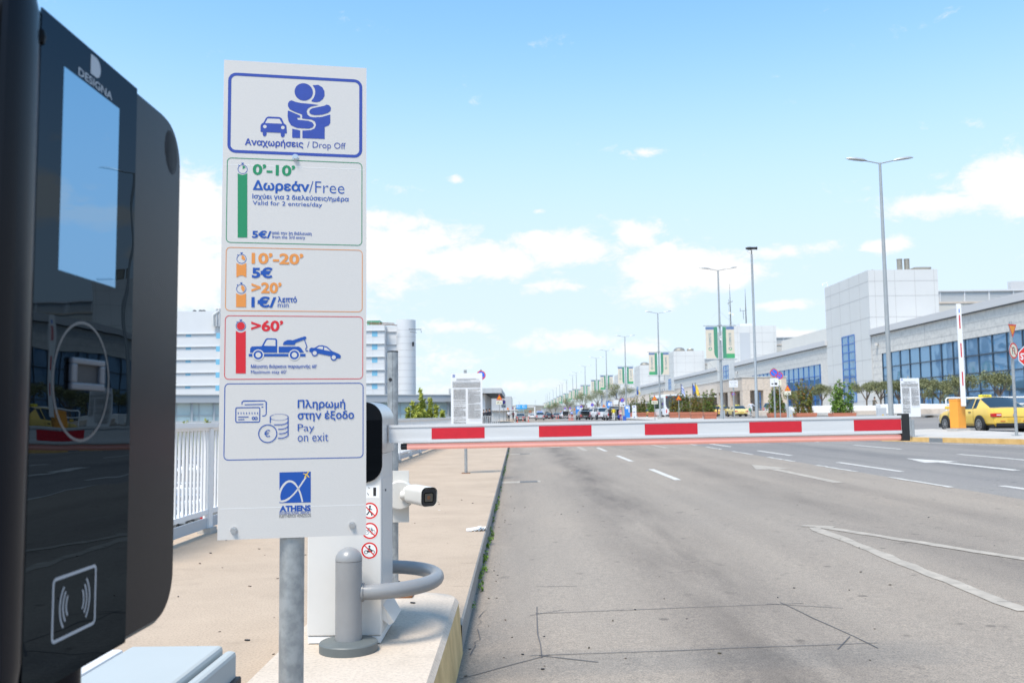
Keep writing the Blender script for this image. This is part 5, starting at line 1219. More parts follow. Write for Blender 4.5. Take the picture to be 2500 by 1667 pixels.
# ------------------------------------------------------------------ olive trees
def olive(label, px, Y, ztop, seed, gz=None, base=.95, spread=1.0, name='olive_tree', group='clipped olive trees before the terminal', lm='olive'):
    rng = random.Random(seed); X = xat(px, Y); gz = rz(X, Y) + .14 if gz is None else gz; H = ztop - gz
    o = thing(name, label, 'tree', (X, Y, gz), 0, group)
    b = MB(); fork = H*.42; jx = rng.uniform(-.1, .1)
    b.tube([(0, 0, 0), (jx, 0, fork*.5), (jx*.5, .02, fork)], [.13, .10, .09], 'bark', 8); tips = []
    for k in range(6):
        a = k*1.05 + rng.uniform(-.3, .3); r_ = rng.uniform(.45, .85)*spread; e = (r_*math.cos(a), r_*math.sin(a), fork + (H - fork)*rng.uniform(.45, .75)); tips.append(e)
        b.tube([(jx*.5, .02, fork - .05), (e[0]*.5, e[1]*.5, (fork + e[2])/2 - .1), e], [.07, .05, .02], 'bark', 6)
    b.build('trunk', o)
    cl = []
    for e in tips:
        for q in range(4): cl.append(((e[0]*1.15 + rng.gauss(0, .32*spread), e[1]*1.15 + rng.gauss(0, .32*spread), min(H - .3, e[2] + rng.gauss(.12, .26))), rng.uniform(.26, .46)*spread))
    for q in range(5): cl.append(((rng.gauss(0, .35*spread), rng.gauss(0, .35*spread), H - rng.uniform(.25, .6)), rng.uniform(.25, .4)*spread))
    b = MB(); leaves(b, blob_pts(rng, 3600, cl), .08, lm, rng, .1, .42); b.build('crown', o)
TR_ = [('olive tree just left of the tall lamp pole', 2118, 99, 4.55), ('olive tree behind the tall lamp pole', 2152, 95, 4.5), ('olive tree hidden partly by the right board of small print', 2195, 91, 4.3), ('olive tree just right of the right board of small print', 2258, 86, 4.4), ('small olive tree between the board and the raised barrier', 2297, 83, 4.0), ('olive tree behind the raised barrier arm', 2345, 79.5, 4.35), ('olive tree rising behind the taxi roof', 2444, 73, 4.4),
       ('olive tree behind the rust coloured planter shrub', 2009, 113, 4.9), ('olive tree partly behind the nearest bump warning triangle', 1938, 125, 4.4)]
for i, (lab, px, Y, zt) in enumerate(TR_): olive(lab, px, Y, zt, 60 + i, spread=.98)
for i, (lab, px, Y, zt) in enumerate((('large olive tree behind the round no parking sign on the island', 1512, 165, 6.8), ('olive tree right of the fourth bannered lamp', 1460, 190, 6.6), ('olive tree above the grey open hatch estate', 1425, 215, 6.4), ('far olive tree above the white saloon', 1388, 270, 6.2), ('tiny far olive tree behind the dark cars', 1357, 360, 6.4), ('tiny far olive tree left of the blue pylons', 1343, 420, 6.4))):
    olive(lab, px, Y, zt, 90 + i, gz=rz(24, Y), spread=1.9)
# conifer on the left, growing up from the lower level
def conifer(label, px, Y, pyt, seed, wd2):
    rng = random.Random(seed); X = xat(px, Y); zt = zc(px, pyt, Y); gz = -6.5; o = thing('conifer', label, 'tree', (X, Y, gz)); H = zt - gz
    b = MB(); b.tube([(0, 0, 0), (0, 0, H*.9)], [.2, .04], 'bark', 8); b.build('trunk', o); cl = []
    for dx, top, r0 in ((0, 1.0, wd2), (-.5*wd2, .915, wd2*.6), (.5*wd2, .94, wd2*.62), (.85*wd2, .89, wd2*.5), (-.85*wd2, .875, wd2*.45)):
        for k in range(26):
            t_ = k/25; cl.append(((dx + rng.gauss(0, r0*.22*(1.05 - t_)), rng.gauss(0, .4), H*(.62 + (top - .62)*t_) - .1), max(.14, r0*.8*(1.02 - t_))))
    b = MB(); leaves(b, blob_pts(rng, 16000, cl), .16, 'cypress', rng, .0, .3); b.build('crown', o)
conifer('yellow green conifer rising above the railing left of the white board', 1030, 62, 950, 3, 1.15)
conifer('small yellow green conifer top between the large conifer and the white board', 1079, 66, 1003, 5, .6)

# delineator posts, pylons, flags
DL = [(1263, 1031, 140, 'leftmost red and white delineator before the dark grey hatchback'), (1276.5, 1031, 141, 'middle delineator before the dark grey hatchback'), (1290, 1031, 140, 'delineator right of the dark grey hatchback'), (1358, 1025, 205, 'delineator right of the black cars'), (1363, 1025, 215, 'right one of the pair of delineators by the black cars'),
      (1389.5, 1028, 150, 'delineator behind the white saloon with open boot'), (1394.5, 1028, 152, 'delineator left of the blue shirted man'), (1398.5, 1028, 150, 'delineator right of the blue shirted man'), (1339, 1024, 230, 'tiny delineator left of the black hatchback'), (1344, 1023, 240, 'tiny delineator before the black hatchback')]
for i, (px, py, Y, lab) in enumerate(DL):
    X = xat(px, Y); o = thing('delineator', lab, 'delineator', (X, Y, rz(X, Y)), 0, 'red lane delineators'); b = MB(); b.lathe((0, 0, 0), [(.16, 0), (.16, .05), (.06, .07), (.055, .86), (0, .88)], 'delin', 10); b.build('post', o); b = MB(); b.lathe((0, 0, 0), [(.058, .45), (.058, .6)], 'sgwhite', 10); b.build('band', o)
for i, (x0, x1, py, Y, lab) in enumerate(((1406, 1418, 992, 215, 'blue information pylon behind the man in a blue shirt'), (1482, 1495, 981, 168, 'tall blue information pylon behind the open hatch people carrier'), (1525, 1538, 990, 140, 'blue information pylon behind the second bannered lamp'), (1371, 1379, 1005, 290, 'small far blue pylon above the black cars'), (1463, 1467, 999, 190, 'narrow blue pylon left of the white jeep'))):
    X = (xat(x0, Y) + xat(x1, Y))/2; w_ = xat(x1, Y) - xat(x0, Y); o = thing('information_pylon', lab, 'pylon', (X, Y, rz(X, Y))); zt = zc(x0, py, Y) - rz(X, Y); b = MB(); b.box((-w_/2, -.15, 0), (w_/2, .15, zt), 'bluebox', .02); b.build('pylon_body', o)
    b = MB(); f = Frame((0, -.152, zt), (1, 0, 0), (0, 0, 1)); b.rect(f, -w_*.3, -zt*.24, w_*.16, -zt*.05, 'sgwhite'); b.rect(f, w_*.25, -zt*.5, w_*.4, -zt*.05, 'sgwhite'); b.build('pylon_print', o)
rng = random.Random(44)
FG = [(1664.5, 936, 'flag_blue', 'Greek flag on its pole behind the bus'), (1692.5, 935, 'flag_blue', 'plain blue flag behind the joined planters'), (1699.5, 934, 'flag_yel', 'yellow flag behind the joined planters'), (1618.5, 949, 'flag_blue', 'far blue flag left of the bus roof'), (1624, 949, 'flag_blue', 'far dark blue flag above the bus roof'), (1630, 950, 'flag_yel', 'far yellow flag above the bus roof'), (1552.5, 962, 'flag_blue', 'far Greek flag above the third planter from the far end'), (1556.5, 950, 'flag_blue', 'far blue flag above the far planters'), (1559.5, 950, 'flag_yel', 'far yellow flag above the far planters')]
for i, (px, py, m, lab) in enumerate(FG):
    Y = 168 if i < 3 else 225 if i < 6 else 290; X = xat(px, Y); gz = rz(X, Y); o = thing('flag', lab, 'flag', (X, Y, gz)); zt = zc(px, py, Y) - gz
    b = MB(); b.tube([(0, 0, 0), (0, 0, zt)], [.09, .06], 'pgrey', 8); b.build('flagpole', o)
    b = MB(); vs = []; nn_ = 9; drop = 3.1
    for k in range(nn_):
        t_ = k/(nn_-1); vs += [(.06, 0, zt - .15 - t_*1.9), (.06 + (.25 + .75*t_)*(1 if k else .3), .12*math.sin(k*1.9), zt - .3 - t_*drop)]
    for k in range(nn_ - 1): b.add([vs[2*k], vs[2*k+1], vs[2*k+3], vs[2*k+2]], [(0, 1, 2, 3)], 'sgwhite' if (i in (0, 6) and k % 2) else m)
    b.build('cloth', o)
# ------------------------------------------------------------------ airport terminal on the right
FX = 45.0
tm = thing('terminal_building', 'long pale airport terminal with white towers and blue glass along the right', 'terminal building', (FX, 60, rz(FX, 60)))
def TLc(x, y, z): return (x - FX, y - 60, z - rz(FX, 60))
def tbox(b, x0, y0, z0, x1, y1, z1, m): b.box(TLc(x0, y0, z0), TLc(x1, y1, z1), m)
TOWERS = [116.5 + 73.6*i for i in range(6)]
ROOFZ, GZT = 11.75, 8.5
def curtain(y0, y1, zt, frame_m, x=FX, step=2.63, rows=(1.75, 1.75, 1.75), zlow=1.2, first=True):
    """glazed band in the wall facing the road, set 15 cm back, with mullions"""
    g_ = MB(); tbox(g_, x + .10, y0, zlow, x + .16, y1, zt, 'bglass'); o = g_.build('glazing', tm)
    f_ = MB(); k = 0; y = y1
    while y > y0 - .01:
        tbox(f_, x + .005, y - .05, zlow, x + .099, y + .05, zt, frame_m); y -= step; k += 1
    z = zt
    for d in (0,) + tuple(rows) + (1.6,):
        z -= d
        if z > zlow + .1: tbox(f_, x + .012, y0 + .051, z - .055, x + .098, y1 - .051, z + .055, frame_m)
    f_.build('window_frame', o)
def facade(y0, y1, frame_m, gl0, gl1, zt=GZT):
    b = MB()
    # wall of stone with the glazed opening left out
    tbox(b, FX, y0, zt, FX + .6, y1, ROOFZ - .8, 'stone'); 
    if gl0 > y0: tbox(b, FX, y0, 0, FX + .6, gl0, zt, 'stone')
    if gl1 < y1: tbox(b, FX, gl1, 0, FX + .6, y1, zt, 'stone')
    tbox(b, FX + .2, gl0, 0, FX + .6, gl1, zt, 'dark'); tbox(b, FX + .03, gl0, 0, FX + .19, gl1, 1.2, 'dframe')
    b.build('facade_wall', tm)
    j = MB(); z = ROOFZ - 1.75
    while z > zt + .2: tbox(j, FX - .012, y0 + .02, z - .015, FX - .002, y1 - .02, z + .015, 'joint'); z -= .82
    if y1 > gl1 + .5:
        z = zt
        while z > .5: tbox(j, FX - .012, gl1 + .02, z - .015, FX - .002, y1 - .02, z + .015, 'joint'); z -= .82
    tbox(j, FX - .014, (y0 + y1)/2 + 19, zt, FX - .003, (y0 + y1)/2 + 19.06, ROOFZ - .8, 'joint'); j.build('wall_joints', tm)
    r = MB(); tbox(r, FX - .35, y0 + .01, ROOFZ - .75, FX + 12, y1 - .01, ROOFZ, 'fascia'); tbox(r, FX - .25, y0 + .01, ROOFZ - .83, FX - .003, y1 - .01, ROOFZ - .753, 'dframe'); r.build('roof_fascia', tm)
    curtain(gl0, gl1, zt, frame_m)
    c_ = MB(); tbox(c_, FX - .45, y1 - 2.2, 9.55, FX - .1, y1 - 1.8, 9.9, 'panel'); tbox(c_, FX - .1, y1 - 2.1, 9.6, FX - .002, y1 - 1.9, 9.85, 'pgrey'); c_.build('wall_lamp', tm)
facade(48, 116.4, 'dframe', 48, 113.4)
for i, ty in enumerate(TOWERS):
    t0, t1, tz = ty, ty + 16.6, 19.4
    b = MB(); tbox(b, FX - .06, t0, -.5, FX + 8.8, t1, tz, 'panel'); tw = b.build('tower', tm)
    j = MB()
    for z in (2.7, 5.35, 8.0, 10.65, 13.35, 16.05, 17.95) if i == 0 else (8.0, 10.65, 13.35, 16.05, 17.95):
        tbox(j, FX - .072, t0 + .01, z - .022, FX - .062, t1 - .01, z + .022, 'joint'); tbox(j, FX - .05, t0 - .012, z - .022, FX + 8.79, t0 - .002, z + .022, 'joint')
    for x in (.75, 3.3, 5.85, 8.3): tbox(j, FX + x - .018, t0 - .010, 2, FX + x + .018, t0 - .0025, tz - .02, 'joint')
    for y in (3.2, 6.9, 10.6, 14.3): tbox(j, FX - .0705, t0 + y - .018, .2, FX - .0625, t0 + y + .018, tz - .02, 'joint')
    j.build('panel_joints', tw)
    g_ = MB(); wy0, wy1, wz0, wz1 = t0 + 5.6, t0 + 10.3, 2.7, 11.6
    tbox(g_, FX - .068, wy0, wz0, FX - .055, wy1, wz1, 'bglass'); wn = g_.build('stair_window', tw)
    f_ = MB()
    for y in (wy0, (wy0 + wy1)/2, wy1): tbox(f_, FX - .13, y - (.16 if wy0 < y < wy1 else .06), wz0, FX - .069, y + (.16 if wy0 < y < wy1 else .06), wz1, 'bframe')
    for k in range(9): z = wz0 + (wz1 - wz0)*k/8; tbox(f_, FX - .125, wy0 + .07, z - .07, FX - .070, wy1 - .07, z + .07, 'bframe')
    f_.build('window_frame', wn)
    if i < 2:
        d_ = MB(); tbox(d_, FX - .09, t0 + 7.2, .9, FX - .062, t0 + 9.4, 3.2 - .52, 'dframe')
        for y in (7.2, 8.3, 9.4): tbox(d_, FX - .13, t0 + y - .09, .9, FX - .091, t0 + y + .09, 3.3 - .64, 'bframe')
        d_.build('door', tw)
    # plant on the roof
    if i == 0:
        for px in (2213, 2231): 
            x = xat(px, t0 + 4); b = MB(); b.tube([TLc(x, t0 + 4, tz), TLc(x, t0 + 4, tz + 2.0)], .34, 'roofmetal', 16); b.tube([TLc(x, t0 + 4, tz + 1.9), TLc(x, t0 + 4, tz + 2.02)], .37, 'roofmetal', 16); b.build('flue', tw)
        x = xat(2262, t0 + 3); b = MB(); v = [TLc(x + dx, t0 + 3 + dy, tz + z) for z, w_ in ((0, .75), (.45, 1.1), (.62, 1.0)) for dx, dy in ((-w_, -w_), (w_, -w_), (w_, w_), (-w_, w_))]
        b.add(v, [(i_*4+k, i_*4+(k+1) % 4, (i_+1)*4+(k+1) % 4, (i_+1)*4+k) for i_ in range(2) for k in range(4)] + [(8, 9, 10, 11)], 'roofmetal'); b.build('roof_vent', tw)
        x = xat(2140, t0 + 3); b = MB(); tbox(b, x - .5, t0 + 2, tz, x + .4, t0 + 3, tz + .25, 'rust'); b.lathe(TLc(x + .1, t0 + 2.6, tz + .25), [(.3, 0), (.25, .12), (0, .2)], 'brown', 12); b.build('roof_outlet', tw)
        b = MB(); b.tube([TLc(FX + .2, t1 - .5, tz), TLc(FX + .2, t1 - .5, tz + .8)], .05, 'white', 8); b.tube([TLc(FX + .2, t1 - .5, tz + .7), TLc(FX - .5, t1 - .5, tz + .55), TLc(FX - .5, t1 - .5, tz + .3)], [.05, .05, .12], 'white', 8); b.build('roof_camera', tw)
    if i == 1:
        x = xat(1829, t0 + 5); b = MB(); tbox(b, x - 1.6, t0 + 4, tz, x + 1.2, t0 + 7, tz + .9, 'panelw'); b.build('roof_unit', tw)
    if i in (2, 3):
        x = FX + 2.3; b = MB()
        b.lathe(TLc(x, t0 + 4, tz), [(1.6, 0), (1.7, .5), (1.3, 1.0), (.7, 1.25), (0, 1.3)], 'roofmetal', 12); b.lathe(TLc(x + 3.2, t0 + 4, tz), [(1.0, 0), (1.0, .7), (.9, .85), (0, .9)], 'roofmetal', 12); b.build('roof_vent', tw)
    if i in (1, 3):
        b = MB(); tbox(b, FX + 1.2, t0 - .03, 9.6 if i == 1 else 9.2, FX + 3.3, t0 - .012, 18 if i == 1 else 11.6, 'louv'); b.build('louvre_panel', tw)
    # set-back hall behind with louvred parapet
    b = MB(); tbox(b, FX + 8.8, t0 + 7, -.5, FX + 60, t0 + 70, 15.9, 'cream'); h_ = b.build('hall', tm)
    p_ = MB(); tbox(p_, FX + 8.85, t0 + 7.2, 15.9, FX + 60, t0 + 7.4, 17.4, 'panel')
    for k in range(9): tbox(p_, FX + 8.9 + k*3.3, t0 + 7.05, 15.9, FX + 9.05 + k*3.3, t0 + 7.19, 17.5, 'panelw')
    for k in range(7): tbox(p_, FX + 8.9, t0 + 7.175, 16.0 + .2*k, FX + 60, t0 + 7.19, 16.06 + .2*k, 'louv')
    tbox(p_, FX + 8.8, t0 + 6.96, 17.4, FX + 60, t0 + 7.5, 17.6, 'panelw'); tbox(p_, FX + 8.8, t0 + 6.9, 15.76, FX + 60, t0 + 6.98, 16.0, 'beige'); p_.build('parapet', h_)
    q_ = MB()
    for k in range(12): tbox(q_, FX + 12 + k*3.3, t0 + 6.985, 8, FX + 12.04 + k*3.3, t0 + 6.996, 15.7, 'joint')
    tbox(q_, FX + 13.2, t0 + 6.9, 14.4, FX + 13.7, t0 + 6.99, 14.75, 'dark') ; q_.build('wall_joints', h_)
    if i == 0: q_ = MB(); tbox(q_, xat(2487, 127), 127, 17.61, xat(2487, 127) + 8, 128, 19.2, 'fascia'); q_.build('roof_plant', h_)
    if i < 5: facade(t1 + .01, TOWERS[i] + 73.5, 'bframe', t1 + 3.2, TOWERS[i] + 60)
# open portico of stone piers before each entrance
for i, (p0, p1) in enumerate(((139, 199), (214, 268), (290, 340))):
    o = thing('entrance_portico', ('nearest pale stone portico of square piers before the terminal entrance', 'second pale stone portico, behind the joined planters', 'third pale stone portico, far behind the bus')[i], 'portico', (37, p0, rz(37, p0)), 0)
    gz = rz(37, p0); X0, X1, zt = 33.9, 40.6, 6.75 - gz
    L_ = lambda x, y, z: (x - 37, y - p0, z)
    b = MB(); b.box(L_(X0, p0, zt - 1.95), L_(X1, p1, zt), 'beige'); b.box(L_(X0 - .1, p0 - .1, zt), L_(X1 + .1, p1 + .1, zt + .12), 'panel'); b.build('lintel', o)
    y = p0
    while y < p1:
        for x in (X0 + .02, 37.1, X1 - 1.05):
            b = MB(); b.box(L_(x, y + .02, -.2), L_(x + 1.15, y + 1.6, zt - 1.951), 'beige'); b.build('pier', o)
        y += 8.2
    b = MB()
    for k in range(5): b.box(L_(X0 + .5 + k*.9, p0 - .006, zt - 1.94), L_(X0 + .515 + k*.9, p0 - .001, zt - .01), 'joint')
    b.build('stone_joints', o)
    b = MB(); b.box(L_(X0 - 4, p0 + 18, 3.0), L_(X0 - .01, p1 - 4, 3.25), 'panelw'); b.build('glass_canopy', o)
# antenna masts
for i, (px, pt, kind, lab) in enumerate(((1791, 693, 1, 'lattice antenna mast with round dishes on the second tower roof'), (1829, 705, 0, 'thin antenna mast with side arms beside the tall camera mast'))):
    Y = TOWERS[1] + 8; X = xat(px, Y); o = thing('antenna_mast', lab, 'antenna', (X, Y, 19.4)); H = zc(px, pt, Y) - 19.4
    b = MB(); b.tube([(0, 0, 0), (0, 0, H*.62), (0, 0, H)], [.13, .08, .02], 'pgrey', 6)
    for k in range(int(H*.6/.5)): b.tube([(-.22, 0, .5*k), (.22, 0, .5*k + .25)], .02, 'pgrey', 4); b.tube([(-.3 if kind else .0, 0, .5*k), (-.3 if kind else 0, 0, .5*k + .5)], .022, 'pgrey', 4)
    b.build('mast', o); b = MB()
    if kind:
        for x, z in ((-.25, H*.36), (.45, H*.33)): b.tube([(x, -.25, z), (x, -.05, z)], [.26, .2], 'sgcream', 12)
        b.tube([(-.6, 0, H*.57), (.6, 0, H*.62)], .06, 'pgrey', 5); b.tube([(-.3, 0, H*.53), (-.3, 0, H*.66)], .04, 'pgrey', 5)
    else:
        b.tube([(-1.2, 0, H*.46), (.2, 0, H*.46)], .05, 'pgrey', 5); b.tube([(-1.2, 0, H*.44), (-1.2, 0, H*.53)], .05, 'pgrey', 5); b.tube([(-.55, 0, H*.25), (-.55, 0, H*.45)], .05, 'pgrey', 5)
    b.build('aerials', o)
# low white benches and troughs of the forecourt
for i, (px, Y, w_, h_, m, lab) in enumerate(((2015, 108, 4.2, .95, 'white', 'white concrete trough left of the shrub planter nearest the camera'), (2105, 92, 4.6, .9, 'white', 'white concrete trough beside the grey control box'), (2205, 85, 4.5, .95, 'white', 'white concrete trough behind the right board of small print'), (2265, 80, 3.4, .9, 'white', 'white concrete trough left of the raised barrier'),
        (2090, 84, 3.2, .5, 'beige', 'low stone block left of the seated person'), (1885, 104, 3.4, .6, 'beige', 'low stone block behind the tall camera mast'), (1858, 103, 1.7, .6, 'beige', 'low stone block right of the yellow taxi'), (2290, 74, 3.4, .55, 'beige', 'low stone block just left of the taxi front'), (1960, 112, 3.2, .9, 'white', 'white concrete trough between the nearest two planters'))):
    X = xat(px, Y); o = thing('stone_trough', lab, 'trough', (X, Y, rz(X, Y) + .14)); b = MB(); b.box((-w_/2, -.6, 0), (w_/2, .6, h_), m, .03); b.build('block', o)
    b = MB(); b.box((-w_/2 + .12, -.62, .02), (w_/2 - .12, -.601, .12), 'joint'); b.build('plinth', o)
X = xat(2395, 62); o = thing('tube_barrier', 'white tubular hoop barrier behind the taxi', 'barrier', (X, 62, rz(X, 62))); b = MB(); b.tube([(-2.3, 0, 0), (-2.3, 0, 1.35), (-2.2, 0, 1.45), (5.5, 0, 1.45), (5.6, 0, 1.35), (5.6, 0, 0)], .05, 'white', 8); b.tube([(-2.3, 0, 1.0), (5.6, 0, 1.0)], .04, 'white', 8); b.build('tube', o)

# ------------------------------------------------------------------ white office tower and gallery on the left
HY = 250.0
def hz3(px, py, Y=HY): return at(px, py, Y).z
ob = thing('office_block', 'white panelled office block with small blue windows and a round stair tower', 'building', (-60, HY, -6.5))
def OB(x, y, z): return (x + 60, y - HY, z + 6.5)
xl, xm, xr = -110, xat(535, HY), xat(939, HY); ztop = hz3(939, 793); zl = hz3(470, 757); fh = 3.58
b = MB(); b.box(OB(xm, HY, -6.5), OB(xr, HY + 16, ztop), 'panelw'); b.box(OB(xl, HY + 3, -6.5), OB(xm - .01, HY + 19, zl), 'panelw'); b.box(OB(xr + .01, HY + 3.5, -6.5), OB(xr + 4.0, HY + 16, ztop), 'panelw'); b.build('wall', ob)
b = MB(); z = ztop - 1.75; n_ = 0
zs = [hz3(900, 807.5) - fh*k for k in range(7)]
for z in zs:
    b.box(OB(xm, HY - .35, z - .09), OB(xr + .1, HY - .002, z + .05), 'louv'); b.box(OB(xl, HY + 2.65, z - .09), OB(xm - .1, HY + 2.998, z + .05), 'louv'); b.box(OB(xr + .11, HY + 3.15, z - .09), OB(xr + 4.0, HY + 3.498, z + .05), 'louv')
b.build('sun_ledge', ob)
b = MB()
for z in zs:
    b.box(OB(xm, HY - .012, z - fh*.5 - .02), OB(xr, HY - .002, z - fh*.5 + .02), 'joint')
    x = xr - 1.0
for k in range(14):
    x = xr - 3.2*k
    if x > xm: b.box(OB(x - .02, HY - .010, zs[-1] - 3), OB(x + .02, HY - .0025, ztop - .05), 'joint')
b.build('panel_joints', ob)
for col_, (pxa, pxb) in enumerate(((908, 921.5), (862, 876), (525, 536), (441, 454), (780, 793), (700, 713), (615, 628))):
    yy_ = HY if xat(pxb, HY) > xm else HY + 3
    for z in zs:
        b = MB(); b.box(OB(xat(pxa, HY), yy_ - .02, z - (1.6 if col_ != 3 else .8)), OB(xat(pxb, HY), yy_ - .004, z - .11), 'lglass'); b.build('window', ob)
b = MB(); cx = (xat(962, HY) + xat(1011, HY))/2; rr3 = (xat(1011, HY) - xat(962, HY))/2; zct = hz3(985, 778)
b.lathe(OB(cx, HY + 4.5, -6.5), [(rr3, 0), (rr3, zct + 6.5), (0, zct + 6.5)], 'panelw', 40); cyl = b.build('round_tower', ob)
b = MB(); z = zct - 2.9
while z > 0: b.lathe(OB(cx, HY + 4.5, z), [(rr3 + .015, -.03), (rr3 + .02, 0), (rr3 + .015, .03)], 'joint', 40); z -= 1.85
b.build('tower_joints', cyl)
b = MB(); b.tube([OB(cx + rr3*.5, HY, zct - 2.9), OB(cx + rr3 + 1.9, HY + 1, zct - 2.9), OB(cx + rr3 + 1.9, HY + 1, zct - 3.7)], .1, 'pgrey', 6); b.tube([OB(cx + rr3*.6, HY, zct - 3.6), OB(cx + rr3 + .8, HY, zct - 3.9)], .08, 'pgrey', 6)
b.lathe(OB(cx + rr3 - .4, HY + 1.6, hz3(1010, 840) - .5), [(.0, 0), (.3, .1), (.3, 1.2), (0, 1.3)], 'dark', 10); b.build('service_arm', cyl)
b = MB()
for px0, px1, py in ((900, 968, 790), (880, 962, 786)): b.tube([OB(xat(px0, HY), HY + 1.0, hz3(px0, py)), OB(xat(px1, HY), HY + 1.0, hz3(px1, py + 3))], .13, 'rust', 6)
for px in (884, 905, 925, 945): b.tube([OB(xat(px, HY), HY + 1, ztop - .2), OB(xat(px, HY), HY + 1, hz3(px, 785))], .09, 'louv', 5)
b.build('roof_pipe', ob)
b = MB(); b.box(OB(xat(890, HY), HY + 4, ztop), OB(xat(922, HY), HY + 9, hz3(900, 779)), 'flag_green' if 'flag_green' in M else 'bangr'); b.build('roof_plant', ob)
b = MB()
for px in (520, 527, 533):
    b = MB(); b.tube([OB(xat(px, HY), HY + 2.0, hz3(px, 795)), OB(xat(px, HY), HY + 2.0, hz3(px, 752))], .32, 'louv', 8); b.build('roof_duct', ob)
b = MB()
b.tube([OB(xat(512, HY), HY + 2, hz3(512, 795)), OB(xat(512, HY), HY + 2, hz3(512, 768)), OB(xat(526, HY), HY + 2, hz3(526, 758))], .5, 'panel', 8)
b.build('roof_duct', ob)
for px in (455, 470, 478): b = MB(); b.lathe(OB(xat(px, HY), HY + 5, zl), [(.6, 0), (.5, .5), (0, .7)], 'pgrey', 8); b.build('roof_fan', ob)

ga = thing('glazed_gallery', 'long low grey gallery with a flat roof band and pale glass panes on the left', 'building', (-25, 116, -6.5))
pA, pB = at(300, 961, 106), at(1105, 966.5, 125)
dx, dy = pB.x - pA.x, pB.y - pA.y; ang = math.atan2(dy, dx); ga.location = (pA.x, pA.y, -6.5); ga.rotation_euler = (0, 0, ang); LN = math.hypot(dx, dy)
zt = 4.3 + 6.5
b = MB(); b.box((0, -.4, zt - .95), (LN, 6, zt), 'louv'); b.box((0, -.5, zt - .05), (LN, 6.1, zt + .06), 'panel'); b.build('roof_band', ga)
b = MB(); b.box((0, -.3, zt - 3.75), (LN, 6, zt - 3.1), 'panel'); b.build('floor_slab', ga)
for k in range(9): b = MB(); b.box((2 + k*10.2, 2, 0), (2.7 + k*10.2, 2.7, zt - 3.76), 'conc'); b.build('column', ga)
b = MB(); b.box((0, .3, zt - 3.1), (LN, .36, zt - .95), 'cglass'); b.box((0, 3.0, zt - 3.1), (LN, 3.1, zt - .95), 'louv'); gz_ = b.build('glazing', ga)
b = MB(); k = 0; x = 0
while x < LN:
    b.box((x - .09, -.05, zt - 3.1), (x + .09, .29, zt - .951), 'louv'); b.box((x + .8, .2, zt - 3.1), (x + .86, .29, zt - .951), 'louv'); x += 2.55
for z in (1.55, 2.35): b.box((0, .22, zt - .95 - z), (LN, .288, zt - .95 - z + .08), 'louv')
b.build('window_frame', gz_)
# station entrance canopy on the pavement ahead
sh = thing('station_entrance', 'grey flat canopied station entrance with white ribbed wall on the left pavement', 'building', (-5.2, 112, .15 + grade(112)))
zt = at(1225, 947, 112).z - sh.location.z; zb_ = at(1225, 959.2, 112).z - sh.location.z
b = MB(); b.box((-3.2, 0, zb_), (3.2, 33, zt), 'louv')
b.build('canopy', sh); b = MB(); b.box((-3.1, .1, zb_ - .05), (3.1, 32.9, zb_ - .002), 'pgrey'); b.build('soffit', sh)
b = MB()
for k in range(7): b.box((-3.2 + k*1.07 - .02, -.012, zb_ + .01), (-3.2 + k*1.07 + .02, -.002, zt - .01), 'joint')
b.build('fascia_joints', sh)
b = MB(); b.box((.4, 1.0, 0), (1.05, 30, zb_ - .06), 'panelw')
for k in range(24): b.box((1.05, 1.0 + k*1.2, 0), (1.15, 1.25 + k*1.2, zb_ - .06), 'panelw')
b.build('ribbed_wall', sh)
b = MB(); b.box((-3.1, 20, 0), (.39, 20.3, zb_ - .06), 'louv')
for k in range(9): b.box((-3.0 + k*.4, 19.9, 0), (-2.9 + k*.4, 19.99, zb_ - 1.6), 'panel')
b.build('back_wall', sh)
b = MB()
for z0, z1, x1 in ((1.93, 2.45, .35), (1.1, 1.4, -.1)): b.box((-2.4, 4, z0), (x1, 4.1, z1), 'navy'); b.box((x1 - .8, 3.98, z0 + .1), (x1 - .55, 3.995, z0 + .3), 'sgwhite'); b.box((x1 - .45, 3.98, z0 + .1), (x1 - .1, 3.995, z0 + .2), 'sgwhite')
b.build('hanging_sign', sh)
o = thing('station_pavilion', 'grey box pavilion behind the station entrance canopy', 'building', (xat(1232, 170), 172, rz(0, 170))); zt = at(1235, 967, 170).z - o.location.z
b = MB(); b.box((-3, 0, 2.2), (1.3, 14, zt), 'louv'); b.box((-2.6, .4, 0), (.2, 13, 2.2), 'panel'); b.build('wall', o)
b = MB(); b.box((-2.4, -.3, 2.0), (2.5, 14.2, 2.19), 'fascia'); b.build('canopy', o)
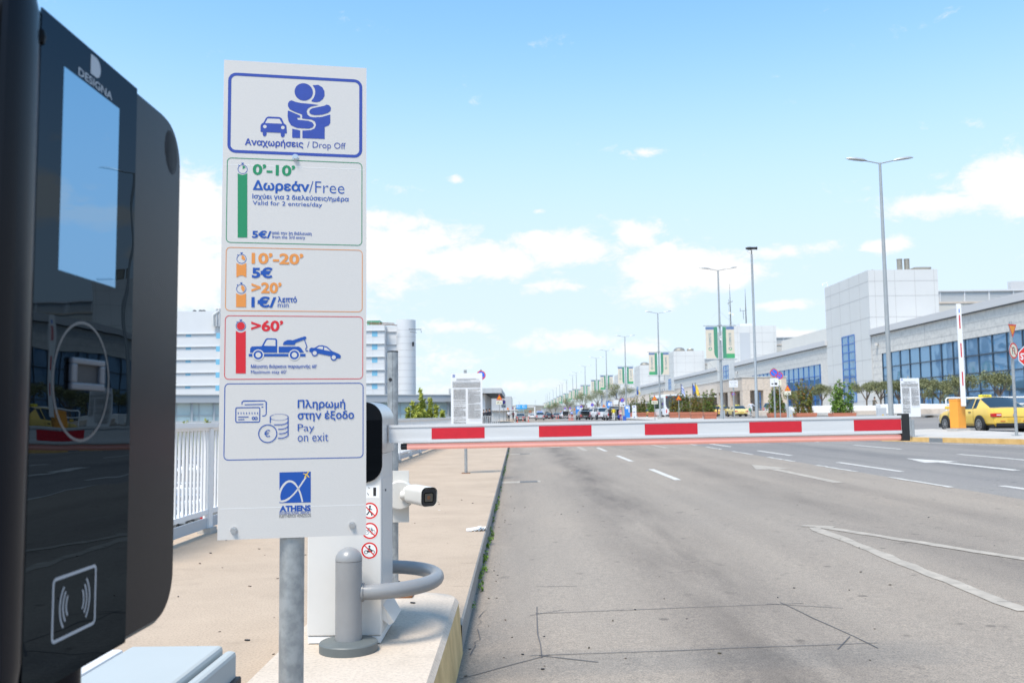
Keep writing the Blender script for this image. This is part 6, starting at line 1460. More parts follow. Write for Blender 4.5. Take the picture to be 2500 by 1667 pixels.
# low white buildings and pale roofs far down the road
for i, (x0, x1, y0, Y, m, lab) in enumerate(((1310, 1328, 1005, 640, 'panelw', 'far low white building behind the silver people carrier'), (1322, 1334, 998, 900, 'louv', 'far pale grey block below the hill'), (1233, 1279, 1000, 800, 'lglass', 'far long pale blue canopy roof behind the gantry'), (1290, 1312, 1009, 760, 'panelw', 'far white shed right of the gantry leg'), (1240, 1262, 1004, 820, 'panelw', 'far white shed left of the gantry sign'),
      (1291, 1298, 1000.5, 1300, 'terra', 'tiny far house with terracotta walls on the hillside'), (1300, 1306, 1002.5, 1250, 'beige', 'tiny far cream house on the hillside'), (1318, 1325, 1003, 1280, 'beige', 'tiny far cream house beside the pale grey block'))):
    X0, X1 = xat(x0, Y), xat(x1, Y); o = thing('far_building', lab, 'building', ((X0 + X1)/2, Y, -6.5)); h = at(x0, y0, Y).z + 6.5; w_ = (X1 - X0)/2
    if m == 'lglass': b = MB(); b.box((-w_, 0, h - 1.2), (w_, 14, h), m); b.build('roof', o); b = MB(); [b.box((-w_ + k*w_/2 - .2, 2, 0), (-w_ + k*w_/2 + .2, 2.4, h - 1.2), 'white') for k in range(5)]; b.build('column_row', o)
    else:
        b = MB(); b.box((-w_, 0, 0), (w_, 10, h), m); b.build('wall', o); b = MB(); b.box((-w_*1.04, -.3, h), (w_*1.04, 10.3, h + .5), 'terra' if m in ('beige',) else 'louv'); b.build('roof', o)
rng = random.Random(77)
for i, (px, Y, zt, lab) in enumerate(((1268, 700, 8, 'far round tree left of the gantry sign post'), (1294, 680, 7, 'far dark tree under the gantry beam'), (1283, 900, 12, 'far tree behind the gantry sign'), (1331, 800, 12, 'far tree left of the lamp row'), (1245, 640, 6, 'far tree left of the gantry'))):
    olive(lab, px, Y, zt, 120 + i, gz=-2.0, spread=3.6, name='broadleaf_tree', group='far trees down the road')
for i, (px, Y, h) in enumerate(((455, 100, 1.2), (505, 100, 1.6), (560, 98, 1.0))):
    conifer(('green tree below the gallery seen through the leftmost railing gaps', 'yellow green tree tip rising over the railing by the tariff sign', 'green tree below the gallery behind the tariff sign')[i], px, Y, 1026 if i != 1 else 1022, 140 + i, 1.4)
# ------------------------------------------------------------------ vehicles
def make_car(name, label, loc, rot, paint, kind='sedan', L=4.6, W=1.8, H=1.46, taxi=False, opened=None, plate='plate', spoke=False, cat='car', group=None, lightbar=None):
    """tail at local y = 0, nose at y = L"""
    o = thing(name, label, cat, loc, rot, group)
    w = W/2
    if kind == 'sedan':   # y, belt, top, half width at belt, half width at roof, glass flags (side, slope)
        ST = [(0, .62, .62, .80, .80, 0, 0), (.03, .86, .86, .86, .84, 0, 0), (.10, .98, .985, .90, .86, 0, 0), (.42, 1.0, 1.02, .93, .78, 0, 1), (1.22, .98, H-.03, .97, .66, 1, 0), (1.75, .96, H, .98, .68, 1, 0), (2.35, .95, H-.02, .98, .67, 1, 1), (3.22, .93, .98, .96, .80, 0, 0), (3.9, .86, .90, .94, .78, 0, 0), (4.35, .74, .76, .88, .72, 0, 0), (4.58, .56, .58, .74, .6, 0, 0), (4.62, .42, .44, .64, .5, 0, 0)]
    elif kind == 'hatch':
        ST = [(0, .60, .60, .84, .80, 0, 0), (.03, .90, .90, .90, .84, 0, 0), (.12, .97, .99, .92, .80, 0, 1), (.52, .98, H-.08, .95, .67, 1, 0), (1.0, .96, H-.01, .97, .70, 1, 0), (1.7, .95, H, .98, .70, 1, 0), (2.25, .94, H-.03, .98, .68, 1, 1), (3.1, .93, .98, .96, .80, 0, 0), (3.7, .86, .90, .94, .78, 0, 0), (4.05, .74, .76, .88, .72, 0, 0), (4.22, .56, .58, .74, .6, 0, 0), (4.26, .42, .44, .64, .5, 0, 0)]
    else:                 # wagon, suv, people carrier
        k = H/1.5
        ST = [(0, .64*k, .64*k, .88, .82, 0, 0), (.03, .94*k, .95*k, .93, .84, 0, 1), (.25, .96*k, H-.10, .96, .74, 1, 0), (.6, .96*k, H-.02, .98, .76, 1, 0), (1.7, .95*k, H, .99, .77, 1, 0), (2.5, .95*k, H-.03, .99, .75, 1, 1), (3.3, .93*k, 1.0*k, .97, .82, 0, 0), (3.9, .88*k, .93*k, .95, .80, 0, 0), (4.3, .76*k, .79*k, .90, .74, 0, 0), (4.52, .58*k, .6*k, .78, .6, 0, 0), (4.56, .44*k, .46*k, .66, .5, 0, 0)]
    sc_ = L / ST[-1][0]; zb = .24 if kind in ('sedan', 'hatch') else .30
    rings = []
    for (y, zbelt, ztop, wb, wr, gs, gl) in ST:
        y *= sc_; e = min(1, .82 + .18*min(1, wb/.95)); wb_ = w*wb; wr_ = w*wr; cab = ztop > zbelt + .12
        half = [(wb_*.86, zb + (.10 if y < .05 or y > L*.96 else 0)), (wb_*.985, zb + .12), (wb_*1.02, (zb + zbelt)/2 + .03), (wb_*1.0, zbelt - .06), (wb_*.955, zbelt), (wr_ + (.05 if cab else .02), ztop - (.07 if cab else .012)), (wr_*.86, ztop - .012), (wr_*.45, ztop), (0, ztop + .006)]
        rings.append([(x, y, z) for x, z in half] + [(-x, y, z) for x, z in half[:-1]][::-1])
    n = len(rings[0]); vs = [p for r_ in rings for p in r_]; body, glass = [], []
    for i in range(len(rings) - 1):
        cab0 = ST[i][2] > ST[i][1] + .12; cab1 = ST[i+1][2] > ST[i+1][1] + .12
        for k in range(n - 1):
            f = (i*n+k, i*n+k+1, (i+1)*n+k+1, (i+1)*n+k); side = k in (4, n-6); slope = k in (5, 6, 7, 8, 9, 10)
            if side and cab0 and cab1: glass.append(f)
            elif slope and cab0 != cab1 and k in (5, 6, 7, 8, 9, 10): glass.append(f)
            else: body.append(f)
    b = MB(); b.add(vs, body, paint, True); b.add(rings[0], [tuple(range(n))[::-1]], paint, False); b.add(rings[-1], [tuple(range(n))], paint, False)
    bo_ = b.build('body', o)
    for nm_, sel in (('rear_window', lambda f: (f[0] % n) in (5, 6, 7, 8, 9, 10) and f[0]//n < 5), ('windscreen', lambda f: (f[0] % n) in (5, 6, 7, 8, 9, 10) and f[0]//n >= 5), ('side_window', lambda f: (f[0] % n) == 4), ('side_window', lambda f: (f[0] % n) == n - 6)):
        b = MB(); b.add(vs, [f for f in glass if sel(f)], 'autog', True); b.build(nm_, o)
    def pt(i, k): return Vector(vs[i*n+k])
    # pillars, door lines, handles
    b = MB()
    for sgn in (1, -1):
        xs_ = w*.985*sgn
        for yf in (.30, .50, .70): b.box((xs_*1.008 - .002, L*yf, zb + .18), (xs_*1.008 + .002, L*yf + .012, ST[4][1] - .09), 'black')
        for yf in (.34, .54): b.box((xs_*1.01 - .012, L*yf, ST[4][1] - .17), (xs_*1.01 + .012, L*yf + .17, ST[4][1] - .135), 'black' if taxi else paint)
    b.build('door_trim', o)
    b = MB()
    for sgn in (1, -1):
        for yf in (.31, .505, .66):
            a_ = L*yf; b.add([(sgn*w*.962, a_, ST[4][1] + .0), (sgn*w*.962, a_ + .07, ST[4][1] + .0), (sgn*(w*.70 + .056), a_ + .07, H - .085), (sgn*(w*.70 + .056), a_, H - .085)], [(0, 1, 2, 3)], paint if yf == .31 else 'black')
    b.build('pillar', o)
    for sgn in (1, -1):
        b = MB(); b.box((sgn*w*1.0, L*.70, ST[4][1] - .01), (sgn*(w + .17), L*.70 + .10, ST[4][1] + .12), paint, .02); b.build('wing_mirror', o)
    # wheels in dark arches
    wr = .32 if kind in ('sedan', 'hatch') else .35
    for yf in (.205, .79):
        for sgn in (1, -1):
            yc = L*yf; b = MB(); b.tube([(sgn*(w - .10), yc, wr + .02), (sgn*(w*1.012), yc, wr + .02)], wr*1.14, 'dark', 24); b.build('wheel_arch', o)
            b = MB(); b.tube([(sgn*(w - .2), yc, wr), (sgn*(w*1.012 + .004), yc, wr), (sgn*(w*1.012 + .012), yc, wr)], [wr, wr, wr*.94], 'tyre', 24); wl = b.build('wheel', o)
            b = MB(); f = Frame((sgn*(w*1.012 + .0135), yc, wr), (0, -sgn if sgn < 0 else 1, 0), (0, 0, 1)); f = Frame((sgn*(w*1.012 + .0135), yc, wr), (0, sgn, 0), (0, 0, 1))
            b.ring(f, 0, 0, wr*.62, wr*.70, 'rim', n=24); b.disc(f, 0, 0, wr*.16, 'rim', 14)
            for k in range(10): a = 2*math.pi*k/10; b.stroke(f, [(wr*.1*math.cos(a), wr*.1*math.sin(a)), (wr*.64*math.cos(a), wr*.64*math.sin(a))], wr*.11, 'rim')
            b.build('rim', wl)
    # tail
    zl_ = ST[1][1] - .08; rear = Frame((0, -.006, 0), (1, 0, 0), (0, 0, 1))
    for sgn in (1, -1):
        b = MB(); x0, x1 = sgn*w*.56, sgn*w*.90; hgt = .15 if kind in ('sedan', 'hatch') else .34
        b.box((x0, -.02, zl_ - hgt), (x1, .10, zl_), 'lamp_red', .015); b.box((x1 - sgn*.02, .0, zl_ - hgt), (x1 + sgn*.035, .22, zl_ - .01), 'lamp_red', .015)
        lt = b.build('tail_light', o); b = MB(); b.box((x0 + sgn*.03, -.026, zl_ - hgt*.62), (x1 - sgn*.10, -.021, zl_ - hgt*.34), 'lamp_white'); b.build('reversing_light', lt)
    b = MB(); b.box((-.27, -.014, zl_ - .32), (.27, -.004, zl_ - .20), plate); pl_ = b.build('number_plate', o)
    b = MB(); b.box((-w*.80, -.012, zb + .02), (w*.80, .03, zb + .14), 'black', .008); b.box((-w*.62, -.016, zb + .20), (-w*.40, -.006, zb + .225), 'lamp_red'); b.box((w*.40, -.016, zb + .20), (w*.62, -.006, zb + .225), 'lamp_red'); b.build('rear_bumper', o)
    b = MB(); b.disc(Frame((0, -.008, zl_ - .08), (1, 0, 0), (0, 0, 1)), 0, 0, .045, 'rim', 14); b.stroke(Frame((0, -.0075, zl_ - .15), (1, 0, 0), (0, 0, 1)), [(-w*.5, 0), (w*.5, 0)], .012, 'black'); b.build('badge', o)
    for sgn in (1, -1):
        b = MB(); b.box((sgn*w*.45, L - .16, .52), (sgn*w*.78, L - .015, .66), 'lamp_white', .02); b.build('headlight', o)
    b = MB(); b.box((-w*.86, .12, zb - .08), (w*.86, L - .15, zb + .10), 'black'); b.build('underbody', o)
    if taxi:
        b = MB(); b.box((-.27, L*.42, H - .01), (.27, L*.42 + .13, H + .10), 'lemon', .035); ts = b.build('roof_sign', o)
        b = MB(); b.text(Frame((0, L*.42 - .003, H + .048), (1, 0, 0), (0, 0, 1)), 'TAXI', -.16, -.027, .16, .027, 'black', .03); b.build('sign_lettering', ts)
        b = MB(); b.box((-.22, L*.25, H - .14), (.22, L*.25 + .02, H - .10), 'lamp_red'); b.build('brake_light', o)
    if lightbar: b = MB(); b.box((-.5, L*.5, H), (.5, L*.5 + .2, H + .12), lightbar, .03); b.build('roof_sign', o)
    if opened:
        zo = ST[1][1] - .05
        b = MB(); b.box((-w*.70, -.03, zb + .32), (w*.70, -.008, H - .16 if opened == 'hatch' else ST[2][1] + .02), 'dark'); b.box((-w*.62, -.034, zb + .34), (w*.62, -.031, zb + .60), 'brown'); b.build('open_boot', o)
        b = MB()
        if opened == 'hatch': p = [(-w*.74, .3, H - .02), (w*.74, .3, H - .02), (w*.62, -.75, H + .22), (-w*.62, -.75, H + .22)]; q = [(-w*.56, .1, H + .035), (w*.56, .1, H + .035), (w*.5, -.6, H + .19), (-w*.5, -.6, H + .19)]
        else: p = [(-w*.72, .42, 1.04), (w*.72, .42, 1.04), (w*.70, .12, 1.62), (-w*.70, .12, 1.62)]; q = None
        b.add([(x, y, z) for x, y, z in p] + [(x, y, z + .05) for x, y, z in p], [(0, 1, 2, 3), (7, 6, 5, 4), (0, 4, 5, 1), (1, 5, 6, 2), (2, 6, 7, 3), (3, 7, 4, 0)], 'dark' if opened != 'hatch' else paint)
        lid = b.build('raised_lid', o)
        if q:
            b = MB(); b.add([(x, y, z - .045) for x, y, z in q], [(0, 1, 2, 3), (3, 2, 1, 0)][:1], 'autog'); b.build('lid_window', lid)
    return o
def park(px, Y, right=False): X = xat(px, Y); return (X, Y, rz(X, Y))
# the taxi by the raised barrier
make_car('taxi', 'bright yellow taxi saloon passing behind the orange barrier cabinet at the right', (xat(2475, 37.6), 37.6, rz(20.6, 39)), R(3), 'taxi', 'sedan', 4.67, 1.84, 1.47, taxi=True, plate='platey')
make_car('taxi', 'pale yellow taxi saloon seen from behind between the bannered lamp and the tall camera mast', (xat(1811, 121), 121, rz(29, 121)), R(2), 'taxipale', 'sedan', 4.7, 1.84, 1.46, taxi=True, plate='platey')
make_car('taxi', 'yellow taxi half hidden behind the planter at the right end of the joined group', (xat(1745, 131), 131, rz(28, 131)), R(-28), 'taxi', 'sedan', 4.6, 1.8, 1.46, taxi=True, plate='platey')
make_car('taxi', 'pale yellow taxi hidden behind the nearest bannered lamp pole', (xat(1778, 140), 140, rz(30, 140)), R(10), 'taxipale', 'sedan', 4.6, 1.8, 1.46, taxi=True, plate='platey')
make_car('taxi', 'far yellow taxi seen between the planters left of the bus', (xat(1578, 172), 172, rz(24, 172)), 0, 'taxi', 'sedan', 4.6, 1.8, 1.46, taxi=True, plate='platey')
make_car('car', 'grey car with dark side window behind the crouching man', (xat(1872, 128), 128, rz(34.5, 128)), R(-70), 'csilver', 'wagon', 4.5, 1.85, 1.75)
make_car('car', 'dark grey hatchback driving away in the left lane', park(1271, 166), R(0), 'cgrey', 'hatch', 4.2, 1.8, 1.46)
make_car('car', 'small far white hatchback beyond the dark grey hatchback', park(1299, 290), 0, 'cwhite', 'hatch', 4.0, 1.72, 1.46)
make_car('car', 'pale silver people carrier driving in the second lane', park(1318.5, 185), 0, 'csilver', 'wagon', 4.4, 1.78, 1.66, lightbar='sgblue')
make_car('car', 'black hatchback with its tailgate raised at the far kerb', park(1334.5, 245), 0, 'cblack', 'hatch', 4.1, 1.78, 1.5, opened='hatch')
make_car('car', 'black car with a glowing orange indicator in the drop off queue', park(1341, 226), 0, 'cblack', 'hatch', 4.1, 1.78, 1.5)
make_car('car', 'dark grey saloon parked right of the two black cars', park(1358, 232), 0, 'cgrey', 'hatch', 4.3, 1.8, 1.46)
make_car('car', 'white saloon with its boot lid raised', park(1381, 214), R(4), 'cwhite', 'sedan', 4.5, 1.8, 1.44, opened='boot')
make_car('car', 'grey estate with its tailgate open and parcel shelf showing', park(1429, 150), R(6), 'cgrey', 'wagon', 4.5, 1.82, 1.5, opened='hatch')
make_car('jeep', 'large white off road vehicle with red tail lights beside the open people carrier', park(1474, 139), R(10), 'cwhite', 'wagon', 4.8, 1.95, 1.88, cat='car')
make_car('car', 'silver people carrier with its tailgate raised behind the yellow shirted man', park(1499, 127), R(3), 'csilver', 'wagon', 4.5, 1.84, 1.66, opened='hatch')
make_car('car', 'bluish grey car beside the white saloon with the raised boot', park(1370, 240), 0, 'csilver', 'hatch', 4.1, 1.75, 1.5)
make_car('van', 'white van beyond the grey open estate', park(1449, 178), 0, 'cwhite', 'wagon', 4.8, 1.95, 1.95, cat='van')
# airport bus
Y = 131.0; X = xat(1646, Y); bs = thing('airport_bus', 'white airport bus with a dark rear window behind the joined planters', 'bus', (X, Y, rz(X, Y)), R(2))
b = MB(); hw, Hb_, Lb = 1.28, 3.35, 12.0
prof = rr2(-hw, .35, hw, Hb_, .22, 5); n = len(prof); vs = [(x*s_, y, z) for y, s_ in ((0, .97), (.12, 1), (Lb, 1)) for x, z in prof]
b.add(vs, [(i*n+k, i*n+(k+1) % n, (i+1)*n+(k+1) % n, (i+1)*n+k) for i in range(2) for k in range(n)], 'cwhite', True); b.add(vs[:n], [tuple(range(n))[::-1]], 'cwhite'); b.add(vs[-n:], [tuple(range(n))], 'cwhite'); b.build('body', bs)
f = Frame((0, -.004, 0), (1, 0, 0), (0, 0, 1))
b = MB(); b.art(f, [(-1.18, 3.15), (-1.18, 2.0), (-1.1, 1.6), (-.9, 1.3), (.75, 1.3), (.95, 1.6), (1.18, 2.0), (1.18, 3.15)][::-1], 'autog'); b.build('rear_window', bs)
for sx in (-1, 1):
    b = MB(); b.box((sx*1.0, -.02, .7), (sx*1.15, .02, 1.25), 'lamp_red'); b.build('tail_light', bs)
    b = MB(); b.box((sx*1.281, 1.0, 1.35), (sx*1.284, 11.5, 2.9), 'autog'); b.build('side_window', bs)
    for yw in (2.6, 9.2):
        b = MB(); b.tube([(sx*1.0, yw, .48), (sx*1.3, yw, .48)], .48, 'tyre', 20); wl = b.build('wheel', bs); b = MB(); b.tube([(sx*1.3, yw, .48), (sx*1.305, yw, .48)], .28, 'rim', 16); b.build('rim', wl)
b = MB(); b.rect(f, -.25, 2.85, .25, 3.0, 'lamp_red'); b.rect(f, -1.15, 2.9, -.95, 3.0, 'lamp_red'); b.build('brake_light', bs)
b = MB(); b.box((-1.2, -.02, .22), (1.2, .05, .5), 'pgrey'); b.rect(f, .3, .75, .75, 1.2, 'gantry'); b.rect(f, -.4, .8, .1, 1.1, 'banblue'); b.build('rear_bumper', bs)
# cars in the lower car park seen between the balusters
rng = random.Random(17); pc_ = None; cols = ['cwhite', 'csilver', 'cgrey', 'cwhite', 'cblack', 'banblue', 'csilver', 'lamp_red', 'cwhite']
protos = []
for k, c_ in enumerate(cols[:9]): pass
row_names = ['nearest', 'second', 'third', 'fourth', 'fifth']
cnt = 0; first = {}
for rI, Y in enumerate((68, 80, 95, 132, 165)):
    for k in range(6):
        px = 428 + 20*k + rng.uniform(-5, 5); X = xat(px, Y); c_ = cols[(cnt*5 + rI) % 9]; cnt += 1
        if k % 2 and rI < 2: continue
        key = c_; nm = {'cwhite': 'white', 'csilver': 'silver', 'cgrey': 'grey', 'cblack': 'black', 'banblue': 'dark blue', 'lamp_red': 'red'}[c_]
        lab = '%s car in the lower car park, %s row, %s from the left' % (nm, row_names[rI], ORD[k])
        loc = (X, Y, -6.5); rot = R(90 + rng.uniform(-4, 4))
        if key not in first: first[key] = make_car('parked_car', lab, loc, rot, c_, 'hatch', 4.1, 1.76, 1.48, group='cars in the lower car park')
        else: copy_tree(first[key], None, lab, loc, rot)
# ------------------------------------------------------------------ people
def person(label, loc, rot, joints, clothes, hair, sk='skin', H=1.75, extra=None):
    """joints: named points (height 1.75 m figure, facing +Y); one continuous skinned body, coloured by the nearest bone"""
    J = dict(pelvis=(0, 0, .95), waist=(0, 0, 1.08), chest=(0, .0, 1.30), neck=(0, .0, 1.48), head0=(0, .01, 1.56), head1=(0, .02, 1.66), head2=(0, .0, 1.745),
             shL=(-.17, 0, 1.42), elL=(-.23, -.02, 1.14), wrL=(-.24, .06, .90), haL=(-.24, .09, .80), shR=(.17, 0, 1.42), elR=(.23, -.02, 1.14), wrR=(.24, .06, .90), haR=(.24, .09, .80),
             hipL=(-.09, 0, .90), knL=(-.10, .02, .50), anL=(-.10, -.02, .09), toL=(-.11, .14, .04), hipR=(.09, 0, .90), knR=(.10, .02, .50), anR=(.10, -.02, .09), toR=(.11, .14, .04))
    J.update(joints)
    RAD = dict(pelvis=.155, waist=.14, chest=.165, neck=.055, head0=.07, head1=.095, head2=.06, shL=.065, elL=.047, wrL=.033, haL=.03, shR=.065, elR=.047, wrR=.033, haR=.03, hipL=.10, knL=.066, anL=.045, toL=.035, hipR=.10, knR=.066, anR=.045, toR=.035)
    ED = [('pelvis','waist'),('waist','chest'),('chest','neck'),('neck','head0'),('head0','head1'),('head1','head2'),('chest','shL'),('shL','elL'),('elL','wrL'),('wrL','haL'),('chest','shR'),('shR','elR'),('elR','wrR'),('wrR','haR'),('pelvis','hipL'),('hipL','knL'),('knL','anL'),('anL','toL'),('pelvis','hipR'),('hipR','knR'),('knR','anR'),('anR','toR')]
    names = list(J); idx = {k: i for i, k in enumerate(names)}
    me = bpy.data.meshes.new('figure'); me.from_pydata([J[k] for k in names], [(idx[a], idx[c]) for a, c in ED], [])
    tmp = bpy.data.objects.new('figure', me); COL.objects.link(tmp); tmp.modifiers.new('skin', 'SKIN'); ss = tmp.modifiers.new('sub', 'SUBSURF'); ss.levels = 1; ss.render_levels = 1
    if not me.skin_vertices: raise RuntimeError('no skin layer')
    sv = me.skin_vertices[0].data
    for k in names:
        r_ = RAD[k]; sv[idx[k]].radius = (r_, r_*(.72 if k in ('chest', 'waist', 'pelvis') else 1)); sv[idx[k]].use_root = (k == 'pelvis')
    dg = bpy.context.evaluated_depsgraph_get(); dg.update(); m2 = bpy.data.meshes.new_from_object(tmp.evaluated_get(dg)); bpy.data.objects.remove(tmp); bpy.data.meshes.remove(me)
    top, bot, shoe, long_ = clothes
    mats = [M[sk], M[top], M[bot], M[shoe]]
    for q in mats: m2.materials.append(q)
    seg = [(Vector(J[a]), Vector(J[c]), a, c) for a, c in ED]
    def near(p):
        best = None
        for a, c, na, nc in seg:
            d = c - a; t_ = max(0, min(1, (p - a).dot(d)/max(1e-6, d.length_squared))); q = (a + d*t_ - p).length
            if best is None or q < best[0]: best = (q, na, nc, t_)
        return best
    for f in m2.polygons:
        _, na, nc, t_ = near(f.center); k = 1
        if nc.startswith('head') or (na == 'chest' and nc == 'neck' and t_ > .8): k = 0
        elif nc[:2] in ('wr', 'ha') or na[:2] == 'wr': k = 1 if (long_ and nc[:2] == 'wr') else 0
        elif nc[:2] == 'el': k = 1
        elif na == 'pelvis' and nc == 'waist' and t_ < .35 or nc.startswith('hip') or na.startswith('hip') or na.startswith('kn') and nc.startswith('an'): k = 2
        if nc.startswith('to') or (nc.startswith('an') and t_ > .93): k = 3
        f.material_index = k; f.use_smooth = True
    m2.name = 'person'; o = bpy.data.objects.new('person', m2); COL.objects.link(o); o.location = loc; o.rotation_euler = (0, 0, rot); s_ = H/1.75; o.scale = (s_, s_, s_)
    tag(o, label, 'person')
    h1 = Vector(J['head1']); h2 = Vector(J['head2']); b = MB(); u_ = (h2 - h1).normalized()
    bm = bmesh.new(); bmesh.ops.create_uvsphere(bm, u_segments=14, v_segments=9, radius=1); 
    for v in bm.verts: v.co = h1 + u_*.045 + Vector((v.co.x*.092, v.co.y*.098 - .018, v.co.z*.092))
    b.bm(bm, hair, True); b.build('hair', o)
    b = MB()
    for sx in (-1, 1):
        e = h1 + Vector((sx*.034, .092, .0)); b.lathe(tuple(e - Vector((0, 0, .008))), [(0, 0), (.011, .008), (0, .016)], 'black', 8); e = h1 + Vector((sx*.098, 0, -.01)); b.lathe(tuple(e - Vector((0, 0, .03))), [(0, 0), (.016, .03), (0, .06)], sk, 8)
    nz_ = h1 + Vector((0, .1, -.03)); b.tube([tuple(nz_ + Vector((0, -.01, .03))), tuple(nz_ + Vector((0, .015, -.01)))], [.008, .014], sk, 8); b.stroke(Frame(tuple(h1 + Vector((0, .097, -.065))), (-1, 0, 0), (0, 0, 1)), [(-.022, 0), (.022, 0)], .008, 'lamp_red'); b.build('face', o)
    # five fingers on each hand
    for sd_ in ('L', 'R'):
        wv, hv_ = Vector(J['wr' + sd_]), Vector(J['ha' + sd_]); d = (hv_ - wv).normalized(); sx = Vector((1, 0, 0)) if abs(d.x) < .8 else Vector((0, 1, 0)); sx = (sx - d*sx.dot(d)).normalized(); nn_ = d.cross(sx); b = MB()
        for k, ln in enumerate((.066, .075, .07, .055)):
            p = hv_ + nn_*(.024 - .016*k); b.tube([p, p + d*ln*.55 + sx*.004, p + d*ln + sx*.022*(1 if sd_ == 'L' else -1)], [.0095, .009, .007], sk, 6)
        p = wv + d*.04 + nn_*.03; b.tube([p, p + nn_*.03 + d*.03, p + nn_*.034 + d*.06], [.012, .010, .008], sk, 6); b.build('fingers', o)
    return o
def stand(px, Y, dz=0.0): X = xat(px, Y); return (X, Y, rz(X, Y) + dz)
reach = dict(elL=(-.25, .12, 1.18), wrL=(-.18, .33, 1.15), haL=(-.17, .41, 1.15), elR=(.25, .12, 1.18), wrR=(.18, .33, 1.12), haR=(.17, .41, 1.12))
walk = dict(knL=(-.09, .16, .53), anL=(-.09, .20, .12), toL=(-.09, .36, .08), knR=(.09, -.04, .50), anR=(.09, -.22, .13), toR=(.09, -.08, .04), elL=(-.23, -.14, 1.16), wrL=(-.23, -.05, .93), haL=(-.23, 0, .85), wrR=(.23, .2, .97), haR=(.23, .27, .91))
def backpack(name, label, o_loc, rot, m, z=1.1):
    t = thing(name, label, 'bag', o_loc, rot); b = MB(); b.box((-.17, -.26, z), (.17, -.10, z + .46), m, .05); bd = b.build('bag_body', t); b = MB(); b.box((-.12, -.30, z + .04), (.12, -.255, z + .24), m, .02); b.build('pocket', t)
    b = MB()
    for sx in (-.1, .1): b.tube([(sx, -.12, z + .44), (sx*1.1, .02, z + .42), (sx*1.1, .13, z + .25), (sx, -.1, z + .05)], .016, m, 6)
    b.build('strap', t); return t
L1 = stand(1498.5, 118); person('person in a yellow t-shirt and white trousers facing the open tailgate', L1, R(3), dict(elL=(-.25, .03, 1.14), wrL=(-.24, .16, .95), haL=(-.23, .22, .88), elR=(.25, .03, 1.14), wrR=(.25, .12, .93), haR=(.25, .16, .85)), ('shirt_yellow', 'trouser_white', 'brown', False), 'hairb', H=1.80)
L2 = stand(1489.5, 121); person('person wearing a dark backpack left of the yellow shirted man', L2, R(-35), {}, ('shirt_grey', 'trouser_dark', 'black', False), 'hairb', H=1.72); backpack('backpack', 'dark backpack worn by the person left of the yellow shirt', L2, R(-35), 'pack')
L3 = stand(1515, 119); person('person in a pink patterned top and bright pink trousers by the tailgate', L3, R(20), reach, ('shirt_pink', 'trouser_pink', 'brown', False), 'hairg', H=1.60)
t = thing('shoulder_bag', 'cream shoulder bag hanging on the woman in pink', 'bag', (L3[0] - .02, L3[1] - .26, L3[2])); b = MB(); b.box((-.16, -.06, .82), (.16, .06, 1.08), 'bananab', .03); b.build('bag_body', t); b = MB(); b.tube([(-.14, 0, 1.06), (0, .12, 1.36), (.14, .0, 1.06)], .012, 'bananab', 6); b.build('strap', t)
t = thing('carrier_bag', 'navy carrier bag beside the legs of the woman in pink', 'bag', (L3[0] - .26, L3[1] - .15, L3[2])); b = MB(); b.box((-.14, -.07, .36), (.14, .07, .72), 'navy', .03); b.build('bag_body', t); b = MB(); b.tube([(-.08, 0, .70), (0, 0, .86), (.08, 0, .70)], .012, 'navy', 6); b.build('handle', t)
for i, (px, Y, m, lab) in enumerate(((1524, 117, 'flag_blue', 'dark blue suitcase on the ground right of the woman in pink'), (1842, 108, 'trouser_dark', 'dark suitcase beside the man in a white shirt'))):
    t = thing('suitcase', lab, 'suitcase', stand(px, Y)); b = MB(); b.box((-.24, -.14, .06), (.24, .14, .62), m, .04); b.build('case_body', t); b = MB(); b.tube([(-.12, 0, .62), (-.12, 0, .95), (.12, 0, .95), (.12, 0, .62)], .012, 'pgrey', 6); b.build('handle', t)
    b = MB(); [b.tube([(sx, -.02, .04), (sx, .02, .04)], .04, 'black', 8) for sx in (-.18, .18)]; b.build('wheel_pair', t)
person('small person in a pale lilac top and dark trousers left of the white jeep', stand(1458.5, 138), R(40), {}, ('shirt_lilac', 'trouser_dark', 'black', False), 'brown', H=1.45)
person('person in a blue shirt bending over by the red delineators', stand(1396.5, 180), R(15), dict(chest=(0, .16, 1.27), neck=(0, .28, 1.42), head0=(0, .33, 1.48), head1=(0, .37, 1.56), head2=(0, .38, 1.64), shL=(-.17, .24, 1.36), shR=(.17, .24, 1.36), elL=(-.22, .34, 1.1), wrL=(-.2, .5, .95), haL=(-.2, .55, .88), elR=(.22, .34, 1.1), wrR=(.2, .5, .95), haR=(.2, .55, .88)), ('shirt_blue', 'trouser_dark', 'black', True), 'hairb')
person('dark dressed person standing beside the black car with the orange light', stand(1346.5, 222), R(60), {}, ('shirt_dark', 'trouser_dark', 'black', True), 'hairb')
person('person in dark clothes loading the black hatchback', stand(1332, 243), R(10), reach, ('shirt_dark', 'trouser_dark', 'black', True), 'hairb')
person('person in a white shirt walking beside the pale yellow taxi', stand(1834.5, 110, .1), R(-10), dict(elL=(-.33, .02, 1.24), wrL=(-.45, .1, 1.1), haL=(-.51, .13, 1.04), elR=(.33, .02, 1.24), wrR=(.46, .1, 1.12), haR=(.52, .13, 1.07)), ('shirt_white', 'trouser_white', 'black', True), 'hairb', H=1.80)
t = thing('shoulder_strap_bag', 'green bag at the left hip of the man in a white shirt', 'bag', stand(1831, 109.8, .1)); b = MB(); b.box((-.12, -.1, .65), (.1, .1, 1.0), 'bangr', .03); b.build('bag_body', t); b = MB(); b.tube([(0, 0, 1.0), (.12, -.14, 1.2), (.26, -.12, 1.44)], .014, 'pack', 6); b.build('strap', t)
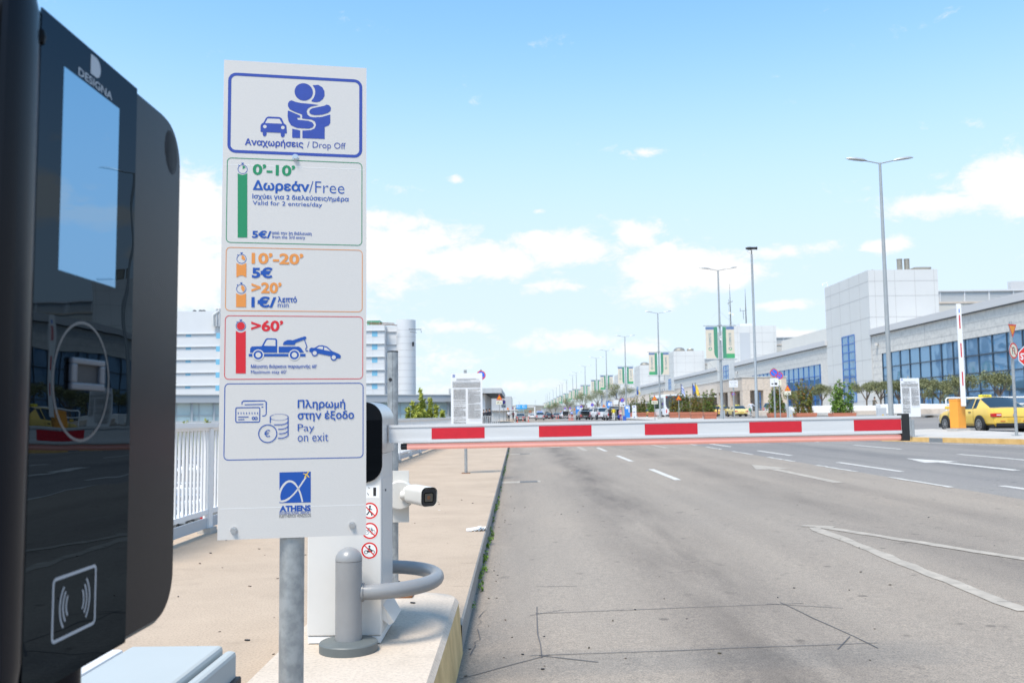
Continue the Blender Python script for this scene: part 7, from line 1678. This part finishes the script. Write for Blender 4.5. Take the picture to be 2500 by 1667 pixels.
crouch = dict(pelvis=(0, 0, .50), waist=(0, .1, .62), chest=(0, .32, .76), neck=(0, .50, .84), head0=(0, .57, .86), head1=(0, .65, .88), head2=(0, .72, .91), shL=(-.17, .42, .80), shR=(.17, .42, .80), elL=(-.2, .5, .52), wrL=(-.16, .66, .36), haL=(-.15, .72, .30), elR=(.2, .5, .52), wrR=(.16, .66, .36), haR=(.15, .72, .30), hipL=(-.1, .02, .46), hipR=(.1, .02, .46), knL=(-.16, .42, .42), anL=(-.13, .16, .09), toL=(-.14, .32, .04), knR=(.16, .40, .40), anR=(.13, .10, .09), toR=(.14, .26, .04))
person('crouching person in grey bending over luggage right of the tall camera mast', stand(1864, 104, .15), R(75), crouch, ('shirt_grey', 'trouser_dark', 'black', False), 'skin')
t = thing('duffel_bag', 'grey duffel bag on the ground before the crouching person', 'bag', stand(1855, 104, .15)); b = MB(); b.tube([(-.36, 0, .2), (-.3, 0, .2), (.3, 0, .2), (.36, 0, .2)], [.1, .2, .2, .1], 'louv', 14); b.build('bag_body', t); b = MB(); b.tube([(-.15, 0, .38), (0, 0, .52), (.15, 0, .38)], .014, 'pack', 6); b.build('handle', t)
sit = dict(pelvis=(0, 0, .50), waist=(0, -.01, .63), chest=(0, .06, .85), neck=(0, .12, 1.03), head0=(0, .15, 1.10), head1=(0, .17, 1.19), head2=(0, .16, 1.28), shL=(-.17, .08, .97), shR=(.17, .08, .97), elL=(-.2, .18, .72), wrL=(-.12, .38, .70), haL=(-.1, .45, .70), elR=(.2, .18, .72), wrR=(.12, .38, .70), haR=(.1, .45, .70), hipL=(-.1, .03, .50), hipR=(.1, .03, .50), knL=(-.11, .46, .50), anL=(-.11, .44, .09), toL=(-.11, .6, .04), knR=(.11, .46, .50), anR=(.11, .44, .09), toR=(.11, .6, .04))
Yp = 91.0; Xp = xat(2143, Yp); person('person with dark hair sitting on the white trough left of the tall lamp pole', (Xp, Yp + .9, rz(Xp, Yp) + .14 + .42), R(-60), sit, ('brown', 'trouser_dark', 'black', False), 'hairb')
for i, (px, lab, m) in enumerate(((1181, 'left one of three dark dressed people waiting at the station entrance', 'shirt_dark'), (1187.5, 'middle one of three dark dressed people waiting at the station entrance', 'trouser_dark'), (1194.5, 'right one of three dark dressed people waiting at the station entrance', 'shirt_dark'))):
    person(lab, (xat(px, 100), 100 + i*.5, .15 + grade(100)), R(30*i - 20), {}, (m, 'trouser_dark', 'black', True), 'hairb', H=1.7 + .07*i)
person('person in a white shirt and dark shorts walking on the left pavement', (xat(1242, 150), 150, .15 + grade(150)), 0, walk, ('shirt_white', 'trouser_dark', 'brown', False), 'hairb')
person('person in a red top walking near the gantry leg', (xat(1253, 175), 175, .15 + grade(175)), 0, walk, ('shirt_red', 'trouser_dark', 'brown', False), 'hairb')
person('person in a black jacket beside the yellow taxi at the joined planters', stand(1752, 128), R(80), {}, ('shirt_dark', 'trouser_dark', 'black', True), 'brown')
person('person in a yellow shirt standing behind the nearest bannered lamp', stand(1762, 126), R(200), {}, ('taxipale', 'trouser_dark', 'black', False), 'hairb')
